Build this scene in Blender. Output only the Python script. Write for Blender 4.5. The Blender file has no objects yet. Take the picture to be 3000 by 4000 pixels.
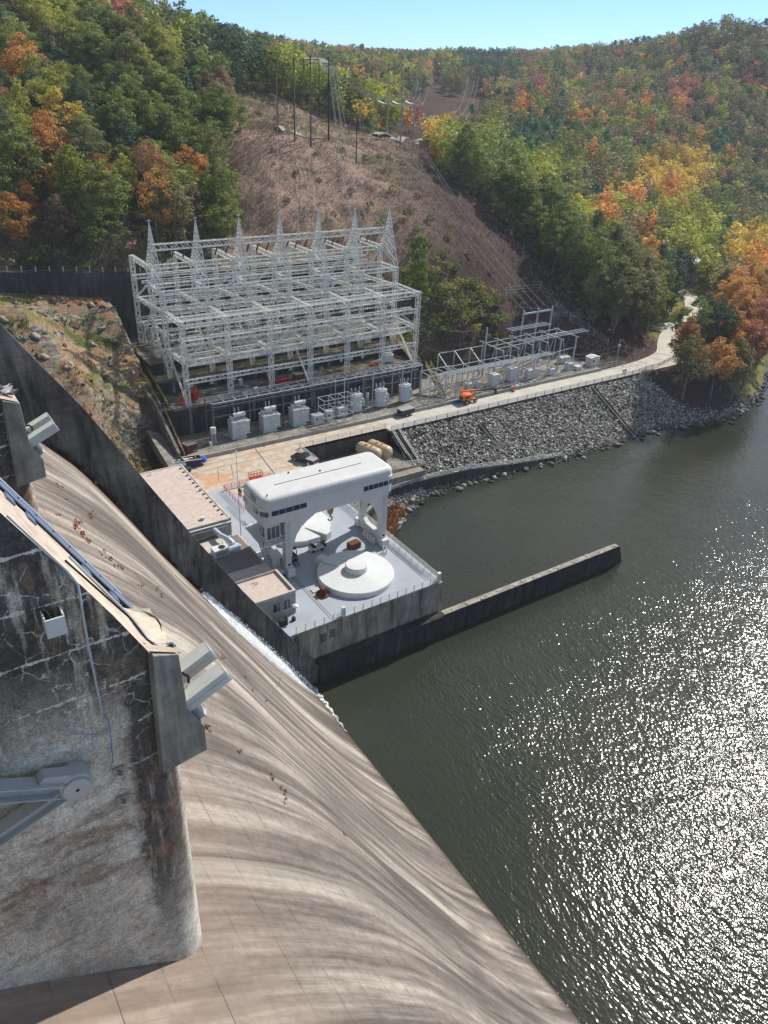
import bpy, bmesh, math, random
import numpy as np
from mathutils import Vector, Matrix
random.seed(7); RNG = np.random.default_rng(11)
SC = bpy.context.scene
COL = SC.collection
rad = math.radians
# ------------------------------------------------------------------ camera model
# world X runs downstream (along the spillway), world Y along the dam crest, Z up, z=0 is the powerhouse deck
F, CX, CY, CAMZ = 3000., 1500., 2000., 68.
def _basis():
    n = np.array([1250.-CX, 7200.-CY, F]); n /= np.linalg.norm(n)
    f = np.array([0, 0, 1.]); fw = f-n*f.dot(n); fw /= np.linalg.norm(fw)
    R = np.array([np.cross(fw, -n), fw, -n])
    a = rad(34.8); c, s = math.cos(a), math.sin(a)
    return np.array([[c, s, 0], [-s, c, 0], [0, 0, 1]]) @ R
RM = _basis()
def ray(px, py): return RM @ np.array([px-CX, py-CY, F])
def atz(px, py, z):
    d = ray(px, py); t = (z-CAMZ)/d[2]; return (d[0]*t, d[1]*t, z)
FWD0 = RM @ np.array([0, 0, 1.]); FWD0[2] = 0; FWD0 /= np.linalg.norm(FWD0)
def atd(px, py, dist):
    """point seen at a photograph pixel, dist metres away measured along the ground"""
    d = ray(px, py); t = dist/(d @ FWD0); return (d[0]*t, d[1]*t, CAMZ+d[2]*t)
def onv(px, py, v):
    d = ray(px, py); t = v/d[1]; return (d[0]*t, v, CAMZ+d[2]*t)
def onu(px, py, u):
    d = ray(px, py); t = u/d[0]; return (u, d[1]*t, CAMZ+d[2]*t)
def proj(P):
    P = np.atleast_2d(np.asarray(P, float)); c = (P-np.array([0, 0, CAMZ])) @ RM
    z = np.where(c[:, 2] > .1, c[:, 2], 1e9)
    return CX+F*c[:, 0]/z, CY+F*c[:, 1]/z, c[:, 2]
D = 3000/1659.
cam = bpy.data.cameras.new('camera'); cam.sensor_fit = 'VERTICAL'; cam.sensor_height = 36; cam.lens = 27.0
cam.clip_start = .1; cam.clip_end = 6000
co = bpy.data.objects.new('camera', cam); COL.objects.link(co)
r_, u_, f_ = RM @ np.array([1, 0, 0.]), RM @ np.array([0, -1., 0]), RM @ np.array([0, 0, 1.])
co.matrix_world = Matrix(((r_[0], u_[0], -f_[0], 0), (r_[1], u_[1], -f_[1], 0), (r_[2], u_[2], -f_[2], CAMZ), (0, 0, 0, 1)))
SC.camera = co
# ------------------------------------------------------------------ light
SUN_EL, SUN_AZ = 43., 16.
SC.view_settings.view_transform = 'Standard'; SC.view_settings.look = 'None'
SC.view_settings.exposure = 0.52; SC.view_settings.gamma = 1
W = bpy.data.worlds.new('World'); SC.world = W; W.use_nodes = True
nt = W.node_tree; nt.nodes.clear()
o = nt.nodes.new('ShaderNodeOutputWorld'); b = nt.nodes.new('ShaderNodeBackground'); s = nt.nodes.new('ShaderNodeTexSky')
s.sky_type = 'NISHITA'; s.sun_disc = False; s.sun_elevation = rad(SUN_EL); s.sun_rotation = rad(90-SUN_AZ)
s.air_density = .8; s.dust_density = .3; s.ozone_density = 1.2; s.altitude = 200
b.inputs[1].default_value = .15
mx = nt.nodes.new('ShaderNodeMix'); mx.data_type = 'RGBA'; mx.blend_type = 'MULTIPLY'; mx.inputs[0].default_value = 1; mx.inputs[7].default_value = (.62, .80, 1.0, 1)
tcw = nt.nodes.new('ShaderNodeTexCoord'); sx = nt.nodes.new('ShaderNodeSeparateXYZ'); nt.links.new(tcw.outputs['Generated'], sx.inputs[0])
rw = nt.nodes.new('ShaderNodeValToRGB'); nt.links.new(sx.outputs[2], rw.inputs[0]); e = rw.color_ramp.elements; e[0].position = 0; e[0].color = (.38, .565, .96, 1); e[1].position = .30; e[1].color = (1.22, .97, .68, 1); e2_ = e.new(.09); e2_.color = (.34, .53, 1.0, 1); nt.links.new(rw.outputs[0], mx.inputs[7])
nt.links.new(s.outputs[0], mx.inputs[6]); nt.links.new(mx.outputs[2], b.inputs[0]); nt.links.new(b.outputs[0], o.inputs[0])
sl = bpy.data.lights.new('sun', 'SUN'); sl.energy = 4.2; sl.angle = rad(.5); sl.color = (1, .955, .88)
so = bpy.data.objects.new('sun', sl); COL.objects.link(so)
sd = Vector((math.cos(rad(SUN_EL))*math.cos(rad(SUN_AZ)), math.cos(rad(SUN_EL))*math.sin(rad(SUN_AZ)), math.sin(rad(SUN_EL))))
so.rotation_euler = sd.to_track_quat('Z', 'Y').to_euler(); so.location = (60, 60, 150)
# ------------------------------------------------------------------ material helpers
class NT:
    def __init__(s, name, rough=.8, spec=.3, metal=0):
        s.m = bpy.data.materials.new(name); s.m.use_nodes = True; s.t = s.m.node_tree
        s.b = s.t.nodes['Principled BSDF']; s.b.inputs['Roughness'].default_value = rough
        s.b.inputs['Specular IOR Level'].default_value = spec; s.b.inputs['Metallic'].default_value = metal
        s.tc = s.t.nodes.new('ShaderNodeTexCoord'); s.geo = s.t.nodes.new('ShaderNodeNewGeometry')
        s.pos = s.geo.outputs['Position']
    def n(s, typ, **k):
        x = s.t.nodes.new(typ)
        for a, v in k.items(): setattr(x, a, v)
        return x
    def lk(s, a, b): s.t.links.new(a, b)
    def sc(s, vec, xyz, rot=None):
        x = s.n('ShaderNodeMapping'); x.inputs['Scale'].default_value = xyz
        if rot: x.inputs['Rotation'].default_value = rot
        s.lk(vec, x.inputs[0]); return x.outputs[0]
    def noise(s, scale, detail=4, vec=None, rough=.55, dist=0, col=False):
        x = s.n('ShaderNodeTexNoise'); x.inputs['Scale'].default_value = scale; x.inputs['Detail'].default_value = detail
        x.inputs['Roughness'].default_value = rough; x.inputs['Distortion'].default_value = dist
        s.lk(vec if vec is not None else s.pos, x.inputs['Vector']); return x.outputs[1 if col else 0]
    def voro(s, scale, vec=None, feature='F1', out=0, rnd=1):
        x = s.n('ShaderNodeTexVoronoi', feature=feature); x.inputs['Scale'].default_value = scale
        x.inputs['Randomness'].default_value = rnd
        s.lk(vec if vec is not None else s.pos, x.inputs['Vector']); return x.outputs[out]
    def ramp(s, fac, stops, interp='LINEAR'):
        x = s.n('ShaderNodeValToRGB'); x.color_ramp.interpolation = interp; e = x.color_ramp.elements
        while len(e) < len(stops): e.new(.5)
        for i, (p, c) in enumerate(stops):
            e[i].position = p; c = (c, c, c) if isinstance(c, (int, float)) else c; e[i].color = (*c, 1)
        s.lk(fac, x.inputs[0]); return x.outputs[0]
    def mix(s, fac, a, b, mode='MIX'):
        x = s.n('ShaderNodeMix', data_type='RGBA', blend_type=mode)
        for sock, v in ((x.inputs[0], fac), (x.inputs[6], a), (x.inputs[7], b)):
            if isinstance(v, (int, float)): sock.default_value = v
            elif isinstance(v, tuple): sock.default_value = (*v, 1)
            else: s.lk(v, sock)
        return x.outputs[2]
    def math(s, op, a, b=None, clamp=False):
        x = s.n('ShaderNodeMath', operation=op, use_clamp=clamp)
        for i, v in enumerate((a, b)):
            if v is None: continue
            if isinstance(v, (int, float)): x.inputs[i].default_value = v
            else: s.lk(v, x.inputs[i])
        return x.outputs[0]
    def sep(s, vec=None):
        x = s.n('ShaderNodeSeparateXYZ'); s.lk(vec if vec is not None else s.pos, x.inputs[0]); return x.outputs
    def comb(s, a, b, c):
        x = s.n('ShaderNodeCombineXYZ')
        for i, v in enumerate((a, b, c)):
            if isinstance(v, (int, float)): x.inputs[i].default_value = v
            else: s.lk(v, x.inputs[i])
        return x.outputs[0]
    def col(s, c):
        if isinstance(c, tuple): s.b.inputs['Base Color'].default_value = (*c, 1)
        else: s.lk(c, s.b.inputs['Base Color'])
        return s
    def bump(s, h, strength=.5, dist=.1):
        x = s.n('ShaderNodeBump'); x.inputs['Strength'].default_value = strength; x.inputs['Distance'].default_value = dist
        s.lk(h, x.inputs['Height']); s.lk(x.outputs[0], s.b.inputs['Normal']); return s
def paint(name, c, rough=.5, spec=.4, metal=0, wear=.25, scale=1.3):
    k = NT(name, rough, spec, metal)
    f = k.ramp(k.noise(scale, 6), [(.3, 0.), (.72, 1.)])
    f2 = k.ramp(k.noise(scale*9, 4), [(.35, 0.), (.7, 1.)])
    c2 = tuple(x*(1-wear) for x in c)
    k.col(k.mix(k.math('MULTIPLY', f2, .35), k.mix(f, c2, c), tuple(x*(1-wear*.8) for x in c))); return k.m
M = {}
def concrete(name, light, dark, stain=.5, sc=.25, blk=(.035, .034, .032), lines=None, rough=.9, thr=.0):
    """weathered concrete: blotches, vertical runs, form lines"""
    k = NT(name, rough, .2)
    p = k.pos
    big = k.ramp(k.noise(sc, 6, rough=.65), [(.35, 0.), (.65, 1.)])
    run = k.ramp(k.noise(1, 7, k.sc(p, (.9, .9, .13)), rough=.7, dist=.3), [(.42-thr, 0.), (.62-thr, 1.)])
    fine = k.noise(9, 5, rough=.7)
    c = k.mix(big, dark, light)
    c = k.mix(k.math('MULTIPLY', run, stain), c, blk)
    c = k.mix(.35, c, k.mix(fine, (.02, .02, .02), (1., 1., 1.)), 'OVERLAY')
    if lines:
        z = k.sep()[2]
        m = k.math('FRACT', k.math('DIVIDE', k.math('ADD', z, 100.), lines))
        l = k.math('LESS_THAN', m, .03/lines*1.6)
        c = k.mix(k.math('MULTIPLY', l, .65), c, (.03, .03, .03))
    k.col(c).bump(fine, .35, .03)
    return k.m
M['wall_black'] = concrete('concrete_black_streaked', (.22, .21, .195), (.07, .067, .062), .85, .12, (.022, .022, .022), 1.5, thr=.0)
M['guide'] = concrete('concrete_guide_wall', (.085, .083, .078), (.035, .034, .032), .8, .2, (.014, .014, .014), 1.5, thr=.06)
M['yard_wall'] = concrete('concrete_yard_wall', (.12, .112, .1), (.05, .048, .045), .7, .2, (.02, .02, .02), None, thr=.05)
M['powerwall'] = concrete('concrete_powerhouse_wall', (.42, .38, .32), (.25, .235, .20), .75, .25, (.06, .055, .05), None, thr=.02)
M['conc'] = concrete('concrete_plain', (.42, .40, .36), (.3, .29, .26), .35, .3, (.16, .15, .14))
M['conc_light'] = concrete('concrete_light', (.55, .5, .44), (.4, .37, .32), .12, .5, (.2, .17, .14))
M['terrace'] = concrete('terrace_floor', (.30, .27, .22), (.14, .13, .115), .2, .35, (.07, .06, .06))
M['steel_lat'] = paint('galvanised_lattice', (.74, .74, .70), .6, .3, 0, .12)
M['steel_tube'] = paint('galvanised_tube', (.46, .50, .53), .5, .4, 0, .2)
M['steel_dark'] = paint('weathered_steel', (.16, .16, .16), .6, .3, .2, .3)
k = NT('white_paint', .5, .4); c = k.mix(k.ramp(k.noise(.5, 6, rough=.65), [(.35, 0.), (.7, 1.)]), (.57, .575, .565), (.50, .505, .50)); c = k.mix(k.ramp(k.noise(1, 6, k.sc(k.pos, (3.5, 3.5, .22)), rough=.7), [(.60, 0.), (.74, .4)]), c, (.30, .28, .25)); c = k.mix(k.ramp(k.noise(7, 4), [(.66, 0.), (.74, .35)]), c, (.25, .2, .16)); k.col(c); M['white'] = k.m
M['white_dirty'] = paint('grey_white_paint', (.62, .63, .62), .5, .4, 0, .15)
M['xf_white'] = paint('transformer_paint', (.56, .58, .59), .45, .4, 0, .12)
M['insul'] = paint('brown_porcelain', (.045, .025, .02), .2, .6)
M['rail'] = paint('rail_paint', (.60, .62, .62), .5, .4)
M['yellow'] = paint('yellow_rail', (.48, .33, .08), .6, .3)
M['red'] = paint('red_paint', (.50, .045, .03), .45, .4)
M['rust'] = paint('rust', (.17, .06, .035), .9, .2, 0, .5, 3)
M['orange'] = paint('orange_paint', (.75, .17, .03), .45, .4)
M['blue_tarp'] = paint('blue_tarp', (.03, .12, .6), .6, .3)
M['blue_dark'] = paint('dark_blue_paint', (.025, .025, .13), .5, .3)
M['black'] = paint('black_rubber', (.015, .015, .016), .6, .3)
M['car_black'] = paint('black_car_paint', (.012, .013, .015), .22, .6, 0, .1)
M['tan'] = paint('tan_tank', (.55, .42, .27), .45, .4)
M['bluegrey'] = paint('sky_tinted_steel', (.17, .215, .31), .4, .5, .2, .15)  # grey steel with the sky's blue reflection mixed into the colour
M['gategrey'] = paint('grey_gate_paint', (.46, .48, .49), .45, .4, .1, .2)
M['wood_pole'] = paint('weathered_pole', (.05, .043, .037), .8, .2, 0, .35, 3)
M['pale_pole'] = paint('pale_pole', (.36, .36, .36), .7, .2, 0, .2, 3)
M['wire'] = paint('conductor', (.26, .26, .26), .8, .2, 0)
M['duct'] = paint('silver_duct', (.62, .66, .74), .35, .5, .4, .1)
k = NT('dark_window_glass', .08, .8); k.col((.012, .035, .065)); M['glass'] = k.m
# ------------------------------------------------------------------ mesh builder
class MB:
    def __init__(s): s.v = []; s.f = []
    def add(s, vs, fs):
        o = len(s.v); s.v += [tuple(map(float, p)) for p in vs]; s.f += [tuple(i+o for i in f) for f in fs]; return s
    def box(s, a, b):
        x0, x1 = sorted((a[0], b[0])); y0, y1 = sorted((a[1], b[1])); z0, z1 = sorted((a[2], b[2]))
        return s.add([(x0, y0, z0), (x1, y0, z0), (x1, y1, z0), (x0, y1, z0), (x0, y0, z1), (x1, y0, z1), (x1, y1, z1), (x0, y1, z1)],
                     [(0, 3, 2, 1), (4, 5, 6, 7), (0, 1, 5, 4), (1, 2, 6, 5), (2, 3, 7, 6), (3, 0, 4, 7)])
    def cbox(s, c, d, rz=0):
        hx, hy, hz = d[0]/2, d[1]/2, d[2]/2; ca, sa = math.cos(rz), math.sin(rz)
        vs = [(c[0]+x*ca-y*sa, c[1]+x*sa+y*ca, c[2]+z) for z in (-hz, hz) for x, y in ((-hx, -hy), (hx, -hy), (hx, hy), (-hx, hy))]
        return s.add(vs, [(0, 3, 2, 1), (4, 5, 6, 7), (0, 1, 5, 4), (1, 2, 6, 5), (2, 3, 7, 6), (3, 0, 4, 7)])
    def bar(s, a, b, w, h=None, n=4, w2=None):
        a = Vector(a); b = Vector(b); d = b-a
        if d.length < 1e-6: return s
        d.normalize(); up = Vector((0, 0, 1)) if abs(d.z) < .95 else Vector((1, 0, 0))
        x = d.cross(up).normalized(); y = x.cross(d)
        h = w if h is None else h; w2 = w if w2 is None else w2
        vs = []
        for p, q in ((a, 1), (b, w2/w)):
            for i in range(n):
                t = 2*math.pi*(i+.5)/n; kf = 1/math.cos(math.pi/n)/2
                vs.append(p+x*math.cos(t)*w*kf*q+y*math.sin(t)*h*kf*q)
        fs = [(i, (i+1) % n, n+(i+1) % n, n+i) for i in range(n)]+[tuple(range(n-1, -1, -1)), tuple(range(n, 2*n))]
        return s.add(vs, fs)
    def path(s, pts, w, n=5):
        for a, b in zip(pts, pts[1:]): s.bar(a, b, w, n=n)
        return s
    def lathe(s, c, prof, n=24, axis='z'):
        vs = []
        for r, z in prof:
            for i in range(n):
                t = 2*math.pi*i/n; p = (r*math.cos(t), r*math.sin(t), z)
                if axis == 'x': p = (p[2], p[0], p[1])
                if axis == 'y': p = (p[1], p[2], p[0])
                vs.append((c[0]+p[0], c[1]+p[1], c[2]+p[2]))
        m = len(prof); fs = [(j*n+i, j*n+(i+1) % n, (j+1)*n+(i+1) % n, (j+1)*n+i) for j in range(m-1) for i in range(n)]
        fs += [tuple(range(n-1, -1, -1)), tuple(range((m-1)*n, m*n))]
        return s.add(vs, fs)
    def cyl(s, c, r, h, n=16, axis='z', r2=None):
        return s.lathe(c, [(r, 0), (r if r2 is None else r2, h)], n, axis)
    def islands(s):
        """one builder for each separate piece"""
        par = list(range(len(s.v)))
        def fd(i):
            while par[i] != i: par[i] = par[par[i]]; i = par[i]
            return i
        for f in s.f:
            for a in f[1:]: par[fd(a)] = fd(f[0])
        g = {}
        for f in s.f: g.setdefault(fd(f[0]), []).append(f)
        for fs in g.values():
            ids = sorted({i for f in fs for i in f}); mp = {a: j for j, a in enumerate(ids)}; m = MB(); m.v = [s.v[i] for i in ids]; m.f = [tuple(mp[i] for i in f) for f in fs]; yield m
    def each(s, name, mat, parent): return [m.build(name, mat, parent) for m in s.islands()]
    def prism(s, poly, a, b, axis='y'):
        """poly: list of 2D points; extruded from a to b along axis"""
        n = len(poly)
        def P(q, t): return {'y': (q[0], t, q[1]), 'x': (t, q[0], q[1]), 'z': (q[0], q[1], t)}[axis]
        vs = [P(q, a) for q in poly]+[P(q, b) for q in poly]
        return s.add(vs, [tuple(range(n)), tuple(range(2*n-1, n-1, -1))]+[(i, n+i, n+(i+1) % n, (i+1) % n) for i in range(n)])
    def truss(s, a, b, w, h, t=.09, bay=None, up=None):
        """square lattice girder between a and b"""
        a = Vector(a); b = Vector(b); d = b-a; L = d.length; d.normalize()
        u = Vector(up) if up else (Vector((0, 0, 1)) if abs(d.z) < .9 else Vector((0, 1, 0)))
        x = d.cross(u).normalized(); y = x.cross(d)
        q = [(-w/2, -h/2), (w/2, -h/2), (w/2, h/2), (-w/2, h/2)]
        C = [x*i+y*j for i, j in q]
        for c in C: s.bar(a+c, b+c, t)
        bay = bay or max(w, h)*1.1; n = max(2, int(round(L/bay)))
        for f in range(4):
            c0, c1 = C[f], C[(f+1) % 4]
            for i in range(n):
                p = a+d*(L*i/n); r = a+d*(L*(i+1)/n)
                if i % 2: s.bar(p+c0, r+c1, t*.62, n=3)
                else: s.bar(p+c1, r+c0, t*.62, n=3)
        for e in (a, b):
            for f in range(4): s.bar(e+C[f], e+C[(f+1) % 4], t*.8)
        return s
    def build(s, name, mat, parent=None, smooth=False, bevel=0, fix=False):
        me = bpy.data.meshes.new(name); me.from_pydata(s.v, [], s.f); me.update()
        if fix:
            bm = bmesh.new(); bm.from_mesh(me); bmesh.ops.recalc_face_normals(bm, faces=bm.faces); bm.to_mesh(me); bm.free()
        me.materials.append(mat)
        if smooth:
            for p in me.polygons: p.use_smooth = True
        ob = bpy.data.objects.new(name, me); COL.objects.link(ob)
        if parent is not None: ob.parent = parent; ob.matrix_parent_inverse = Matrix.Translation(-Vector(parent.location)) if parent.rotation_euler.z == 0 else parent.matrix_basis.inverted()
        if bevel:
            md = ob.modifiers.new('bevel', 'BEVEL'); md.width = bevel; md.segments = 2; md.limit_method = 'ANGLE'
        return ob
def tag(o, label=None, cat=None, group=None, kind=None):
    for k, v in (('label', label), ('category', cat), ('group', group), ('kind', kind)):
        if v: o[k] = v
    return o
def thing(name, label, cat, loc=(0, 0, 0), group=None):
    o = bpy.data.objects.new(name, None); COL.objects.link(o); o.location = loc; o.empty_display_size = .3
    return tag(o, label, cat, group)
def dup(root, loc, rz=0, label=None, scale=None):
    """copy of a thing whose parts were built round its own origin"""
    def cp(o, par):
        c = o.copy(); COL.objects.link(c)
        if par is not None: c.parent = par; c.matrix_parent_inverse = o.matrix_parent_inverse.copy()
        for ch in kids.get(o, []): cp(ch, c)
        return c
    kids = {}
    def walk(o):
        kids[o] = list(o.children)
        for ch in o.children: walk(ch)
    walk(root)
    r = cp(root, None); r.location = loc; r.rotation_euler = (0, 0, rz)
    if label: r['label'] = label
    if scale: r.scale = scale
    return r
def np_mesh(name, V_, Fq, mat, n=4, cols=None, smooth=False):
    me = bpy.data.meshes.new(name); nf = len(Fq)
    me.vertices.add(len(V_)); me.vertices.foreach_set('co', np.asarray(V_, np.float32).ravel())
    me.loops.add(nf*n); me.loops.foreach_set('vertex_index', np.asarray(Fq, np.int32).ravel())
    me.polygons.add(nf); me.polygons.foreach_set('loop_start', np.arange(0, nf*n, n, dtype=np.int32))
    me.polygons.foreach_set('loop_total', np.full(nf, n, np.int32))
    if smooth: me.polygons.foreach_set('use_smooth', np.ones(nf, bool))
    me.update(calc_edges=True)
    if cols is not None:
        a = me.color_attributes.new('tint', 'FLOAT_COLOR', 'POINT')
        a.data.foreach_set('color', np.hstack([cols, np.ones((len(cols), 1))]).astype(np.float32).ravel())
    if mat: me.materials.append(mat)
    ob = bpy.data.objects.new(name, me); COL.objects.link(ob); return ob
# ------------------------------------------------------------------ terrain
WZ = -9.5
CP = []
def cpd(x, y, dist, sub=0, dz=0): p = atd(x*D, y*D, dist); CP.append((p[0], p[1], p[2]-sub+dz))
# bare hill behind the yard
for a in [(600, 290, 250), (560, 212, 285), (640, 225, 292), (700, 262, 290), (760, 297, 288), (660, 315, 248), (830, 335, 272),
          (850, 400, 243), (900, 470, 222), (1000, 560, 218), (1100, 640, 212), (1200, 690, 208), (1290, 738, 214), (1000, 640, 200),
          (1100, 560, 232), (1000, 470, 242), (950, 400, 256), (880, 350, 266), (1200, 640, 226), (900, 590, 201), (960, 700, 186),
          (560, 330, 228), (520, 420, 214), (700, 420, 227), (780, 380, 238), (620, 470, 209), (870, 290, 330)]: cpd(*a)
CP += [(50, 177, 24.5), (70, 177, 25), (90, 177, 25), (104, 177, 24), (112, 170, 19), (113, 158, 11), (112, 148, 5.5), (122, 152, 3), (135, 153, 2.5), (150, 154, 3),
       (110, 128, -.4), (130, 128, -.4), (150, 128, -.4), (165, 129, -.4), (184, 128, -.4), (199, 134, -.4), (227, 148, -.4), (250, 169, -.4), (178, 138, .5), (196, 143, .3), (240, 140, -1), (270, 180, 0),
       (120, 146, -.4), (140, 146, -.4), (157, 147, -.4), (190, 150, 3.5), (215, 165, 3)]
# forest slopes (canopy pixel, minus tree height)
for a in [(950, 255, 330, 19), (1050, 250, 330, 19), (1150, 300, 340, 18), (1300, 450, 300, 18), (1450, 480, 330, 15), (1600, 450, 380, 15),
          (1450, 340, 450, 15), (1400, 250, 550, 15), (1550, 200, 600, 15), (1300, 150, 750, 15), (1450, 90, 750, 15), (1580, 28, 750, 15),
          (1659, 50, 750, 15), (1100, 118, 850, 15), (930, 108, 850, 15), (750, 105, 800, 15), (650, 88, 700, 15), (560, 75, 500, 15),
          (1000, 170, 700, 15), (800, 190, 500, 15), (1000, 240, 500, 0), (880, 285, 450, 0), (930, 205, 560, 0), (700, 205, 420, 15), (1220, 360, 330, 18),
          (1200, 250, 480, 15), (1659, 300, 550, 15), (1659, 180, 650, 15), (1150, 400, 262, 17)]: cpd(*a)
# left hill
for a in [(560, 95, 330, 14), (500, 60, 330, 14), (450, 330, 232, 14), (300, 350, 190, 13), (300, 200, 222, 14), (300, 80, 262, 14), (300, 0, 292, 14),
          (0, 350, 176, 13), (0, 200, 206, 14), (0, 80, 242, 14), (0, 0, 272, 12), (430, 200, 262, 14), (150, 280, 190, 14), (420, 450, 205, 13)]: cpd(*a)
CP += [(24, 178, 27), (0, 178, 30), (-25, 176, 35), (-60, 176, 42), (-150, 190, 60), (-120, 260, 85), (-60, 280, 90), (0, 330, 105), (-150, 400, 120), (60, 420, 95),
       (42, 174, 18.5), (24, 174, 23), (44, 160, 11.5), (42.5, 150, 8.5), (40.5, 140, 3.5), (37.5, 133, 0), (35, 127, 1.5), (25, 160, 26), (25, 140, 22.5), (25, 120, 19),
       (14, 120, 31), (12, 95, 36), (16, 85, 31.5), (10, 140, 34), (5, 100, 42), (-10, 120, 44), (10, 165, 31), (-30, 100, 50),
       (1100, 300, 30), (1300, 900, 120), (500, 150, -3), (700, 200, 5), (400, 250, -1), (300, 170, -2), (300, 1200, 45), (900, 1200, 60), (0, 1200, 60), (-300, 900, 100), (600, 1300, 45), (1300,1300,60), (-300, 300, 110)]
CP = np.array(CP)
_X = CP[:, :2]/100
_K = np.linalg.norm(_X[:, None]-_X[None], axis=2)
_n = len(CP); _A = np.zeros((_n+3, _n+3)); _A[:_n, :_n] = _K-np.eye(_n)*.03; _A[:_n, _n] = 1; _A[:_n, _n+1:] = _X; _A[_n, :_n] = 1; _A[_n+1:, :_n] = _X.T
_w = np.linalg.solve(_A, np.r_[CP[:, 2], 0, 0, 0])
def rbf(P):
    P = np.asarray(P)/100; out = np.zeros(len(P))
    for i in range(0, len(P), 20000):
        q = P[i:i+20000]; out[i:i+20000] = np.linalg.norm(q[:, None]-_X[None], axis=2) @ _w[:_n]+_w[_n]+q @ _w[_n+1:]
    return out
def sstep(x, a, b): t = np.clip((x-a)/(b-a), 0, 1); return t*t*(3-2*t)
def vnoise(P, s, seed=0):
    """cheap smooth value noise"""
    x = P[:, 0]/s+seed*17.3; y = P[:, 1]/s+seed*9.1; xi = np.floor(x); yi = np.floor(y); fx = x-xi; fy = y-yi
    def h(a, b): t = np.sin(a*127.1+b*311.7+seed*74.7)*43758.5453; return t-np.floor(t)
    fx = fx*fx*(3-2*fx); fy = fy*fy*(3-2*fy)
    return (h(xi, yi)*(1-fx)+h(xi+1, yi)*fx)*(1-fy)+(h(xi, yi+1)*(1-fx)+h(xi+1, yi+1)*fx)*fy-.5
SHORE = np.array([(-400, 60), (30, 95), (63, 99), (72, 104), (80, 111), (99, 112), (126, 110.3), (147, 110.6), (164, 111.5), (174, 108), (187, 106.5), (202, 110.5), (219, 118), (240, 130), (300, 150), (500, 130), (1500, 100)], float)
def shore_d(P):
    best = np.full(len(P), 1e9); 
    yy = np.interp(P[:, 0], SHORE[:, 0], SHORE[:, 1])
    for a, b in zip(SHORE[:-1], SHORE[1:]):
        d = b-a; t = np.clip(((P-a) @ d)/(d @ d), 0, 1); best = np.minimum(best, np.linalg.norm(P-a-t[:, None]*d, axis=1))
    return np.where(P[:, 1] > yy, best, -best)
def site_w(P):
    u, v = P[:, 0], P[:, 1]
    def rect(a, b, c, d, m): return sstep(u, a-m, a)*(1-sstep(u, b, b+m))*sstep(v, c-m, c)*(1-sstep(v, d, d+m))
    return rect(104, 160, 112, 149, 4)
ROADC = np.array([(40, 129), (165, 129), (178, 130), (189, 132), (198, 138.5), (208, 146), (223, 151), (240, 162), (256, 178), (262, 200)], float)
def road_d(P):
    best = np.full(len(P), 1e9)
    for a, b in zip(ROADC[:-1], ROADC[1:]):
        d = b-a; t = np.clip(((P-a) @ d)/(d @ d), 0, 1); best = np.minimum(best, np.linalg.norm(P-a-t[:, None]*d, axis=1))
    return best
def height(P, rough=True):
    P = np.asarray(P, float); h = rbf(P); u, v = P[:, 0], P[:, 1]
    if rough:
        far = sstep(np.hypot(u, v), 150, 400)
        rdg = 1-np.abs(vnoise(P, 16, 7)*2)*2; h = h+vnoise(P, 9, 1)*2.0+vnoise(P, 3.7, 2)*1.1+vnoise(P, 1.9, 4)*.55*(1-far)+vnoise(P, 45, 3)*5*far-np.clip(rdg-.55, 0, 1)*2.2*(1-far)*sstep(v, 178, 186)
    w = site_w(P); h = h*(1-w)+(-.35)*w
    rd = sstep(road_d(P), 5, 14); h = h*rd+(-.3)*(1-rd)
    d = shore_d(P); cap = np.where(u < 92, WZ+.55*d, WZ+.62*d); cap = np.where(d < 0, WZ+.8*d, cap)
    h = np.minimum(h, np.maximum(cap-.35, -16))
    ins = (u > 45.5) & (u < 109.6) & (v < 175.4) & (v > 112); h = np.where(ins, np.minimum(h, -5), h)
    ins = (u > 38) & (u < 66) & (v < 142); h = np.where(ins, -14, h)
    ins = (u > 19) & (u < 42) & (v < 124.5); h = np.where(ins, -3, h)
    h = np.where((v < 75.2) & (u > -60), -20, h)
    # the black terrace wall keeps the hill back from the rock cut
    step = (u < 48) & (v < 175.6) & (v > 160); zc_ = np.interp(u, [-60, 24, 34, 44.5, 45.5, 48], [38, 24.4, 22.9, 21.5, 15.5, 10]); wv = sstep(v, 160, 172); h = np.where(step, h*(1-wv)+np.minimum(h+8, zc_)*wv, h)
    return h
def hz(u, v): return float(height(np.array([[u, v]]))[0])
def spaced(vals, d0, grow, end):
    out = [vals]; d = d0
    while abs(out[-1]-vals) < abs(end-vals): out.append(out[-1]+(d if end > vals else -d)); d *= grow
    return out
us = sorted(set(np.arange(-30, 215, 1.7)) | set(spaced(215, 1.7, 1.035, 1500)) | set(spaced(-30, 1.7, 1.06, -400)))
vs = sorted(set(np.arange(75, 255, 1.7)) | set(spaced(255, 1.7, 1.03, 1300)) | set(spaced(75, 1.7, 1.25, -300)))
GU, GV = np.meshgrid(us, vs); GP = np.stack([GU.ravel(), GV.ravel()], 1)
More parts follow.
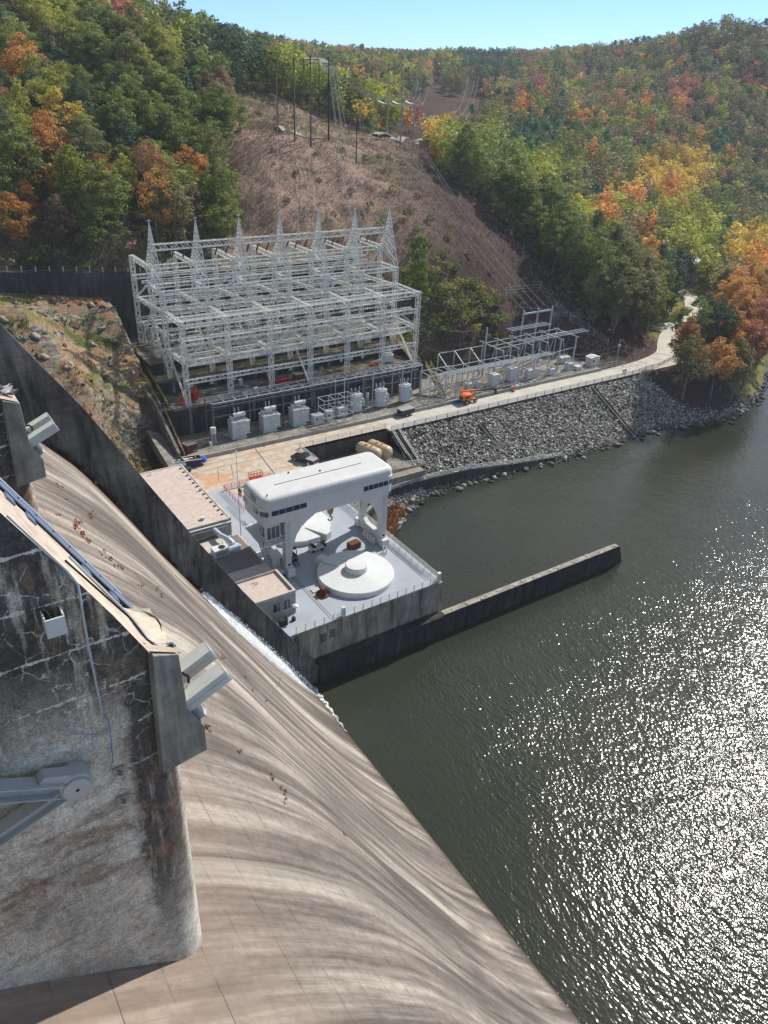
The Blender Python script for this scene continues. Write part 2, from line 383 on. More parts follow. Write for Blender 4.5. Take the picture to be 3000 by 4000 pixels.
# keep the foot of the yard wall and the rock cut crisp
H = height(GP)
nu, nv = len(us), len(vs); idx = np.arange(nu*nv).reshape(nv, nu)
Fq = np.stack([idx[:-1, :-1], idx[:-1, 1:], idx[1:, 1:], idx[1:, :-1]], -1).reshape(-1, 4)
k = NT('hillside_ground', .95, .1)
big = k.noise(.035, 5, rough=.6); med = k.noise(.35, 6, rough=.7); fine = k.noise(2.2, 7, rough=.75)
dry = k.ramp(fine, [(.3, (.095, .060, .044)), (.48, (.25, .168, .125)), (.62, (.42, .305, .235)), (.8, (.54, .43, .34))])
green = k.ramp(fine, [(.3, (.03, .045, .014)), (.6, (.09, .12, .03)), (.8, (.16, .19, .06))])
rockc = k.ramp(k.noise(1.3, 8, k.sc(k.pos, (1, 1, 2.6)), rough=.75), [(.35, (.05, .043, .036)), (.55, (.19, .165, .135)), (.7, (.33, .29, .24))])
rust_ = k.ramp(fine, [(.3, (.09, .06, .038)), (.6, (.30, .19, .11)), (.8, (.42, .31, .20))])
sp = k.sep(); U_, V_, Z_ = sp[0], sp[1], sp[2]
def band(x, a, b): 
    mr = k.n('ShaderNodeMapRange'); mr.interpolation_type = 'SMOOTHSTEP'; k.lk(x, mr.inputs[0]); mr.inputs[1].default_value = a; mr.inputs[2].default_value = b; return mr.outputs[0]
forest_floor = k.ramp(med, [(.3, (.02, .018, .010)), (.7, (.085, .062, .032))])
gm = k.ramp(k.math('ADD', k.math('MULTIPLY', big, .6), k.math('MULTIPLY', med, .45)), [(.535, 0.), (.60, 1.)])
dkp = k.ramp(k.noise(.11, 6, rough=.7), [(.36, .75), (.50, 0.)]); dry = k.mix(dkp, dry, (.075, .055, .042)); rk_ = k.ramp(k.noise(.16, 6, k.sc(k.pos, (1, .6, 1.6)), rough=.65), [(.60, 0.), (.66, .8)]); dry = k.mix(rk_, dry, rockc)
c = k.mix(k.math('MULTIPLY', gm, .75), dry, green)
# dark reddish scrub on the lower corridor towards the river
redscrub = k.ramp(fine, [(.3, (.025, .017, .015)), (.55, (.085, .055, .045)), (.75, (.16, .11, .085))])
c = k.mix(band(k.math('ADD', U_, k.math('MULTIPLY', k.math('SUBTRACT', 200., V_), .6)), 126, 160), c, redscrub)
far = band(k.math('ADD', U_, V_), 470, 540)
# rock cut on the left
left = k.math('MULTIPLY', k.math('SUBTRACT', 1., band(U_, 46, 48)), k.math('SUBTRACT', 1., band(V_, 174, 177)))
lc = k.mix(k.ramp(k.noise(.16, 5, rough=.65), [(.40, 0.), (.52, 1.)]), rockc, rust_)
lc = k.mix(k.ramp(k.noise(.11, 5, k.sc(k.pos, (1, 1, 1), (0, 0, 1)), rough=.7), [(.55, 0.), (.62, 1.)]), lc, green)
c = k.mix(left, c, lc)
grassy = k.math('MULTIPLY', band(U_, 196, 200), k.math('SUBTRACT', 1., band(Z_, 1.5, 3)))
c = k.mix(k.math('MULTIPLY', grassy, .8), c, k.ramp(fine, [(.3, (.12, .12, .03)), (.7, (.3, .27, .08))]))
k.col(c).bump(fine, .8, .5); M['ground'] = k.m
M['ground_'] = k.m
ter = np_mesh('terrain', np.c_[GP, H], Fq, M['ground'], smooth=False); tag(ter, kind='structure')
def rock_cut():
    U_ = np.arange(3, 46.6, .5); V_ = np.arange(76, 175.7, .5); A, B = np.meshgrid(U_, V_); P = np.stack([A.ravel(), B.ravel()], 1)
    h = height(P, False); n1 = vnoise(P, 11, 21)*3+vnoise(P, 4, 22)*1.4; s_ = 2.3; f = (h+n1)/s_; fr_ = f-np.floor(f)
    t = (np.floor(f)+sstep(fr_, .62, 1.0)*.9+fr_*.1)*s_-n1; am = np.clip(vnoise(P, 14, 23)*2+.75, .1, 1)
    z = h*(1-am)+t*am+vnoise(P, 1.7, 24)*.5+vnoise(P, .8, 25)*.3+.25
    e = np.minimum.reduce([sstep(46.6-P[:, 0], 0, 1.5), sstep(P[:, 0]-3, 0, 2), sstep(P[:, 1]-75.5, 0, 1), np.ones(len(P))]); z = h-.5+(z-h+.5)*e
    z = np.where((P[:, 1] < 125.2) & (P[:, 0] > 18.5), np.minimum(z, -4), z)
    nu, nv = len(U_), len(V_); ix = np.arange(nu*nv).reshape(nv, nu); q = np.stack([ix[:-1, :-1], ix[:-1, 1:], ix[1:, 1:], ix[1:, :-1]], -1).reshape(-1, 4)
    k = NT('rock_cut', .95, .1); sp = k.sep(); fine = k.noise(1.8, 8, rough=.78); st_ = k.noise(1, 8, k.sc(k.pos, (.35, .35, 2.2)), rough=.7)
    rock = k.ramp(st_, [(.32, (.05, .043, .036)), (.46, (.15, .13, .108)), (.58, (.28, .25, .21)), (.72, (.44, .40, .35))])
    rock = k.mix(.5, rock, k.ramp(fine, [(.3, .1), (.7, .95)]), 'OVERLAY')
    straw = k.ramp(fine, [(.32, (.11, .07, .04)), (.52, (.33, .20, .11)), (.72, (.50, .36, .22))])
    grn = k.ramp(fine, [(.32, (.05, .06, .018)), (.6, (.16, .19, .05)), (.8, (.27, .29, .09))])
    nz = k.n('ShaderNodeSeparateXYZ'); k.lk(k.geo.outputs['Normal'], nz.inputs[0])
    flat = k.ramp(nz.outputs[2], [(.62, 0.), (.80, 1.)])
    g1 = k.ramp(k.noise(.10, 4, rough=.6), [(.44, 0.), (.56, 1.)]); g2 = k.ramp(k.noise(.13, 4, k.sc(k.pos, (1, 1.3, 1), (0, 0, 1)), rough=.6), [(.50, 0.), (.60, 1.)])
    c = k.mix(k.math('MULTIPLY', k.math('MULTIPLY', g1, .9), k.math('ADD', .35, flat, True)), rock, straw); c = k.mix(k.math('MULTIPLY', g2, k.math('ADD', .15, k.math('MULTIPLY', flat, .7), True)), c, grn)
    k.col(c).bump(k.math('ADD', fine, st_), .9, .35)
    tag(np_mesh('hillside_rock', np.c_[P, z], q, k.m), kind='structure')
rock_cut()
def ground_ray(px, py, d0=60, d1=1200):
    """where the view ray of a photograph pixel meets the terrain"""
    d = ray(px, py); k_ = d @ FWD0; t = np.concatenate([np.arange(d0, 350, .7), np.arange(350, d1, 3.)])/k_
    P = np.stack([d[0]*t, d[1]*t], 1); z = CAMZ+d[2]*t; h = height(P, False)
    i = np.argmax(z < h)
    return (P[i, 0], P[i, 1], h[i]) if (z < h).any() else None
# ------------------------------------------------------------------ water
k = NT('river_water', .15, .5)
p = k.pos
warp = k.noise(.05, 3, col=True)
vm = k.n('ShaderNodeVectorMath', operation='MULTIPLY_ADD'); k.lk(warp, vm.inputs[0]); vm.inputs[1].default_value = (6, 6, 0); k.lk(p, vm.inputs[2])
w1 = k.noise(.8, 2, k.sc(vm.outputs[0], (1.7, .6, 1), (0, 0, rad(-38))), rough=.62)
w2 = k.noise(2.1, 1, k.sc(vm.outputs[0], (1.3, .8, 1), (0, 0, rad(-20))), rough=.6)
w3 = k.noise(.22, 2, p)
gust = k.ramp(k.noise(.012, 3, k.sc(p, (1, 2.2, 1), (0, 0, .5)), rough=.5), [(.3, .8), (.65, 1.)])
# calm water in the lee of the dam and the guide wall
sp = k.sep()
def mr(x, a, b, lo=0., hi=1.):
    m_ = k.n('ShaderNodeMapRange'); m_.interpolation_type = 'SMOOTHSTEP'; k.lk(x, m_.inputs[0])
    for i, v_ in enumerate((a, b, lo, hi)): m_.inputs[i+1].default_value = v_
    return m_.outputs[0]
lee = mr(sp[0], 42, 60, .35, 1.); 
h = k.math('ADD', k.math('MULTIPLY', w1, .8), k.math('MULTIPLY', w2, .42))
h = k.math('ADD', h, k.math('MULTIPLY', w3, .5))
h = k.math('MULTIPLY', h, k.math('MULTIPLY', lee, mr(k.math('ADD', sp[1], k.math('MULTIPLY', k.noise(.03, 3), 30.)), 66, 108, 1., .42)))
k.col(k.ramp(k.noise(.03, 3), [(.35, (.024, .028, .019)), (.65, (.032, .036, .024))])); k.bump(h, 1.0, .26); k.lk(mr(k.math('ADD', sp[1], k.math('MULTIPLY', k.noise(.03, 3), 30.)), 66, 108, .15, .07), k.b.inputs['Roughness'])
k.b.inputs['IOR'].default_value = 1.333
M['water'] = k.m
wb = MB(); wb.box((-20, -260, WZ-4), (1500, 330, WZ)); tag(wb.build('water', M['water']), kind='structure')
# ------------------------------------------------------------------ spillway (ogee face)
_pk = [(-9, 47.6), (-6, 47.4), (-4, 46.8), (-1.6, 45.5), (1, 43.9), (3.1, 42.5), (6, 40.3), (9.2, 37.3), (11.5, 34.7), (13.7, 31.9), (17.1, 26.2), (20.5, 20.0)]
def _cr(P):
    out = []
    for i in range(len(P)-1):
        p0, p1, p2, p3 = [np.array(P[j], float) for j in (max(i-1, 0), i, i+1, min(i+2, len(P)-1))]
        for t in (0, .25, .5, .75): out.append(tuple(.5*((2*p1)+(-p0+p2)*t+(2*p0-5*p1+4*p2-p3)*t*t+(-p0+3*p1-3*p2+p3)*t**3)))
    return out
PROF = _cr(_pk)+[(20.5, 20.0), (24.6, 13.1), (28.5, 6.4), (32.4, .3), (36.4, -5.3), (40.2, -10.2), (44.5, -15.5)]
def prof_z(u): return float(np.interp(u, [a for a, _ in PROF], [b for _, b in PROF]))
pu = []
for (a, az), (b_, bz) in zip(PROF[:-1], PROF[1:]):
    for t in (0, .5): pu.append((a+(b_-a)*t, 0))
pu = [a for a, _ in pu]+[44.5]
k = NT('spillway_concrete', .85, .25)
tcn = k.n('ShaderNodeAttribute'); tcn.attribute_name = 'flow'
fl = tcn.outputs['Vector']
streak = k.noise(1, 9, k.sc(fl, (.035, .62, 1)), rough=.70, dist=.15)
streak2 = k.noise(1, 5, k.sc(fl, (.016, .20, 1)), rough=.55, dist=.25)
streak3 = k.noise(1, 7, k.sc(fl, (.16, 5.5, 1)), rough=.7)
blot = k.noise(.35, 7, k.sc(fl, (.7, 1.3, 1)), rough=.75)
c = k.ramp(streak, [(.30, (.055, .048, .042)), (.42, (.13, .112, .098)), (.52, (.235, .205, .178)), (.62, (.36, .325, .28)), (.74, (.56, .52, .44))])
c = k.mix(k.ramp(streak2, [(.36, .85), (.48, 0.)]), c, (.085, .07, .062))
c = k.mix(k.ramp(streak2, [(.57, 0.), (.64, .75)]), c, (.50, .465, .39))
c = k.mix(k.ramp(streak3, [(.5, 0.), (.75, .2)]), c, (.09, .08, .075))
c = k.mix(k.ramp(streak3, [(.27, .3), (.42, 0.)]), c, (.42, .40, .36))
sf = k.sep(fl)
mott = k.ramp(k.noise(1.7, 8, k.sc(fl, (1, 1.2, 1)), rough=.8), [(.38, (.45, .40, .38)), (.5, (.85, .8, .78)), (.68, (1.25, 1.2, 1.15))])
c = k.mix(.55, c, mott, 'MULTIPLY')
bl2 = k.noise(1, 4, k.sc(fl, (.05, .13, 1)), rough=.5, dist=1.)
c = k.mix(k.ramp(bl2, [(.34, .65), (.47, 0.)]), c, (.075, .062, .053))
c = k.mix(k.ramp(k.noise(1, 5, k.sc(fl, (.018, .42, 2)), rough=.5, dist=.6), [(.62, 0.), (.70, .42)]), c, (.58, .54, .46))
# warm brown crest zone
crest = k.n('ShaderNodeMapRange'); k.lk(sf[0], crest.inputs[0]); crest.inputs[1].default_value = 4; crest.inputs[2].default_value = 22; crest.inputs[3].default_value = .65; crest.inputs[4].default_value = 0
c = k.mix(crest.outputs[0], c, k.mix(blot, (.12, .078, .055), (.44, .32, .235)))
# joints across the flow
fr = k.math('FRACT', k.math('DIVIDE', sf[0], 1.83)); l = k.math('LESS_THAN', fr, .026)
fade = k.ramp(k.noise(.5, 3, fl), [(.38, .05), (.62, .7)])
c = k.mix(k.math('MULTIPLY', l, fade), c, (.05, .042, .036))
# brown darkening towards the training wall and rust near the toe
edge = k.n('ShaderNodeMapRange'); k.lk(sf[1], edge.inputs[0]); edge.inputs[1].default_value = 71.9; edge.inputs[2].default_value = 73.2
c = k.mix(k.math('MULTIPLY', edge.outputs[0], .8), c, (.075, .045, .025))
toe = k.n('ShaderNodeMapRange'); k.lk(k.sep()[2], toe.inputs[0]); toe.inputs[1].default_value = -9.4; toe.inputs[2].default_value = -7.6; toe.inputs[3].default_value = .75; toe.inputs[4].default_value = 0
c = k.mix(toe.outputs[0], c, (.06, .04, .028))
k.col(c).bump(k.noise(6, 6, rough=.8), .45, .04); M['spill'] = k.m
vsv = list(np.arange(-40, 74.1, 1.5))+[73.95]
pu2 = sorted(set(pu)); s_acc = [0]
for a, b_ in zip(pu2, pu2[1:]): s_acc.append(s_acc[-1]+math.hypot(b_-a, prof_z(b_)-prof_z(a)))
VV = [(u, v, prof_z(u)) for v in vsv for u in pu2]; nu_ = len(pu2)
FQ = [(j*nu_+i, j*nu_+i+1, (j+1)*nu_+i+1, (j+1)*nu_+i) for j in range(len(vsv)-1) for i in range(nu_-1)]
# close it as a solid body below
base = len(VV); VV += [(pu2[0], vsv[0], -20), (pu2[-1], vsv[0], -20), (pu2[-1], vsv[-1], -20), (pu2[0], vsv[-1], -20)]
me = bpy.data.meshes.new('spillway')
nvv = len(vsv)
fs = FQ+[tuple([base, base+1]+[i for i in range(nu_-1, -1, -1)]), tuple([base+3]+[(nvv-1)*nu_+i for i in range(nu_)]+[base+2]),
         tuple([base, base+3]+[0]) if False else (base, 0, (nvv-1)*nu_, base+3)]
me.from_pydata(VV, [], fs); me.update()
fa = me.attributes.new('flow', 'FLOAT_VECTOR', 'POINT')
fa.data.foreach_set('vector', np.array([(s_acc[i], v, 0) for v in vsv for i in range(nu_)]+[(0, 0, 0)]*4, np.float32).ravel())
me.materials.append(M['spill']); spo = bpy.data.objects.new('spillway', me); COL.objects.link(spo)
for pp in me.polygons[:len(FQ)]: pp.use_smooth = True
tag(spo, 'long curved concrete spillway face streaked by flowing water, falling to the river', 'spillway')
# ------------------------------------------------------------------ training wall along the spillway
WT = [(-12, 70), (-2, 60), (6, 51.8), (9.3, 47.2), (12, 42.9), (15.1, 38.1), (18, 32.8), (20.8, 27.6), (25.4, 19.3), (30.7, 10.1), (37.7, -.8), (40.6, -5.6), (41.2, -6.5), (41.2, -15)]
m = MB(); m.prism(WT+[(-12, -15)], 73.9, 74.7, 'y')
tw = m.build('training_wall', M['wall_black'], fix=True); tag(tw, 'black stained concrete training wall sloping down between spillway and powerhouse roofs', 'wall')
# weeds rooted along the joint between wall and spillway
def tufts(name, pts, mat, size=.35, n=14, spread=.5, tall=1.):
    V_, Fi = [], []
    for (x, y, z) in pts:
        for _ in range(n):
            a = RNG.uniform(0, 6.28); r = spread*RNG.uniform(0, 1); s_ = size*RNG.uniform(.5, 1.3)
            bx, by = x+r*math.cos(a), y+r*math.sin(a); t = RNG.uniform(0, 6.28); le = RNG.uniform(-.6, .6, 2)*s_
            dx, dy = math.cos(t)*s_*.22, math.sin(t)*s_*.22; o_ = len(V_)
            V_ += [(bx-dx, by-dy, z-.05), (bx+dx, by+dy, z-.05), (bx+le[0]+dx*.3, by+le[1]+dy*.3, z+s_*tall), (bx+le[0]-dx*.3, by+le[1]-dy*.3, z+s_*tall)]
            Fi.append((o_, o_+1, o_+2, o_+3))
    return np_mesh(name, np.array(V_), np.array(Fi), mat)
k = NT('dry_weed_orange', .9, .1); k.col(k.ramp(k.noise(1.5, 3), [(.35, (.28, .12, .045)), (.65, (.52, .28, .11))])); M['weed'] = k.m
k = NT('dark_weed', .9, .1); k.col(k.ramp(k.noise(1.5, 3), [(.35, (.05, .032, .018)), (.65, (.15, .08, .035))])); M['weed_dark'] = k.m
pts = []
for _ in range(420):
    u = RNG.uniform(2, 26); 
    if vnoise(np.array([[u, 3.]]), 1.7, 5)[0] > -.12: pts.append((u, 73.7-abs(RNG.normal(0, .25)), prof_z(u)))
tag(tufts('weeds', pts, M['weed_dark'], .38, 8, .3), 'dark dead weeds growing in the joint below the black training wall', 'weeds', kind='stuff')
pts = []
for (x, y, k_) in [(420, 735, 2), (655, 950, 7), (545, 1030, 9), (590, 1080, 6), (640, 1130, 5), (560, 1000, 6), (740, 1215, 3), (790, 1260, 5), (845, 1295, 3), (880, 1330, 3), (1000, 1450, 2), (1130, 1480, 2), (1160, 1520, 2), (430, 945, 2), (475, 820, 1), (1200, 1805, 1), (1310, 1920, 1), (1600, 1980, 1)]:
    for _ in range(max(1, int(k_*1.6))):
        q = (x*.5425+RNG.normal(0, 7), 1500+y*.5425+RNG.normal(0, 7)); d = ray(*q)
        for t in np.arange(20, 160, .2)/np.linalg.norm(d):
            if CAMZ+d[2]*t < prof_z(d[0]*t): pts.append((d[0]*t, d[1]*t, prof_z(d[0]*t))); break
for (x, y) in [(805, 2840), (930, 2940), (1065, 3050), (1110, 3090), (1350, 3270), (955, 2650), (985, 2700), (1035, 2735), (870, 2575), (1090, 2665), (1105, 3130), (810, 2850)]:
    for _ in range(3):
        q = (x+RNG.normal(0, 6), y+RNG.normal(0, 8)); d = ray(*q)
        for t in np.arange(20, 160, .2)/np.linalg.norm(d):
            if CAMZ+d[2]*t < prof_z(d[0]*t): pts.append((d[0]*t, d[1]*t, prof_z(d[0]*t))); break
tag(tufts('dry_grass', pts, M['weed'], .15, 10, .14, .8), 'tufts of dry orange grass rooted in cracks of the spillway', 'grass', kind='stuff')
# ------------------------------------------------------------------ powerhouse deck and walls
def speck(name, base_, dark, sc_=.4, extra=None):
    k = NT(name, .8, .25); c = k.mix(k.ramp(k.noise(sc_, 6, rough=.65), [(.35, 0.), (.7, 1.)]), base_, dark)
    c = k.mix(k.ramp(k.noise(sc_*14, 4), [(.6, 0.), (.75, .35)]), c, tuple(x*.7 for x in dark))
    if extra: c = extra(k, c)
    k.col(c).bump(k.noise(12, 3), .15, .02); return k.m
def deck_extra(k, c):
    s_ = k.sep(); a = k.n('ShaderNodeMapRange'); k.lk(k.math('ADD', s_[1], k.math('MULTIPLY', k.noise(.3, 4), 3.)), a.inputs[0]); a.inputs[1].default_value = 119.0; a.inputs[2].default_value = 120.8
    b2 = k.n('ShaderNodeMapRange'); k.lk(s_[0], b2.inputs[0]); b2.inputs[1].default_value = 46; b2.inputs[2].default_value = 78
    warm = k.ramp(k.noise(.7, 6), [(.35, (.40, .32, .25)), (.65, (.52, .45, .37))])
    rustp = k.mix(k.ramp(k.noise(.22, 5, k.sc(k.pos, (1, 2.2, 1))), [(.52, 0.), (.60, .75)]), warm, (.42, .22, .10))
    hot = k.math('MULTIPLY', k.math('SUBTRACT', 1., b2.outputs[0]), 1.)
    warm2 = k.mix(hot, warm, rustp)
    return k.mix(a.outputs[0], c, warm2)
M['deck'] = speck('painted_grey_deck', (.34, .37, .42), (.29, .32, .365), .25, deck_extra)
M['road'] = speck('pale_concrete_road', (.50, .47, .41), (.38, .35, .30), .3)
M['roof_gravel'] = speck('pinkish_roof_gravel', (.56, .46, .415), (.42, .34, .30), 1.1)
M['roof_brown'] = speck('brown_roof_felt', (.16, .135, .125), (.21, .18, .165), .6)
M['metal_plate'] = paint('hatch_paint', (.70, .73, .75), .5, .4, 0, .04)
deck = MB()
PIT = (66.8, 88.0, 115.4, 127.2)
deck.prism([(20, 74.7), (63.4, 74.7), (63.4, 115.4), (66.8, 119.2), (66.8, 127.2), (88, 127.2), (88, 125.6), (190, 125.6), (190, 132), (112, 132), (36, 132), (36, 124.5), (20, 124.5)], -.45, 0, 'z')
dk = deck.build('powerhouse_deck', M['deck'], fix=True); tag(dk, kind='structure')
m = MB(); m.box((20, 74.72, -15), (63.36, 115.3, -.46)); m.box((38, 115.3, -15), (66.7, 131.9, -.46))
m.box((38, 74.5, -5.4), (63.42, 74.71, -.05)); 
ph = m.build('powerhouse_wall', M['powerwall']); tag(ph, 'streaked concrete wall below the white railed powerhouse deck', 'wall')
gb = MB()
for (x, z0) in [(41.9, -1.7), (43.3, -1.5)]:
    for i in range(4): gb.box((x, 74.46, z0-.38*i), (x+1.0, 74.49, z0-.38*i+.16))
gb.build('louvre', M['black'], ph)
# guide wall
gt = -5.6
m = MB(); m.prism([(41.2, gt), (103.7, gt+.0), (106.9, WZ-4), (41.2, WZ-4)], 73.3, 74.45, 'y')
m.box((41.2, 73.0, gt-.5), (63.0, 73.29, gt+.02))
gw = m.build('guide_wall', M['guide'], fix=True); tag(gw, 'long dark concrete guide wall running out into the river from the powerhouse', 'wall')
m = MB(); m.box((63.5, 73.35, gt+.004), (103.5, 74.4, gt+.03)); m.build('coping', concrete('coping_pale', (.42, .39, .34), (.22, .2, .18), .4, .8), gw)
m = MB()
for i in range(14): x = 66+i*2.9+RNG.uniform(-1, 1); m.cbox((x, 73.9+RNG.uniform(-.3, .3), gt+.1), (RNG.uniform(.2, .6), RNG.uniform(.15, .35), .16), RNG.uniform(0, 3))
tag(m.build('stones', M['conc_light']), 'pale stones and debris lying on the guide wall top', 'stones', kind='stuff')
# road
def ribbon(name, line, w0, w1, z, mat, kind='structure', zf=None):
    P = np.array(line, float); T = np.gradient(P, axis=0); T /= np.linalg.norm(T, axis=1)[:, None]; Nn = np.c_[-T[:, 1], T[:, 0]]
    A = P+Nn*np.reshape(w0, (-1, 1)); B = P+Nn*np.reshape(w1, (-1, 1)); n_ = len(P)
    za = np.full(n_, z) if zf is None else np.array([zf(*q) for q in P])+z
    vv = np.r_[np.c_[A, za], np.c_[B, za], np.c_[A, za-.5], np.c_[B, za-.5]]
    fq = [(i, i+1, n_+i+1, n_+i) for i in range(n_-1)]+[(i+1, i, 2*n_+i, 2*n_+i+1) for i in range(n_-1)]+[(n_+i, n_+i+1, 3*n_+i+1, 3*n_+i) for i in range(n_-1)]
    me = bpy.data.meshes.new(name); me.from_pydata([tuple(map(float, q)) for q in vv], [], fq)
    bm = bmesh.new(); bm.from_mesh(me); bmesh.ops.recalc_face_normals(bm, faces=bm.faces)
    if sum(f.normal.z*f.calc_area() for f in bm.faces) < 0: bmesh.ops.reverse_faces(bm, faces=bm.faces)
    bm.to_mesh(me); bm.free(); me.materials.append(mat); ob = bpy.data.objects.new(name, me); COL.objects.link(ob)
    if kind: ob['kind'] = kind
    return ob
def smooth_line(P, n=8):
    P = [np.array(p, float) for p in P]; out = []
    for i in range(len(P)-1):
        p0, p1, p2, p3 = P[max(i-1, 0)], P[i], P[i+1], P[min(i+2, len(P)-1)]
        for t in np.linspace(0, 1, n, endpoint=False): out.append(.5*((2*p1)+(-p0+p2)*t+(2*p0-5*p1+4*p2-p3)*t*t+(-p0+3*p1-3*p2+p3)*t**3))
    out.append(P[-1]); return out
rl = smooth_line([(88.2, 128.8), (120, 128.8), (150, 128.8), (166, 129), (178, 130), (189, 133), (198, 139.5), (208, 146), (223, 152), (240, 162), (256, 178), (262, 205)])
ribbon('road', rl, -3.15, 3.1, .02, M['road'])
sideroad = smooth_line([(206, 150), (212, 153), (222, 150), (232, 146), (246, 143)])
ribbon('road', sideroad, -2.6, 2.6, .05, M['road'])
# ------------------------------------------------------------------ trees
def leafmat(name, cols, rough=.65):
    k = NT(name, rough, .25)
    oi = k.n('ShaderNodeObjectInfo')
    nz = k.noise(.9, 3)
    f = k.math('ADD', k.math('MULTIPLY', nz, .75), k.math('MULTIPLY', oi.outputs['Random'], .3))
    c = k.ramp(f, [(.28, cols[0]), (.52, cols[1]), (.74, cols[2])])
    k.col(c)
    tr = k.n('ShaderNodeBsdfTranslucent'); k.lk(c, tr.inputs[0]); ms = k.n('ShaderNodeMixShader'); ms.inputs[0].default_value = .38
    out = k.t.nodes['Material Output']; k.lk(k.b.outputs[0], ms.inputs[1]); k.lk(tr.outputs[0], ms.inputs[2]); k.lk(ms.outputs[0], out.inputs[0])
    return k.m
PAL = {'green': ((.060, .080, .018), (.115, .140, .030), (.185, .205, .048)),
       'yellowgreen': ((.10, .125, .022), (.19, .20, .032), (.31, .29, .055)),
       'dark': ((.030, .050, .026), (.052, .080, .040), (.085, .12, .058)),
       'olive': ((.075, .078, .03), (.13, .125, .045), (.20, .185, .07)),
       'orange': ((.20, .095, .03), (.34, .165, .045), (.45, .25, .075)),
       'rust': ((.14, .065, .038), (.235, .10, .058), (.32, .15, .085)),
       'gold': ((.19, .135, .026), (.32, .225, .04), (.43, .31, .065)),
       'brown': ((.09, .065, .04), (.16, .11, .065), (.23, .165, .10)),
       'pine': ((.022, .055, .028), (.042, .092, .042), (.075, .14, .06))}
PAL = {a: tuple(tuple(min(.7, x*1.72) for x in q) for q in b_) for a, b_ in PAL.items()}
PAL['vine'] = ((.13, .19, .03), (.24, .31, .05), (.36, .42, .09))
LM = {n_: leafmat('leaves_'+n_, c_) for n_, c_ in PAL.items()}
k = NT('bark', .95, .1); k.col(k.ramp(k.noise(3, 4), [(.3, (.10, .085, .07)), (.7, (.26, .235, .20))])).bump(k.noise(12, 3), .3, .03); M['bark'] = k.m
def leaf_cloud(C, R_, n, size, rng, up=.35, flat=.7):
    """n leaf quads over the outside of each clump"""
    K = len(C); d = rng.normal(size=(K, n, 3)); d[..., 2] += up; d /= np.linalg.norm(d, axis=2, keepdims=True)
    r = R_[:, None, None]*rng.uniform(.55, 1.12, (K, n, 1)); sc3 = np.array([1, 1, flat])
    P = (C[:, None]+d*r*sc3).reshape(-1, 3); d = d.reshape(-1, 3)
    nrm = d+rng.normal(size=d.shape)*.45; nrm /= np.linalg.norm(nrm, axis=1, keepdims=True)
    t = np.cross(nrm, rng.normal(size=d.shape)); t /= np.linalg.norm(t, axis=1, keepdims=True); b_ = np.cross(nrm, t)
    s1 = size*rng.uniform(.6, 1.35, (len(P), 1)); s2 = s1*rng.uniform(.5, .9, (len(P), 1))
    V_ = np.stack([P-t*s1*.5, P+b_*s2*.5, P+t*s1*.5, P-b_*s2*.5], 1).reshape(-1, 3)
    return V_, np.arange(len(V_)).reshape(-1, 4)
def trunk_mesh(seed, lean, limbs, spread=.2, z0=.25):
    rg = random.Random(seed); m = MB(); pts = [(0, 0, -.03)]
    for i in range(1, 8):
        t = i/7*.88; pts.append((lean[0]*t*t+rg.uniform(-.008, .008), lean[1]*t*t+rg.uniform(-.008, .008), t))
    for i, (a, b_) in enumerate(zip(pts, pts[1:])): m.bar(a, b_, .026*(1-i/8), n=6, w2=.026*(1-(i+1)/8))
    for i in range(limbs):
        j = rg.randint(2, 6); a = pts[j]; an = rg.uniform(0, 6.28); L = spread*rg.uniform(.6, 1.1)*(1.2-j/8)
        mid = (a[0]+math.cos(an)*L*.5, a[1]+math.sin(an)*L*.5, a[2]+L*.35); e = (a[0]+math.cos(an)*L, a[1]+math.sin(an)*L, a[2]+L*.95)
        m.bar(a, mid, .010, n=4, w2=.007); m.bar(mid, e, .007, n=4, w2=.003)
    return m
TK = []
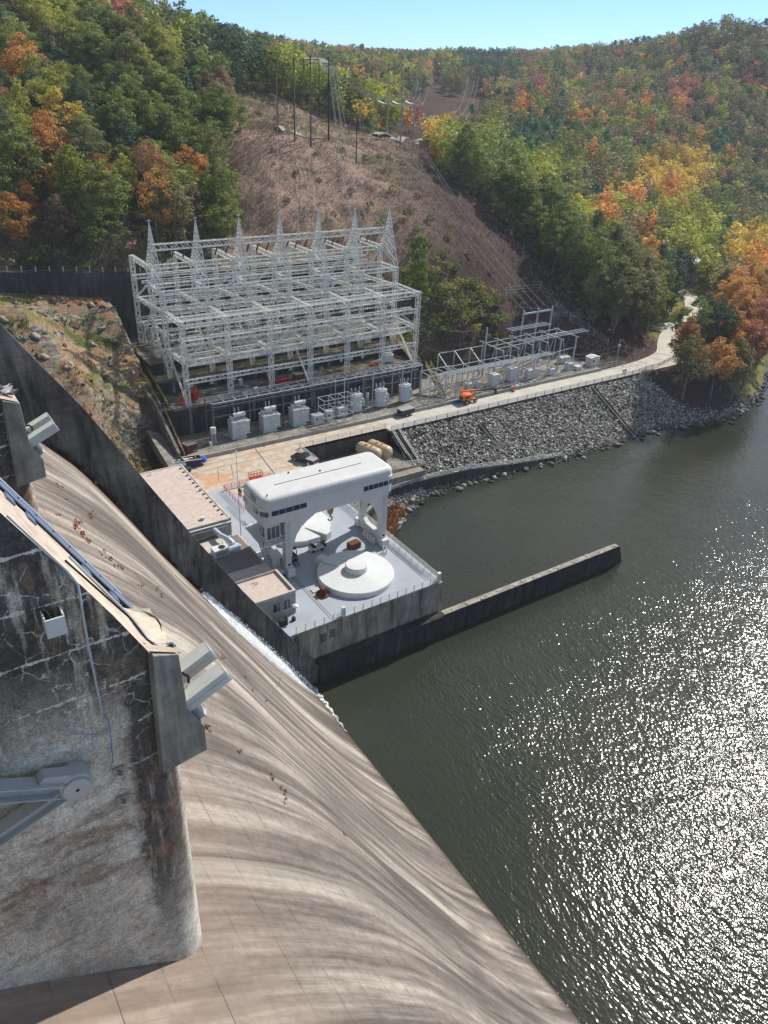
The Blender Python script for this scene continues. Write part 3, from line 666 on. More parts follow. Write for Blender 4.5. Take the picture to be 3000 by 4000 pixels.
def mk_tree(kind, seed):
    rng = np.random.default_rng(seed); lean = rng.normal(size=2)*.03
    if kind == 'pine':
        C, R_ = [], []
        for i in range(15):
            z = .25+.72*i/15; rr = .24*(1-(i/15)**1.15)+.02
            for a in np.arange(0, 6.28, 6.28/(9 if i < 9 else 5)):
                a += rng.uniform(-.3, .3); q = rr*rng.uniform(.45, 1.05); C.append((q*math.cos(a), q*math.sin(a), z-q*.18+rng.uniform(-.015, .015))); R_.append(.05*(1.15-i/20))
        C.append((0, 0, .97)); R_.append(.02)
        V_, Fi = leaf_cloud(np.array(C), np.array(R_), 22, .03, rng, .3, .45); tm = trunk_mesh(seed, lean*.2, 3, .15)
    else:
        wide, z0, K, n = {'round': (.27, .30, 84, 74), 'tall': (.20, .24, 80, 70), 'column': (.15, .16, 70, 66), 'airy': (.25, .28, 60, 44), 'bush': (.55, .02, 46, 70)}[kind]
        C, R_ = [], []
        bias = rng.normal(size=2)*.04
        while len(C) < K:
            d = rng.normal(size=3); d /= np.linalg.norm(d); q = rng.uniform(.35, 1)**.6
            z = z0+(1-z0)*(.5+.44*d[2]*q)
            tz = (z-z0)/(1-z0); w = wide*(math.sin(math.pi*min(1, tz*.85+.15))**.6)
            C.append((d[0]*w*q+bias[0]+lean[0]*z, d[1]*w*q+bias[1]+lean[1]*z, z+rng.uniform(-.02, .02))); R_.append(rng.uniform(.032, .080)*(1.6 if kind == 'bush' else 1))
        V_, Fi = leaf_cloud(np.array(C), np.array(R_), n, .022 if kind != 'bush' else .05, rng)
        tm = trunk_mesh(seed, lean, 9, wide)
    me = bpy.data.meshes.new('crown'); nf = len(Fi)
    me.vertices.add(len(V_)); me.vertices.foreach_set('co', V_.astype(np.float32).ravel()); me.loops.add(nf*4); me.loops.foreach_set('vertex_index', Fi.astype(np.int32).ravel())
    me.polygons.add(nf); me.polygons.foreach_set('loop_start', np.arange(0, nf*4, 4, dtype=np.int32)); me.polygons.foreach_set('loop_total', np.full(nf, 4, np.int32)); me.update(calc_edges=True)
    me.materials.append(LM['green'])
    t = bpy.data.meshes.new('trunk'); t.from_pydata(tm.v, [], tm.f); t.materials.append(M['bark'])
    return me, t
TREES = {kd: [mk_tree(kd, 100*i+j*7+3) for j in range(n_)] for i, (kd, n_) in enumerate([('round', 4), ('tall', 4), ('column', 2), ('airy', 2), ('pine', 2), ('bush', 3)])}
NAMES = {'pine': 'pine_tree', 'bush': 'shrub'}
def plant_tree(kind, colr, loc, h, w=1., label='', group='', rz=None, tilt=(0, 0), cat=None, name=None):
    cm, tm = random.choice(TREES[kind]); r = bpy.data.objects.new(name or NAMES.get(kind, 'broadleaf_tree'), None); COL.objects.link(r)
    w_ = label.split(); label = ' '.join(w_ if len(w_) <= 16 else [x for x in w_ if x not in ('the', 'up', 'tall', 'small', 'one')])
    r.location = loc; r.rotation_euler = (tilt[0], tilt[1], random.uniform(0, 6.28) if rz is None else rz); r.scale = (h*w, h*w, h)
    tag(r, label, cat or ('shrub' if kind == 'bush' else 'tree'), group)
    for nm, me in (('crown', cm), ('trunk', tm)):
        if kind == 'bush' and nm == 'trunk': nm = 'stem'
        o_ = bpy.data.objects.new(nm, me); COL.objects.link(o_); o_.parent = r
        if nm == 'crown': o_.material_slots[0].link = 'OBJECT'; o_.material_slots[0].material = LM[colr]
    return r
def inpoly(x, y, poly):
    c = np.zeros(len(x), bool); j = len(poly)-1
    for i in range(len(poly)):
        xi, yi = poly[i]; xj, yj = poly[j]
        c ^= ((yi > y) != (yj > y)) & (x < (xj-xi)*(y-yi)/(yj-yi+1e-9)+xi); j = i
    return c
BARE = [(503, 222), (560, 205), (600, 213), (640, 228), (720, 258), (790, 292), (905, 292), (930, 340), (960, 395), (1050, 455), (1120, 525), (1190, 595), (1235, 655), (1300, 722), (1345, 745), (1440, 715), (1440, 800),
        (1300, 850), (900, 900), (560, 640), (505, 640), (507, 560), (500, 440), (492, 330)]
FARBARE = [[(905, 305), (880, 255), (895, 215), (930, 200), (985, 205), (1055, 220), (1060, 262), (1030, 292)], [(925, 215), (930, 152), (950, 150), (962, 205)], [(1010, 215), (1018, 178), (1034, 178), (1042, 215)]]
ZONES = [(90, 310, 32, 'orange'), (60, 390, 36, 'rust'), (25, 400, 30, 'orange'), (200, 350, 28, 'orange'), (300, 350, 20, 'rust'), (160, 345, 16, 'rust'), (420, 360, 24, 'orange'), (420, 385, 20, 'rust'),
         (30, 540, 34, 'gold'), (15, 480, 30, 'gold'), (250, 5, 34, 'rust'), (40, 120, 26, 'orange'), (10, 190, 26, 'rust'), (120, 20, 50, 'yellowgreen'), (350, 90, 40, 'yellowgreen'), (300, 50, 30, 'olive'), (415, 190, 34, 'pine'),
         (100, 370, 40, 'yellowgreen'), (235, 365, 40, 'yellowgreen'), (360, 350, 36, 'yellowgreen'), (65, 215, 26, 'yellowgreen'), (120, 235, 22, 'gold'), (20, 90, 50, 'green'), (230, 90, 70, 'green'), (250, 200, 90, 'green'), (210, 420, 46, 'green'),
         (120, 440, 40, 'brown'), (140, 490, 34, 'brown'), (330, 470, 34, 'olive'), (480, 80, 50, 'dark'), (540, 130, 40, 'dark'), (475, 170, 30, 'brown'), (450, 130, 34, 'green'), (560, 190, 20, 'dark'), (470, 400, 36, 'green'), (480, 470, 36, 'yellowgreen'), (445, 260, 50, 'green'),
         (620, 140, 30, 'yellowgreen'), (650, 190, 50, 'yellowgreen'), (745, 210, 26, 'rust'), (800, 240, 30, 'gold'), (830, 200, 26, 'yellowgreen'),
         (960, 265, 30, 'gold'), (925, 320, 18, 'yellowgreen'), (1000, 330, 60, 'green'), (1080, 330, 60, 'green'), (1150, 290, 30, 'pine'), (1200, 270, 30, 'pine'), (1230, 330, 40, 'green'), (1110, 420, 60, 'green'), (1200, 450, 50, 'green'), (1250, 520, 60, 'green'),
         (1310, 450, 26, 'orange'), (1110, 480, 16, 'gold'), (1330, 560, 30, 'olive'), (1320, 520, 20, 'yellowgreen'), (1310, 510, 18, 'rust'), (1400, 560, 40, 'orange'), (1370, 620, 40, 'olive'), (1350, 680, 40, 'green'), (1290, 600, 50, 'green'), (1210, 580, 40, 'dark'),
         (1180, 350, 30, 'yellowgreen'), (1060, 280, 26, 'yellowgreen'), (1270, 450, 34, 'yellowgreen'), (1190, 520, 26, 'yellowgreen'), (1500, 460, 50, 'yellowgreen'), (1530, 520, 40, 'yellowgreen'), (1560, 450, 24, 'green'), (1460, 400, 36, 'orange'), (1390, 420, 30, 'orange'), (1480, 360, 60, 'gold'), (1420, 360, 40, 'gold'), (1550, 345, 24, 'yellowgreen'), (1460, 590, 26, 'dark'),
         (1610, 640, 60, 'orange'), (1640, 700, 60, 'rust'), (1570, 740, 40, 'orange'), (1620, 520, 40, 'gold'), (1650, 560, 40, 'orange'), (1600, 580, 30, 'olive'), (1540, 790, 36, 'orange'), (1490, 480, 60, 'yellowgreen'),
         (1130, 220, 16, 'orange'), (1170, 180, 16, 'rust'), (1390, 220, 16, 'orange'), (1260, 250, 20, 'orange'), (1480, 190, 30, 'rust'), (1640, 170, 30, 'rust'), (1560, 310, 24, 'pine'), (1640, 250, 40, 'olive'), (1150, 130, 22, 'brown'), (1120, 300, 20, 'pine'), (1060, 110, 60, 'dark'), (1600, 60, 50, 'olive')]
def colour_at(x, y, far):
    best, bw = None, 0
    for zx, zy, r, c_ in ZONES:
        w = 1-math.hypot(x-zx, y-zy)/(r*1.15)
        if w > bw and random.random() < .45+w: best, bw = c_, w
    if best: return best
    if x < 620 and not far:
        if y > 330: return random.choices(['green', 'olive', 'brown', 'orange', 'yellowgreen', 'dark'], [5, 3, 2.2, 1.2, 2, 1.5])[0]
        return random.choices(['green', 'dark', 'olive', 'yellowgreen', 'brown'], [6, 2.5, 1.5, 1.5, .5])[0]
    if far: return random.choices(['green', 'olive', 'brown', 'dark', 'yellowgreen', 'rust', 'orange', 'pine'], [3.2, 4.6, 3.2, 2.4, 1.8, 1.1, .6, .8])[0]
    return random.choices(['green', 'olive', 'yellowgreen', 'dark', 'orange', 'brown', 'gold'], [5, 3.5, 3.2, 1.6, 1.2, 1.5, .7])[0]
# candidate positions
cand = []
def scatter(u0, u1, v0, v1, sp_):
    nu_, nv_ = int((u1-u0)/sp_), int((v1-v0)/(sp_*.87)); a = []
    for j in range(nv_):
        for i in range(nu_): a.append((u0+(i+.5*(j % 2))*sp_+random.uniform(-.33, .33)*sp_, v0+j*sp_*.87+random.uniform(-.33, .33)*sp_))
    return np.array(a)
near = scatter(-140, 330, 104, 400, 6.6)
hN = height(near, False); X, Y, Zc = proj(np.c_[near, hN]); X /= D; Y /= D
Xt, Yt, _ = proj(np.c_[near, hN+16]); Xt /= D; Yt /= D
slopeok = (shore_d(near) > 3.5) & (road_d(near) > 6.5) & ~((near[:, 0] > 186) & (near[:, 0] < 216) & (near[:, 1] > 128) & (near[:, 1] < 148)) & (site_w(near) < .02) & ~((near[:, 1] < 179.5) & (near[:, 0] < 112)) & ~((near[:, 0] < 172) & (near[:, 1] < 128.))
dist = near @ FWD0[:2]
ok = slopeok & ~inpoly(X, Y, BARE) & (Xt > -40) & (Xt < 1700) & (Yt > -160) & (Y < 1000) & (Zc > 5) & (dist < 345)
for P_ in FARBARE: ok &= ~inpoly(X, Y, P_)
# is the top of the tree in sight above the ground in front of it?
def in_sight(P, z):
    vis = np.ones(len(P), bool)
    for t in np.linspace(.45, .97, 26):
        q = P*t; hh = height(q, False); vis &= (CAMZ+(z-CAMZ)*t > hh-1)
    return vis
i1 = np.where(ok)[0]; i1 = i1[in_sight(near[i1], hN[i1]+17)]
cand = [(dist[i], near[i, 0], near[i, 1], hN[i], Xt[i], Yt[i]) for i in i1]; cand.sort()
print('near trees', len(cand))
NT_IND = 262
DESC = {'green': 'mid green', 'yellowgreen': 'yellow green', 'dark': 'dark green', 'olive': 'dull olive', 'orange': 'orange', 'rust': 'rust red', 'gold': 'golden yellow', 'brown': 'thin brown', 'pine': 'green'}
SHAPE = {'pine': 'conical', 'round': 'round', 'tall': 'slender', 'column': 'narrow', 'airy': 'thin leaved', 'bush': 'low'}
DN = {'green': 'green', 'yellowgreen': 'yellow green', 'dark': 'dark', 'olive': 'olive', 'orange': 'orange', 'rust': 'red', 'gold': 'golden', 'brown': 'brown', 'pine': 'pine'}
COLS = {}
def nb(i, x, y):
    """colour of the closest neighbour, the detail that tells look-alike trees apart"""
    j = min((math.hypot(c[4]-x, c[5]-y), k_) for k_, c in enumerate(cand[:NT_IND]) if k_ != i)[1]
    c = cand[j]; side = 'over' if c[5] > y+12 else 'below' if c[5] < y-12 else 'beside'
    return f', {side} {"an" if COLS[j][0] in "oa" else "a"} {DN[COLS[j]]} one'
def where(x, y):
    if x < 620:
        h_ = 'high up' if y < 130 else 'halfway up' if y < 250 else 'lower down' if y < 370 else 'at the wall'
        return (['above the first guard posts', 'above the middle guard posts', 'above the last guard posts', 'behind the first lattice spire', 'behind the second lattice spire', 'beside the bare hill'][min(5, int(max(0, x)/85))], h_)
    if x < 900: return ('behind the wooden poles' if x < 740 else 'behind the bare crest'), 'on the ridge'
    if y > 560 and x > 1540: return 'beyond the rocks', 'on the river bank'
    h_ = 'upper row' if y < 300 else 'middle rows' if y < 430 else 'lowest row'
    if x < 1340: return (['at the head of the bare corridor', 'along the bare corridor', 'above the small substation', 'above the white hut'][min(3, int((x-900)/110))], h_)
    return ('above the bend of the road' if x < 1450 else 'by the half hidden house' if x < 1560 else 'beyond the road end'), h_
rest = []
for i, c in enumerate(cand): COLS[i] = colour_at(c[4], c[5]+25, False)
for i, (d_, u, v, z, x, y) in enumerate(cand):
    c_ = COLS[i]
    if i >= NT_IND: rest.append((u, v, z, c_, random.uniform(13, 19))); continue
    kd = 'pine' if c_ == 'pine' else random.choices(['round', 'tall', 'column', 'airy'], [4, 4, 1, 1.5 if c_ not in ('brown',) else 8])[0]
    h = random.uniform(13, 19.5) if x < 620 else random.uniform(14, 22)
    if y > 500 and x < 620: h *= .8
    if x > 1500 and y > 500: h = random.uniform(15, 21)
    pl, how = where(x, y)
    z = hz(u, v)
    plant_tree(kd, c_, (u, v, z-.4), h*(1.0 if kd == 'pine' else 1.05), random.uniform(.95, 1.35), f'{"tall " if h > 17.5 else "small " if h < 14.5 else ""}{SHAPE[kd]} {DESC[c_]} tree {how} {pl}'+nb(i, x, y),
               f'{SHAPE[kd]} {DESC[c_]} trees, {how} {pl}', tilt=(random.gauss(0, .04), random.gauss(0, .04)))
# shrubs and vines on the slope right of the lattice yard
q = ground_ray(900*D, 640*D)
SH = []
for (x, y, r, c_) in [(905, 640, 2.6, 'green'), (940, 650, 2.4, 'green'), (880, 600, 1.8, 'green'), (930, 610, 2.2, 'green'), (965, 640, 2, 'yellowgreen'), (900, 690, 2.6, 'green'), (945, 700, 2.3, 'olive'), (985, 680, 2.6, 'green'), (1030, 690, 2.8, 'olive'),
                      (1060, 710, 2.4, 'green'), (1015, 650, 2.2, 'olive'), (1050, 670, 2.4, 'green'), (920, 745, 2.6, 'olive'), (970, 735, 2.3, 'green'), (1020, 735, 2.2, 'brown'), (1080, 740, 2, 'olive'), (900, 780, 2, 'green'), (940, 785, 1.9, 'olive'),
                      (955, 560, 1.8, 'green'), (985, 590, 2, 'green'), (925, 540, 1.6, 'olive'), (890, 550, 1.5, 'green'), (1010, 620, 1.8, 'green'), (880, 655, 2, 'green'), (560, 250, 1.1, 'olive'), (590, 330, 1.2, 'green'), (540, 360, 1.2, 'brown'), (640, 380, 1.3, 'olive'), (680, 340, 1.1, 'brown'), (740, 330, 1.4, 'green'), (760, 420, 1.5, 'olive'), (800, 450, 1.5, 'green'), (820, 490, 1.6, 'green'), (620, 440, 1.2, 'brown'), (720, 470, 1.3, 'olive'), (840, 350, 1.5, 'green'), (900, 430, 1.5, 'olive'), (930, 480, 1.6, 'green'), (970, 520, 1.6, 'olive'), (1010, 560, 1.5, 'brown'), (1060, 590, 1.4, 'brown'), (1120, 650, 1.4, 'olive'), (790, 350, 1.6, 'olive'), (830, 380, 1.8, 'green'), (850, 420, 2, 'green'), (880, 470, 1.8, 'green'), (900, 505, 1.6, 'green'),
                      (730, 520, 1.8, 'green'), (700, 522, 1.5, 'green'), (690, 395, 1.1, 'olive'), (610, 350, 1.1, 'olive'), (1040, 640, 2.2, 'gold'), (1080, 660, 2, 'olive'), (870, 360, 1.6, 'olive'), (820, 345, 1.5, 'yellowgreen'), (1130, 690, 1.4, 'brown'), (1180, 710, 1.3, 'brown'), (905, 725, 2, 'green'), (960, 765, 1.8, 'brown'),
                      (1000, 760, 1.7, 'olive'), (1040, 765, 1.5, 'brown')]:
    g = ground_ray(x*D, y*D)
    if g: SH.append(plant_tree('bush', c_, (g[0], g[1], g[2]-.3), r*1.5, random.uniform(.9, 1.25), f'{DESC[c_]} shrub growing on the slope beside the lattice yard' if x > 860 and y > 520 else f'{DESC[c_]} shrub growing on the bare brown hillside',
                                 f'{DESC[c_]} shrubs, '+('slope beside the lattice yard' if x > 860 and y > 520 else 'bare brown hillside')))
# vine-covered column
rv = thing('vine_covered_tree', 'tall bright green column of vines beside the lattice yard', 'tree', (q[0], q[1], q[2]))
rng = np.random.default_rng(5); top = onv(900*D, 508*D, q[1])[2]; hh = top-q[2]
C, R_ = [], []
for i in range(130):
    t = rng.uniform(0, 1); w = 1.9+2.6*max(0, .35-t)**1.0*2; a = rng.uniform(0, 6.28); C.append((q[0]+w*math.cos(a)*.9*(1 if t < .93 else .5), q[1]+w*math.sin(a)*.9, q[2]+hh*t*.97)); R_.append(rng.uniform(.5, .85))
V_, Fi = leaf_cloud(np.array(C), np.array(R_), 60, .38, rng, .2, .9)
vc = np_mesh('foliage', V_, Fi, LM['vine']); vc.parent = rv; vc.matrix_parent_inverse = Matrix.Translation(-Vector(rv.location))
m = MB(); m.bar((q[0], q[1], q[2]-.5), (q[0], q[1], q[2]+hh*.9), .6, n=7, w2=.3); m.build('trunk', M['bark'], rv)
# far woods: one mass
farp = scatter(-40, 1000, 160, 1080, 8.4)
fd = farp @ FWD0[:2]; far_ok = (fd > 335) & (fd < 1010)
farp = farp[far_ok]; fh = height(farp, True); X, Y, Zc = proj(np.c_[farp, fh+11]); X /= D; Y /= D
ok = (X > -60) & (X < 1720) & (Y > -80) & (shore_d(farp) > 6)
Xb, Yb, _ = proj(np.c_[farp, fh]); Xb /= D; Yb /= D
for P_ in FARBARE: ok &= ~inpoly(Xb, Yb, P_)
ok &= ~inpoly(Xb, Yb, BARE)
farp, fh, X, Y = farp[ok], fh[ok], X[ok], Y[ok]
vis = in_sight(farp, fh+15); farp, fh, X, Y = farp[vis], fh[vis], X[vis], Y[vis]
print('far trees', len(farp), 'rest', len(rest))
PATH = []
for j in range(5):
    rng = np.random.default_rng(50+j); C, R_ = [], []
    pine = j == 4
    for _ in range(26):
        d = rng.normal(size=3); d /= np.linalg.norm(d); qn = rng.uniform(.4, 1)
        if pine: z = rng.uniform(.15, .97); C.append((d[0]*.24*(1-z), d[1]*.24*(1-z), z)); R_.append(.05+.12*(1-z))
        else: C.append((d[0]*.23*qn, d[1]*.23*qn, .55+.38*d[2]*qn)); R_.append(rng.uniform(.06, .12))
    PATH.append(leaf_cloud(np.array(C), np.array(R_), 13, .06, rng, .5, .9))
Vs, Fs, Cs, off = [], [], [], 0
items = [(farp[i, 0], farp[i, 1], fh[i], colour_at(X[i], Y[i], True), random.uniform(11, 19)) for i in range(len(farp))]+rest
for (u, v, z, c_, h) in items:
    V0, F0 = PATH[4 if c_ == 'pine' else random.randint(0, 3)]; a = random.uniform(0, 6.28); ca, sa = math.cos(a), math.sin(a); w = h*random.uniform(1., 1.35)
    V1 = np.stack([(V0[:, 0]*ca-V0[:, 1]*sa)*w+u, (V0[:, 0]*sa+V0[:, 1]*ca)*w+v, V0[:, 2]*h+z-.5], 1)
    cc = np.array(PAL[c_]); t = random.uniform(0, 1.6); base_ = cc[1]*(1-abs(t-.8))+cc[0 if t < .8 else 2]*abs(t-.8)
    cols = np.repeat(1.25*base_*RNG.uniform(.72, 1.25, (len(V1)//4, 1)), 4, axis=0)
    Vs.append(V1); Fs.append(F0+off); Cs.append(cols); off += len(V1)
k = NT('far_leaves', .7, .2); at_ = k.n('ShaderNodeAttribute'); at_.attribute_name = 'tint'; k.col(at_.outputs['Color'])
tr = k.n('ShaderNodeBsdfTranslucent'); k.lk(at_.outputs['Color'], tr.inputs[0]); ms = k.n('ShaderNodeMixShader'); ms.inputs[0].default_value = .25
k.lk(k.b.outputs[0], ms.inputs[1]); k.lk(tr.outputs[0], ms.inputs[2]); k.lk(ms.outputs[0], k.t.nodes['Material Output'].inputs[0])
fw = np_mesh('far_woods', np.vstack(Vs), np.vstack(Fs), k.m, cols=np.vstack(Cs))
tag(fw, 'far autumn woods covering the ridges in green, olive and rust', 'woods', kind='stuff')
# dry brush on the bare hill, undergrowth below the trees
def brush(name, polys, n, size, mat, label, cat, dmin=130, dmax=560, tall=1., ex=None):
    V_, Fi = [], []
    pts = []
    for poly, cnt in polys:
        xs = [p_[0] for p_ in poly]; ys = [p_[1] for p_ in poly]; c0 = 0
        G = np.stack([RNG.uniform(40, 330, cnt*8), RNG.uniform(128, 420, cnt*8)], 1)
        hh = height(G, True); X, Y, Z = proj(np.c_[G, hh]); X /= D; Y /= D
        okk = inpoly(X, Y, poly) & (road_d(G) > 5) & (site_w(G) < .05) & ~((G[:, 0] < 111) & (G[:, 1] < 176.2)) & (shore_d(G) > 15)
        pts += [(*G[i], hh[i]) for i in np.where(okk)[0][:cnt]]
    P = np.array(pts); m_ = len(P); K = 5
    a = RNG.uniform(0, 6.28, (m_, K)); L = size*RNG.uniform(.4, 1.3, (m_, K)); lean = RNG.normal(size=(m_, K, 2))*.6
    b0 = P[:, None, :]+np.stack([RNG.normal(size=(m_, K))*size*.7, RNG.normal(size=(m_, K))*size*.7, np.full((m_, K), -.15)], 2)
    w = np.stack([np.cos(a)*L*.09, np.sin(a)*L*.09, np.zeros_like(a)], 2); top = b0+np.stack([lean[..., 0]*L, lean[..., 1]*L, L*tall+.1], 2)
    V_ = np.stack([b0-w*1.6, b0+w*1.6, top+w*.5, top-w*.5], 2).reshape(-1, 3)
    return tag(np_mesh(name, V_, np.arange(len(V_)).reshape(-1, 4), mat), label, cat, kind='stuff')
k = NT('dry_brush', .9, .1); k.col(k.ramp(k.noise(.8, 5, rough=.8), [(.3, (.13, .088, .065)), (.5, (.36, .255, .195)), (.7, (.58, .46, .37))])); M['brush'] = k.m
brush('dry_brush', [(BARE, 9000)], 0, .62, M['brush'], 'dry brown brush and cut stalks covering the bare hillside', 'brush')
k = NT('green_scrub', .8, .2); k.col(k.ramp(k.noise(.5, 4), [(.3, (.06, .085, .02)), (.7, (.22, .28, .06))])); M['scrub'] = k.m
brush('green_vines', [([(860, 590), (900, 560), (960, 560), (1020, 610), (1090, 660), (1090, 740), (1010, 780), (930, 800), (870, 790)], 2500), ([(800, 330), (850, 380), (900, 450), (950, 520), (1000, 570), (960, 590), (880, 540), (850, 460), (790, 390)], 700)], 0, .55, M['scrub'],
      'green vines and undergrowth covering the slope beside the lattice yard', 'vines')
# ------------------------------------------------------------------ roof buildings behind the training wall
def building(label, u0, u1, v0, v1, z, roofm, parapet=.35, wallm=None):
    t = thing('flat_roof_building', label, 'building', ((u0+u1)/2, (v0+v1)/2, 0))
    m = MB(); m.box((u0, v0, .004), (u1, v1, z-.02)); w = m.build('wall', wallm or M['conc'], t)
    m = MB(); m.box((u0+.3, v0+.3, z-.015), (u1-.3, v1-.3, z+.05)); m.build('roof', roofm, t)
    p_ = MB(); q = parapet
    p_.box((u0-.03, v0-.03, z-.012), (u1+.03, v0+.28, z+q)); p_.box((u0-.03, v1-.28, z-.012), (u1+.03, v1+.03, z+q))
    p_.box((u1-.28, v0+.282, z-.012), (u1+.03, v1-.282, z+q)); p_.box((u0-.03, v0+.282, z-.012), (u0+.28, v1-.282, z+q))
    p_.build('parapet', M['conc_light'], t); return t
b1 = building('large flat roofed building with pinkish gravel roof beside the powerhouse deck', 21, 40.3, 101.0, 122.9, 4.4, M['roof_gravel'], .14)
m = MB(); m.box((21, 100.6, 3.9), (40.2, 100.95, 4.1)); m.cyl((27, 100.7, 3.5), .16, 12.5, 10, 'x'); m.build('eaves_pipe', M['white_dirty'], b1)
m = MB()
for i in range(13): m.box((39.3, 102.6+i*1.55, 4.46), (39.75, 102.8+i*1.55, 4.62))
m.build('roof_clip', M['black'], b1)
m = MB(); m.cyl((36.3, 102.8, 4.45), .28, .35, 12); m.cyl((36.3, 102.8, 4.8), .42, .12, 12); m.build('roof_vent', M['rail'], b1)
m = MB()
for (x, y) in ((24.5, 121.6), (30, 121.5), (34.2, 121.6), (39.5, 112)): m.cyl((x, y, 4.45), .1, .5, 8); m.cyl((x, y, 4.95), .17, .1, 8)
m.build('vent_pipe', M['white_dirty'], b1)
b2 = building('low building with dark brown felt roof between two lighter roofs', 21, 40.3, 85.4, 98.3, 3.0, M['roof_brown'], .06)
m = MB(); m.box((21.3, 85.75, 3.06), (40.0, 88.6, 3.075)); m.build('roof_strip', M['roof_gravel'], b2)
m = MB(); m.box((21.3, 95.2, 3.06), (37.5, 98.0, 3.08)); m.build('roof_patch', M['conc_light'], b2)
b3 = building('small concrete block with pinkish gravel roof and raised pale parapet', 21, 40.4, 79.0, 85.1, 3.6, M['roof_gravel'], .42)
m = MB()
for x, w_ in ((36.9, 1.0), (38.6, .9)): m.box((x, 78.93, 1.3), (x+w_, 78.99, 2.7))
m.build('window', M['glass'], b3)
m = MB()
for x in (37.37, 39.02): m.box((x, 78.9, 1.3), (x+.07, 78.925, 2.7))
m.box((36.85, 78.89, 1.2), (39.6, 78.92, 1.27)); m.build('window_frame', M['rail'], b3)
m = MB(); m.box((33.2, 78.92, .02), (34.3, 78.985, 2.15)); m.build('door', M['black'], b3)
m = MB(); m.path([(35.6, 83.6, 3.68), (36.0, 83.9, 3.70), (36.7, 83.7, 3.69), (36.6, 83.3, 3.7), (35.9, 83.4, 3.69)], .05); tag(m.build('hose', M['red']), 'red hose lying coiled on the small parapet roof', 'hose')
# louvred recess between the two buildings with ducts and units
m = MB()
for i in range(9): m.box((27, 99.0+i*.17, 3.3-.28*i*.6), (38.3, 99.08+i*.17, 3.36-.28*i*.6))
lv = m.build('louvre_panel', M['steel_dark']); tag(lv, 'dark slatted louvre panel between the gravel roof and the brown roof', 'louvre')
def ac_unit(label, c, d):
    t = thing('air_conditioner', label, 'air conditioner', c, 'air conditioners on the brown roof')
    m = MB(); m.cbox((c[0], c[1], c[2]+d[2]/2), d); m.build('casing', M['white_dirty'], t, bevel=.03)
    m = MB(); m.cyl((c[0]+d[0]*.15, c[1], c[2]+d[2]), d[1]*.3, .08, 16); m.build('fan', M['black'], t)
    m = MB()
    for i in range(5): m.box((c[0]-d[0]*.4, c[1]-d[1]/2-.015, c[2]+d[2]*(.2+.13*i)), (c[0]+d[0]*.4, c[1]-d[1]/2-.005, c[2]+d[2]*(.26+.13*i)))
    m.build('grille', M['steel_dark'], t)
ac_unit('large grey rooftop unit with a round black fan on brown roof', (35.4, 94.0, 3.08), (2.3, 1.7, 1.2)); ac_unit('small upright grey unit standing at the edge of the black wall', (32.0, 96.6, 3.08), (1.0, .8, 1.6))
t = thing('air_duct', 'bent silver air duct above the rooftop unit', 'duct', (37.5, 96, 3.1))
m = MB(); m.path([(36.9, 99.6, 4.0), (36.9, 97.6, 4.2), (37.6, 95.6, 4.2), (37.9, 94.6, 3.9)], .8, 8); m.build('duct', M['duct'], t)
m = MB(); m.lathe((37.9, 94.3, 3.08), [(1.0, 0), (1.0, .5), (.85, .7)], 18); m.build('drum', M['duct'], t)
m = MB(); m.bar((36.5, 95.6, 3.1), (36.5, 95.6, 4.1), .12); m.bar((38.6, 97, 3.1), (38.6, 97, 4.2), .12); m.build('support', M['steel_tube'], t)
t = thing('satellite_mast', 'white lamp dish on a post beside the small block', 'mast', (39.3, 77.6, 0))
m = MB(); m.cyl((39.3, 77.6, 0), .3, .5, 12); m.build('base', M['black'], t)
m = MB(); m.path([(39.3, 77.6, .5), (39.2, 77.6, 1.4), (39.7, 77.8, 2.3)], .09); m.build('pole', M['steel_dark'], t)
m = MB(); m.lathe((39.7, 77.8, 2.2), [(.5, 0), (.45, .12), (.2, .26)], 16); m.build('dish', M['white'], t)
m = MB(); m.cbox((37.6, 77.5, .45), (1.1, .8, .9)); m.cbox((37.6, 77.5, .95), (1.2, .9, .08)); tag(m.build('storage_box', M['black']), 'black storage box standing by the small concrete block', 'box')
# flagpole
t = thing('flagpole', 'tall thin grey flagpole beside the gravel roof with a drooping flag', 'flagpole', (42.1, 101.6, 0))
ft = onv(900, 1772, 101.6)
m = MB(); m.bar((42.1, 101.6, 0), (42.1, 101.6, ft[2]), .16, n=8, w2=.08); m.build('pole', M['steel_tube'], t)
m = MB(); m.lathe((42.1, 101.6, ft[2]), [(.05, 0), (.16, .08), (.16, .2), (.02, .3)], 10); m.build('finial', M['white'], t)
zf = ft[2]*.60
m = MB(); m.add([(42.15, 101.6, zf), (42.15, 101.6, zf-1.5), (42.5, 101.4, zf-1.9), (42.6, 101.35, zf-.7), (42.4, 101.45, zf-.3)], [(0, 1, 2, 3, 4)]); fl = m.build('flag', M['white'], t)
sol = fl.modifiers.new('s', 'SOLIDIFY'); sol.thickness = .02
k = NT('flag_cloth', .8); s_ = k.sep(); st = k.math('GREATER_THAN', k.math('FRACT', k.math('MULTIPLY', s_[0], 9.)), .5)
k.col(k.mix(k.math('GREATER_THAN', s_[2], zf-.75), k.mix(st, (.7, .68, .66), (.5, .05, .06)), (.03, .05, .22))); fl.data.materials[0] = k.m
M['metal_plate'] = speck('hatch_cover_paint', (.60, .615, .61), (.52, .535, .535), .5)
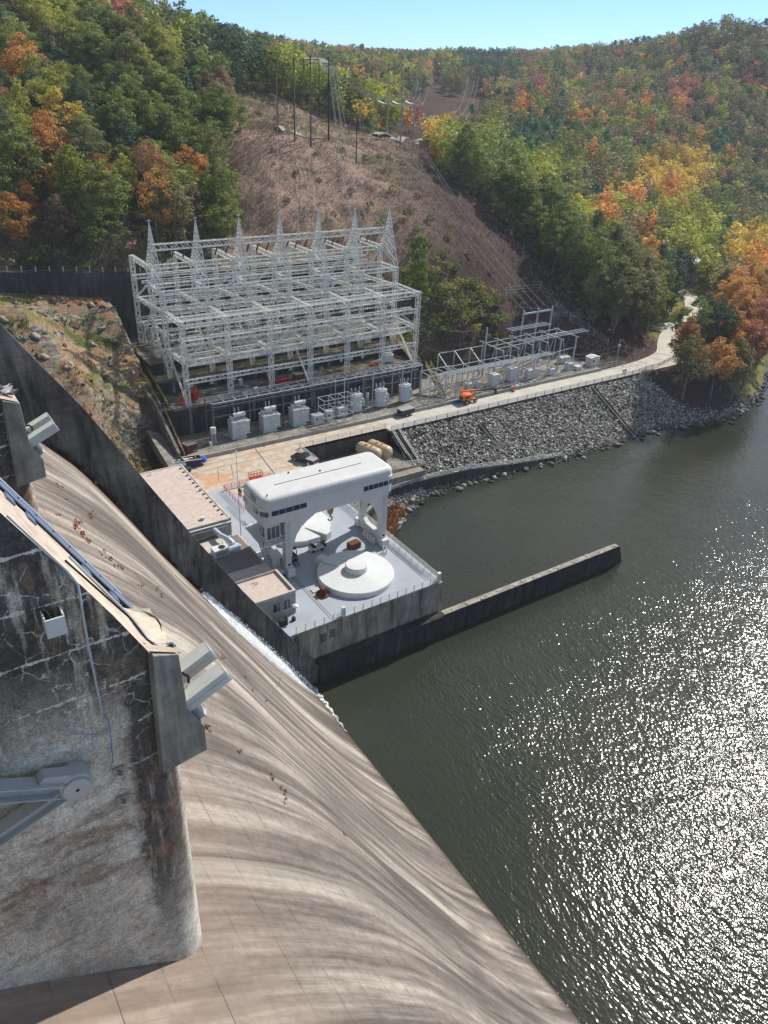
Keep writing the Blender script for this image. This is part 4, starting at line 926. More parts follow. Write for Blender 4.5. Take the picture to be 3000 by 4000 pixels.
# ------------------------------------------------------------------ generator hatches
def hatch(label, cu, cv, ang, loc=False):
    t = thing('generator_hatch', label, 'hatch', (cu, cv, 0), 'round generator hatches on the deck')
    m = MB(); m.lathe((cu, cv, .004), [(5.95, 0), (5.95, .78), (5.85, .9), (1.9, 1.25)], 72); m.build('cover', M['metal_plate'], t, fix=True)
    m = MB(); m.lathe((cu+.05, cv-.1, 1.2), [(1.72, 0), (1.72, .9), (1.62, 1.05), (.2, 1.08)], 48); m.build('cap', M['metal_plate'], t, fix=True)
    ca, sa = math.cos(ang), math.sin(ang); m = MB(); c_ = (cu+ca*4.6, cv+sa*4.6)
    m.cbox((c_[0], c_[1], .66), (4.3, 1.55, 1.3), ang); m.build('housing', M['metal_plate'], t, bevel=.05)
    return t
hatch('round white domed hatch with raised cap beside the rusty runner', 52.6, 82.6, rad(118))
h2 = hatch('round white domed hatch seen under the gantry crane', 51.2, 99.8, rad(-62))
# deck rails and joints
m = MB(); m.box((43.9, 74.9, .004), (44.05, 112, .012)); m.box((44.3, 74.9, .004), (44.42, 112, .012)); m.box((61.3, 76, .004), (61.45, 112, .012)); m.box((61.7, 76, .004), (61.82, 112, .012))
m.bar((56.1, 112.0, .012), (58.6, 131.3, .012), .22, .016); m.box((43.0, 126.9, .004), (66.5, 127.0, .010)); m.box((43.0, 129.4, .004), (88, 129.5, .010)); m.bar((46.8, 122, .01), (48.6, 126.9, .01), .12, .012); m.bar((49.7, 121.9, .01), (51.4, 126.9, .01), .12, .012)
tag(m.build('rail_track', M['steel_dark']), 'dark crane rails and joints set flush in the pale deck', 'rail')
m = MB(); m.box((43.8, 120.5, .004), (48.5, 125.2, .008)); tag(m.build('paint_patch', speck('rust_patch', (.50, .26, .12), (.46, .36, .28), .9)), kind='structure')
# ------------------------------------------------------------------ railings
def railing(label, pts, mat, h=1.1, bars=3, step=2.4, group=None, close=False, w=.055, name='railing', posts_w=None):
    pts = [Vector(p) for p in pts]
    t = thing(name, label, 'railing', tuple(pts[0]), group); m = MB(); r = MB()
    for a, b_ in zip(pts, pts[1:]):
        L = (b_-a).length; n_ = max(1, int(round(L/step)))
        for i in range(n_+1 if b_ is pts[-1] else n_):
            p_ = a.lerp(b_, i/n_); m.bar(p_, p_+Vector((0, 0, h)), posts_w or w*1.3)
        for j in range(bars): 
            zz = Vector((0, 0, h*(j+1)/bars)); r.bar(a+zz, b_+zz, w)
    m.each('post', mat, t); r.each('handrail', mat, t); return t
def pt(*a): return a
railing('white four bar railing along the powerhouse deck edge above the guide wall', [(38.2, 74.75, 0), (45.6, 74.75, 0)], M['rail'], 1.15, 4, 1.5, 'white deck edge railings')
railing('white railing along the deck edge from the square post to the river corner', [(46.1, 74.75, 0), (62.7, 74.75, 0)], M['rail'], 1.15, 4, 1.5, 'white deck edge railings')
railing('white railing down the river side of the deck', [(63.15, 75.4, 0), (63.15, 115, 0)], M['rail'], 1.15, 4, 1.7, 'white deck edge railings')
railing('inner white railing parallel to the river side of the deck', [(62.3, 78, 0), (62.3, 88, 0)], M['rail'], .8, 3, 1.7, 'white deck edge railings')
for i, (x, lab) in enumerate([(45.85, 'square white post midway along the deck edge railing'), (62.95, 'square white post at the river corner of the deck')]):
    m = MB(); m.box((x-.22, 74.72, 0), (x+.22, 75.15, 1.5)); m.box((x-.26, 74.68, 1.5), (x+.26, 75.19, 1.58)); tag(m.build('rail_post', M['white']), lab, 'post', 'square posts of the deck railing')
t = thing('deck_bollard', 'three white deck bollards by the crane foot', 'bollard', (60.2, 86.2, 0))
m = MB()
for x, y in ((60.0, 86.0), (60.45, 85.8), (60.1, 85.3)): m.cyl((x, y, 0), .11, 1.1, 8)
m.each('post', M['white'], t)
# ------------------------------------------------------------------ gantry crane
cr = thing('gantry_crane', 'large white gantry crane with rounded machinery house and dark windows', 'crane', (52, 91, 0))
BU0, BU1, BV0, BV1, BZ0, BZ1 = 39.8, 62.7, 87.7, 95.0, 9.6, 13.9
def rrect(u0, u1, v0, v1, r, n=6):
    P = []
    for cx_, cy_, a0 in ((u1-r, v1-r, 0), (u0+r, v1-r, 90), (u0+r, v0+r, 180), (u1-r, v0+r, 270)):
        for i in range(n+1): a = rad(a0+90*i/n); P.append((cx_+r*math.cos(a), cy_+r*math.sin(a)))
    return P
m = MB(); rings = []
def ring(ins, z, r): return [(x, y, z) for x, y in rrect(BU0+ins, BU1-ins, BV0+ins, BV1-ins, max(.05, r-ins))]
secs = [(.30, BZ0, 1.3), (0, BZ0+.25, 1.3), (0, 12.55, 1.3), (-.10, 12.6, 1.3), (-.10, 12.75, 1.3), (0, 12.8, 1.3), (0, 13.35, 1.3)]+[(.9*(1-math.cos(rad(a))), 13.35+.85*math.sin(rad(a)), 1.3) for a in (18, 36, 54, 72, 90)]
for ins, z, r in secs: rings.append(ring(ins, z, r))
n_ = len(rings[0]); vs_ = [p_ for r in rings for p_ in r]
m.add(vs_, [(j*n_+i, j*n_+(i+1) % n_, (j+1)*n_+(i+1) % n_, (j+1)*n_+i) for j in range(len(rings)-1) for i in range(n_)]+[tuple(range(n_-1, -1, -1)), tuple(range((len(rings)-1)*n_, len(rings)*n_))])
hs = m.build('machinery_house', M['white'], cr, fix=True)
for p_ in hs.data.polygons: p_.use_smooth = len(p_.vertices) == 4 and p_.center.z > 13.3
def strip(name, u0, u1, z0, z1, n, gap=.08):
    m = MB(); w_ = (u1-u0)/n
    for i in range(n): m.box((u0+i*w_+gap/2, BV0-.03, z0), (u0+(i+1)*w_-gap/2, BV0+.01, z1))
    return m.build(name, M['glass'], cr)
strip('window', 41.2, 47.0, 11.25, 12.05, 5); strip('window', 56.9, 61.5, 11.25, 12.05, 5)
# windows wrapping the upstream end and round corners
m = MB()
for c0, a0 in (((BU0+1.3, BV0+1.3), 180), ((BU1-1.3, BV0+1.3), 270)):
    P = [(c0[0]+1.325*math.cos(rad(a0+90*i/6)), c0[1]+1.325*math.sin(rad(a0+90*i/6))) for i in range(7)]
    for a, b_ in zip(P[1:6], P[2:6]): m.add([(*a, 11.25), (*b_, 11.25), (*b_, 12.05), (*a, 12.05)], [(0, 1, 2, 3)])
m.each('corner_window', M['glass'], cr)
m = MB()
for y in (89.3, 90.3, 93.0, 93.7): m.box((BU0-.03, y, 11.1), (BU0+.01, y+.75, 12.0))
m.each('end_window', M['glass'], cr)
m = MB()
for y in (90.0, 90.5, 91.0, 91.5): m.box((BU0-.005, y-.12, 12.85), (BU0+.35, y+.12, 13.65))
m.build('louvre_slot', M['black'], cr)
m = MB(); m.box((43.5, 91.2, 14.2), (58.6, 91.34, 14.24)); m.build('roof_seam', M['steel_dark'], cr)
m = MB(); m.box((41, 88.6, 14.19), (41.15, 88.75, 14.5)); m.box((47, 93.6, 14.19), (47.2, 93.8, 14.4)); m.box((51.5, 91.9, 14.19), (51.75, 92.1, 14.35)); m.build('roof_fitting', M['black'], cr)
# legs: curved gussets, thickness ~1.1 m, A-shaped pairs
def leg(u, v0, v1, inner):
    """u: rail line; front edge v0, rear v1; inner=+1 curve towards the middle of the span"""
    m = MB(); 
    P = [(0, BZ0+.3), (0, 1.3), (.85, 1.3), (.95, 3.2), (1.25, 5.2), (1.9, 7.0), (2.9, 8.4), (4.4, 9.3), (5.3, BZ0+.3)]
    if inner > 0: poly = [(u-.5+a, z) for a, z in P]
    else: poly = [(u+.5-a, z) for a, z in P]
    m.prism(poly, v0, v1, 'y'); return m
for u, inn in ((43.9, 1), (61.1, -1)):
    leg(u, 87.75, 88.7, inn).build('leg', M['white'], cr, fix=True); leg(u, 94.0, 94.95, inn).build('leg', M['white'], cr, fix=True)
    # side arch between front and rear leg
    P = [(88.2, BZ0+.28), (88.2, 1.4), (89.1, 1.4)]+[(91.35-2.15*math.cos(rad(a)), 4.6+3.4*math.sin(rad(a))) for a in np.arange(0, 181, 15)]+[(93.6, 1.4), (94.5, 1.4), (94.5, BZ0+.28)]
    m = MB(); 
    L_ = [(88.3, BZ0+.28), (88.3, 1.4), (89.1, 1.4)]+[(91.35-2.2*math.cos(rad(a)), 4.4+3.9*math.sin(rad(a))) for a in np.arange(0, 91, 15)]+[(91.35, BZ0+.28)]
    R_p = [(182.7-y, z) for y, z in L_][::-1]
    for P_ in (L_, R_p): m.prism(P_, u-.42, u+.42, 'x')
    m.build('side_frame', M['white'], cr, fix=True)
    # lower bogie beams
    m = MB(); m.box((u-.5, 87.2, .45), (u+.5, 95.6, 1.42)); m.prism([(89.0, 1.40), (89.0, 2.7), (90.2, 1.9), (92.5, 1.9), (93.7, 2.7), (93.7, 1.40)], u-.4, u+.4, 'x'); m.build('bogie_beam', M['white'], cr, bevel=.06)
    m = MB(); m.box((u-.62, 86.9, .12), (u+.62, 88.3, 1.5)); m.box((u-.62, 94.4, .12), (u+.62, 95.8, 1.5)); m.build('foot', M['white'], cr, bevel=.06)
    m = MB()
    for y in (87.4, 88.2, 94.6, 95.4): m.cyl((u-.25, y, .32), .31, .5, 14, 'x')
    m.build('wheel', M['steel_dark'], cr)
    m = MB(); m.cyl((u-.0, 87.70, 2.0), .22, .08, 12, 'y'); m.cbox((u, 87.72, 2.0), (.34, .05, .34)); m.build('emblem', M['black'], cr)
    m = MB()
    for i in range(4): m.cyl((u+(.65 if inn > 0 else -1.0), 89.2+i*.8, .5), .22, .6, 10); m.cyl((u+(.6 if inn > 0 else -1.2), 89.2+i*.8, .9), .16, .5, 8, 'x')
    m.box((u+(.55 if inn > 0 else -1.3), 88.8, .1), (u+(1.3 if inn > 0 else -.55), 92.4, .5)); m.build('drive_motor', M['white_dirty'], cr)
m = MB()
for x in np.arange(42.5, 62, 2.6): m.box((x, BV0-.008, 9.9), (x+.03, BV0+.01, 11.15)); m.box((x, BV0-.008, 12.1), (x+.03, BV0+.01, 12.5))
m.build('panel_seam', M['white_dirty'], cr)
m = MB()
for u in (44.0, 61.0):
    m.bar((u-.25, 87.66, 2.6), (u-.25, 87.66, 9.5), .05); m.bar((u+.15, 87.66, 2.6), (u+.15, 87.66, 9.5), .05)
    for z in np.arange(2.8, 9.4, .4): m.bar((u-.25, 87.66, z), (u+.15, 87.66, z), .035)
m.build('ladder', M['white_dirty'], cr)
# hanging cabin and stairs on the upstream side
m = MB(); m.box((40.4, 88.4, 6.6), (42.9, 91.0, 9.59)); m.build('cabin', M['white'], cr)
m = MB()
for x in (40.75, 41.45, 42.15): m.box((x, 88.36, 7.0), (x+.55, 88.39, 9.0))
m.box((40.36, 88.7, 7.4), (40.39, 90.7, 9.0)); m.build('cabin_window', M['glass'], cr)
m = MB(); m.box((39.6, 87.5, 6.4), (43.3, 91.3, 6.58)); m.box((39.7, 91.3, 6.4), (43.3, 94.6, 6.52)); m.build('platform', M['white'], cr)
m = MB()
for z in (7.0, 7.55):
    m.bar((39.65, 87.55, z), (43.3, 87.55, z), .07); m.bar((39.65, 87.55, z), (39.65, 94.5, z), .07)
for x in np.arange(39.65, 43.4, .9): m.bar((x, 87.55, 6.5), (x, 87.55, 7.55), .07)
for y in np.arange(87.55, 94.6, 1.0): m.bar((39.65, y, 6.5), (39.65, y, 7.55), .07)
m.build('guard_rail', M['white'], cr)
m = MB()
for i in range(16):
    m.box((41.9-.9, 93.8-i*.34, 6.2-i*.33), (41.9, 94.1-i*.34, 6.26-i*.33))
m.bar((41.0, 94.0, 6.3), (41.0, 88.7, 1.0), .1, .28); m.bar((41.9, 94.0, 6.3), (41.9, 88.7, 1.0), .1, .28); m.bar((41.0, 94.0, 7.2), (41.0, 88.7, 2.0), .06); m.bar((41.9, 94.0, 7.2), (41.9, 88.7, 2.0), .06); m.build('stair', M['white'], cr)
m = MB(); m.box((41.6, 88.0, .5), (43.3, 94.8, 1.0)); m.box((41.9, 89.6, 1.0), (43.3, 92.4, 2.6)); m.build('equipment_box', M['white_dirty'], cr)
# hook
hk = MB()
for x in (53.0, 53.25, 53.5): hk.bar((x, 91.6, 9.6), (x, 91.6, 7.4), .04)
hk.build('hoist_rope', M['black'], cr)
hm = MB(); hm.prism([(52.7, 7.5), (53.8, 7.5), (53.65, 6.5), (53.25, 6.1), (52.85, 6.5)], 91.4, 91.8, 'y')
k = NT('hazard_stripes', .5); s_ = k.sep(); st = k.math('GREATER_THAN', k.math('FRACT', k.math('MULTIPLY', k.math('ADD', k.math('ABSOLUTE', k.math('SUBTRACT', s_[0], 53.25)), s_[2]), 2.6)), .5)
k.col(k.mix(st, (.02, .02, .02), (.75, .42, .03))); hb = hm.build('hook_block', k.m, cr, fix=True)
m = MB(); m.path([(53.25+.0, 91.6, 6.15), (53.25, 91.6, 5.9)]+[(53.25+.38*math.sin(rad(a)), 91.6, 5.5+.38*math.cos(rad(a))) for a in range(0, 271, 30)], .17, 6); m.build('hook', M['black'], cr)
# ------------------------------------------------------------------ things on the deck
t = thing('golf_cart', 'white golf cart with a flat roof between the two round hatches', 'golf cart', (50.9, 92.0, 0))
gx, gy = 50.9, 92.0
m = MB(); m.prism([(-1.2, .35), (-1.2, .75), (-.7, .85), (.3, .6), (.6, .95), (1.15, .8), (1.25, .35)], -.55, .55, 'y')
m.v = [(gx+x, gy+y, z) for x, y, z in m.v]; m.build('body', M['white'], t, fix=True)
m = MB(); m.cbox((gx-.2, gy, 1.88), (1.7, 1.2, .09)); m.build('roof', M['white'], t, bevel=.03)
m = MB()
for x in (-.95, .5):
    for y in (-.5, .5): m.bar((gx+x, gy+y, .8), (gx+x*.95, gy+y, 1.86), .05)
m.build('roof_post', M['black'], t)
m = MB(); m.cbox((gx-.45, gy, .85), (.6, 1.0, .18)); m.cbox((gx-.72, gy, 1.1), (.12, 1.0, .45)); m.build('seat', M['black'], t)
m = MB(); m.cbox((gx+1.35, gy, .72), (.6, 1.05, .45)); m.build('cargo_box', M['black'], t)
for x in (-.8, .85):
    for y in (-.52, .52): m = MB(); m.cyl((gx+x, gy+y-.09, .25), .25, .18, 14, 'y'); m.build('wheel', M['black'], t)
t = thing('forklift', 'dark forklift parked behind the near crane leg', 'forklift', (46.4, 91.6, 0)); gx, gy = 46.2, 91.4
m = MB(); m.cbox((gx, gy, .75), (1.1, 1.9, .9)); m.cbox((gx, gy+.75, 1.1), (1.0, .5, .5)); m.build('body', M['black'], t, bevel=.05)
m = MB()
for x in (-.5, .5):
    m.bar((gx+x, gy-.75, 1.1), (gx+x, gy-.45, 2.2), .07); m.bar((gx+x, gy+.8, 1.2), (gx+x, gy+.65, 2.2), .07)
m.cbox((gx, gy+.1, 2.22), (1.1, 1.3, .07)); m.build('cage', M['black'], t)
m = MB(); m.bar((gx-.3, gy-1.05, .1), (gx-.3, gy-1.05, 2.3), .12); m.bar((gx+.3, gy-1.05, .1), (gx+.3, gy-1.05, 2.3), .12); m.cbox((gx, gy-1.1, 1.0), (.9, .06, .4)); m.build('mast', M['steel_dark'], t)
m = MB(); m.cbox((gx-.3, gy-1.7, .12), (.13, 1.2, .06)); m.cbox((gx+.3, gy-1.7, .12), (.13, 1.2, .06)); m.build('fork', M['steel_dark'], t)
m = MB(); m.cbox((gx, gy+.1, 1.25), (.5, .5, .15)); m.cbox((gx, gy+.35, 1.5), (.5, .1, .45)); m.build('seat', M['yellow'], t)
for x in (-.5, .5):
    for y in (-.65, .6): m = MB(); m.cyl((gx+x-.11, gy+y, .3), .3, .22, 14, 'x'); m.build('wheel', M['black'], t)
m = MB(); m.cbox((56.6, 89.6, .55), (2.0, 1.3, 1.1), .1); rb = m.build('rust_box', M['rust'], bevel=.04); tag(rb, 'brick red metal box on the deck beyond the near hatch', 'box')
t = thing('turbine_runner', 'rusty brown turbine runner resting on the deck', 'turbine runner', (45.8, 80.8, 0))
m = MB(); m.lathe((45.8, 80.8, .004), [(1.0, 0), (1.0, .22), (.75, .35), (.35, .4)], 24); m.build('base', M['rust'], t)
m = MB(); m.lathe((45.8, 80.8, .38), [(.32, 0), (.3, .7), (.2, .8)], 16); m.build('hub', M['rust'], t)
for i in range(6):
    a = i*math.pi/3+.3; m = MB(); ca, sa = math.cos(a), math.sin(a)
    m.add([(45.8+ca*.3, 80.8+sa*.3, .4), (45.8+ca*.95, 80.8+sa*.95, .3), (45.8+ca*.85-sa*.25, 80.8+sa*.85+ca*.25, .75), (45.8+ca*.3-sa*.1, 80.8+sa*.3+ca*.1, 1.1)], [(0, 1, 2, 3)])
    bl = m.build('blade', M['rust'], t); sm = bl.modifiers.new('s', 'SOLIDIFY'); sm.thickness = .07
t = thing('pallet', 'white slatted pallet beside the rusty runner', 'pallet', (45.1, 82.1, 0)); m = MB()
for i in range(5): m.cbox((44.9+i*.25, 82.3, .16), (.17, 1.1, .05))
m.build('slat', M['white'], t); m = MB(); m.cbox((45.4, 81.9, .07), (1.2, .1, .13)); m.cbox((45.4, 82.7, .07), (1.2, .1, .13)); m.build('runner', M['white'], t)
# red barrier round the hatch opening with scissor lift
def gp(px, py): p_ = atz(px, py, 0); return (p_[0], p_[1], 0)
z4p = lambda x, y: gp(500+x*.4219, 1500+y*.4219)
br = [z4p(1100, 950+40), z4p(1310, 880), z4p(1430, 900)]
railing('grey and red barrier rail behind the red lift on the deck', [(z4p(890, 985)), z4p(1310, 878), z4p(1440, 905)], M['red'], 1.15, 4, 1.6, 'red barrier rails', w=.05)
railing('red barrier rail on the flagpole side of the tan floor patch', [(z4p(890, 985)), z4p(1075, 1190)], M['red'], 1.15, 3, 1.3, 'red barrier rails', w=.05)
a = z4p(930, 990); b_ = z4p(1310, 900); 
m = MB(); m.prism([(a[0], a[1]), (b_[0], b_[1]), (b_[0]+3, b_[1]-9), (a[0]+5, a[1]-9)], .004, .012, 'z'); tag(m.build('tan_patch', speck('tan_floor', (.58, .42, .24), (.5, .38, .25), .8)), kind='structure')
g = z4p(1185, 925); t = thing('scissor_lift', 'small red scissor lift inside the deck barrier', 'lift', g)
m = MB(); m.cbox((g[0], g[1], .35), (2.4, 1.0, .5)); m.build('chassis', M['red'], t)
m = MB(); m.cbox((g[0], g[1], 1.05), (2.3, .95, .5)); m.build('scissor_pack', M['red'], t)
m = MB(); m.cbox((g[0], g[1], 1.38), (2.5, 1.0, .08))
for z in (1.9, 2.4):
    for y in (-.5, .5): m.bar((g[0]-1.25, g[1]+y, z), (g[0]+1.25, g[1]+y, z), .06)
    for x in (-1.25, 1.25): m.bar((g[0]+x, g[1]-.5, z), (g[0]+x, g[1]+.5, z), .06)
for x in (-1.25, -.6, 0, .6, 1.25):
    for y in (-.5, .5): m.bar((g[0]+x, g[1]+y, 1.4), (g[0]+x, g[1]+y, 2.4), .06)
m.build('basket', M['red'], t)
for x in (-.85, .85):
    for y in (-.45, .45): m = MB(); m.cyl((g[0]+x, g[1]+y-.06, .2), .2, .13, 12, 'y'); m.build('wheel', M['black'], t)
# ------------------------------------------------------------------ vehicles
def wheel(parent, x, y, z, r, w_, ax='y'):
    m = MB(); m.lathe((x, y, z), [(r*.7, -w_/2), (r, -w_/2+.03), (r, w_/2-.03), (r*.7, w_/2)], 20, ax); ty = m.build('wheel', M['black'], parent)
    m = MB(); m.lathe((x, y, z), [(r*.55, -w_/2-.01), (r*.55, w_/2+.01)], 14, ax); m.build('rim', M['steel_tube'], ty)
pk = thing('pickup_truck', 'black pickup truck with grey bed cover parked on the deck', 'pickup truck', (0, 0, 0))
m = MB(); m.prism([(-2.75, .45), (-2.8, .75), (-2.75, 1.12), (-.55, 1.12), (-.5, 1.14), (1.25, 1.16), (2.6, 1.02), (2.85, .8), (2.85, .42)], -.98, .98, 'y'); bd = m.build('body', M['car_black'], pk, fix=True, bevel=.09)
m = MB(); q = [(-.55, 1.12, .95), (1.35, 1.14, .95), (.55, 1.82, .78), (-.4, 1.84, .78)]
m.add([(x, -y, z) for x, z, y in q]+[(x, y, z) for x, z, y in q], [(0, 1, 2, 3), (7, 6, 5, 4), (0, 4, 5, 1), (1, 5, 6, 2), (2, 6, 7, 3), (3, 7, 4, 0)]); m.build('cab', M['car_black'], pk, fix=True, bevel=.06)
m = MB()
for s_ in (-1, 1): m.add([(-.42, s_*.93, 1.2), (1.08, s_*.93, 1.2), (.52, s_*.815, 1.74), (-.35, s_*.815, 1.74)], [(0, 1, 2, 3)])
m.add([(1.3, -.82, 1.22), (1.3, .82, 1.22), (.64, .7, 1.78), (.64, -.7, 1.78)], [(0, 1, 2, 3)]); m.add([(-.57, -.78, 1.25), (-.57, .78, 1.25), (-.46, .7, 1.76), (-.46, -.7, 1.76)], [(0, 3, 2, 1)]); m.build('window', M['glass'], pk)
m = MB(); m.cbox((-1.65, 0, 1.17), (1.95, 1.72, .06)); m.build('bed_cover', paint('grey_cover', (.32, .33, .34), .6), pk, bevel=.02)
m = MB(); m.cbox((-2.79, -.8, .88), (.08, .25, .28)); m.cbox((-2.79, .8, .88), (.08, .25, .28)); m.build('tail_light', M['red'], pk)
m = MB(); m.cbox((2.84, -.75, .85), (.08, .35, .18)); m.cbox((2.84, .75, .85), (.08, .35, .18)); m.build('headlight', M['rail'], pk)
for x in (-1.75, 1.8):
    for y in (-.9, .9): wheel(pk, x, y, .38, .39, .27)
pk.location = (64.6, 121.2, .0); pk.rotation_euler = (0, 0, rad(116))
# blue roll-off skip
sk = thing('rubbish_skip', 'dark blue open skip full of rubbish beside the yard kerb', 'skip', (0, 0, 0))
m = MB(); L2, W2, Hh = 3.6, 1.15, 1.35
m.prism([(-L2, .25), (L2, .25), (L2+.25, Hh+.15), (-L2, Hh+.15)], -W2, -W2+.07, 'y'); m.prism([(-L2, .25), (L2, .25), (L2+.25, Hh+.15), (-L2, Hh+.15)], W2-.07, W2, 'y')
m.box((-L2, -W2+.07, .25), (L2, W2-.07, .35)); m.box((-L2, -W2+.07, .35), (-L2+.07, W2-.07, Hh+.15)); m.box((L2+.05, -W2+.07, .35), (L2+.12, W2-.07, Hh+.15)); m.build('body', M['blue_dark'], sk)
m = MB()
for x in np.arange(-3.2, 3.4, .72): m.box((x, -W2-.06, .3), (x+.1, -W2-.001, Hh)); m.box((x, W2+.001, .3), (x+.1, W2+.06, Hh))
m.build('rib', M['blue_dark'], sk)
m = MB(); m.box((-L2-.03, -W2-.05, Hh+.15), (L2+.28, -W2+.1, Hh+.27)); m.box((-L2-.03, W2-.1, Hh+.15), (L2+.28, W2+.05, Hh+.27)); m.box((-L2-.03, -W2+.1, Hh+.15), (-L2+.12, W2-.1, Hh+.27)); m.build('rim', M['rail'], sk)
for nm, mt, n_, sz in (('rubbish', 'white_dirty', 16, .5), ('rubbish', 'black', 12, .4), ('rubbish', 'tan', 9, .5), ('rubbish', 'orange', 4, .4), ('rubbish', 'yard_wall', 14, .6)):
    m = MB()
    for _ in range(n_): m.cbox((random.uniform(-3.2, 3.1), random.uniform(-.85, .85), Hh+random.uniform(-.15, .2)), (sz*random.uniform(.4, 1.3), sz*random.uniform(.4, 1), sz*.4), random.uniform(0, 3))
    m.each(nm, M[mt], sk)
m = MB(); m.box((-L2+.1, -W2+.1, .4), (L2, W2-.1, Hh-.2)); m.build('rubbish_fill', M['yard_wall'], sk)
rng = np.random.default_rng(3); m = MB()
bm = bmesh.new(); bmesh.ops.create_icosphere(bm, subdivisions=2, radius=.72)
m.add([(v_.co.x*1.1+4.35+random.uniform(-.07, .07), v_.co.y*1.3+random.uniform(-.07, .07), max(.25, v_.co.z*.95+.95+random.uniform(-.08, .08))) for v_ in bm.verts], [tuple(v_.index for v_ in f.verts) for f in bm.faces]); bm.free(); m.build('blue_tarpaulin', M['blue_tarp'], sk)
s0 = gp(500+372*.4219, 1500+800*.4219); s1 = gp(500+670*.4219, 1500+755*.4219)
sk.location = ((s0[0]+s1[0])/2+.2, (s0[1]+s1[1])/2+.6, 0); sk.rotation_euler = (0, 0, math.atan2(s1[1]-s0[1], s1[0]-s0[0])); sk.scale = (.86, .9, 1)
# green utility vehicle by the skip
g = gp(500+560*.4219, 1500+838*.4219); t = thing('utility_vehicle', 'dark green utility buggy parked between skip and gravel roof', 'utility vehicle', (0, 0, 0))
m = MB(); m.cbox((0, 0, .6), (2.7, 1.3, .35)); m.cbox((-.9, 0, .9), (1.1, 1.35, .35)); m.cbox((1.1, 0, .85), (.6, 1.1, .3)); m.build('body', paint('dark_green', (.02, .05, .02), .5), t, bevel=.05)
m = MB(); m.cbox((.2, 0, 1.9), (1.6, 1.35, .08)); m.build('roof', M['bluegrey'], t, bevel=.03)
m = MB()
for x in (-.45, .85):
    for y in (-.6, .6): m.bar((x, y, .8), (x, y, 1.88), .06)
m.build('roof_post', M['black'], t)
m = MB(); m.cbox((.1, 0, .95), (.5, 1.1, .2)); m.cbox((-.15, 0, 1.2), (.12, 1.1, .4)); m.build('seat', M['yellow'], t)
for x in (-.9, .95):
    for y in (-.62, .62): wheel(t, x, y, .3, .31, .25)
t.location = (g[0]-.6, g[1]+.9, 0); t.rotation_euler = (0, 0, rad(165))
# black box trailer on the road
t = thing('cargo_trailer', 'dark box trailer standing at the road edge below the tall tanks', 'trailer', (0, 0, 0))
m = MB(); m.cbox((0, 0, 1.05), (3.7, 1.9, 1.1)); m.build('body', paint('dark_trailer', (.03, .035, .045), .5), t, bevel=.03)
m = MB(); m.cbox((0, 0, 1.64), (3.8, 2.0, .07)); m.build('cover', paint('trailer_cover', (.30, .32, .31), .7), t)
m = MB(); m.bar((1.85, -.7, .5), (3.1, 0, .5), .1); m.bar((1.85, .7, .5), (3.1, 0, .5), .1); m.bar((3.1, 0, .02), (3.1, 0, .6), .08); m.build('drawbar', M['black'], t)
m = MB(); [m.box((x, -.965, .55), (x+.08, -.951, 1.6)) for x in (-1.8, -.9, 0, .9, 1.7)]; m.build('stake', M['black'], t)
for x in (-.45, .45):
    for y in (-1.02, 1.02): wheel(t, x, y, .34, .34, .2)
g = gp(1500+150*.6028, 1100+870*.6028); t.location = (g[0], g[1]+.6, .02); t.rotation_euler = (0, 0, rad(183))
# orange boom lift
t = thing('boom_lift', 'orange articulated boom lift with black boom parked on the road', 'boom lift', (0, 0, 0))
m = MB(); m.cbox((0, 0, .85), (3.3, 1.9, .4)); m.build('chassis', M['orange'], t, bevel=.05)
m = MB(); m.prism([(-2.3, 1.15), (-2.3, 2.1), (-1.6, 2.45), (.3, 2.4), (.6, 1.9), (.6, 1.15)], -1.1, .75, 'y'); m.build('turntable', M['orange'], t, fix=True, bevel=.06)
m = MB(); m.cbox((-1.2, -1.12, 1.75), (1.2, .03, .5)); m.cbox((-2.32, -.2, 1.6), (.03, 1.0, .6)); m.build('vent_panel', M['black'], t)
m = MB(); m.bar((-1.6, .95, 2.6), (3.2, .95, 2.15), .42, .5); m.build('boom', M['orange'], t)
m = MB(); m.bar((2.6, .95, 2.1), (9.8, .95, 1.35), .26, .3); m.bar((9.8, .95, 1.35), (14.5, .95, 1.0), .18, .22); m.build('boom_extension', M['black'], t)
m = MB(); m.cbox((9.6, .95, .75), (.35, .5, 1.3)); m.cbox((9.6, .95, .1), (.9, .9, .12)); m.build('boom_rest', M['black'], t)
m = MB()
for z in (.35, .9, 1.4):
    for y in (-.2, .9+.6): m.bar((14.5, y, z), (15.4, y, z), .06)
    for x in (14.5, 15.4): m.bar((x, -.2, z), (x, 1.5, z), .06)
for x in (14.5, 15.4):
    for y in (-.2, 1.5): m.bar((x, y, .3), (x, y, 1.4), .06)
m.cbox((14.95, .65, .3), (.95, 1.75, .08)); m.build('basket', M['red'], t)
for x in (-1.25, 1.35):
    for y in (-1.05, 1.05): wheel(t, x, y, .52, .52, .42)
g = gp(1500+560*.6028, 1100+795*.6028); t.location = (g[0]+.2, g[1]+1.3, .02); t.rotation_euler = (0, 0, rad(1))
for i, (x, lab) in enumerate([(461, 'blue barrel standing leftmost behind the orange boom lift'), (474, 'middle blue barrel behind the orange boom lift'), (488, 'blue barrel standing closest to the orange boom lift')]):
    g = gp(1500+x*.6028, 1100+(790-i*3)*.6028); m = MB(); m.lathe((g[0], g[1], .02), [(.3, 0), (.31, .3), (.29, .32), (.31, .6), (.29, .62), (.3, .92)], 14); b_ = m.build('barrel', M['blue_tarp']); tag(b_, lab, 'barrel', 'blue barrels beside the boom lift')
    m = MB(); m.lathe((g[0], g[1], .94), [(.29, 0), (.27, .05)], 14); m.build('lid', M['white'], b_)
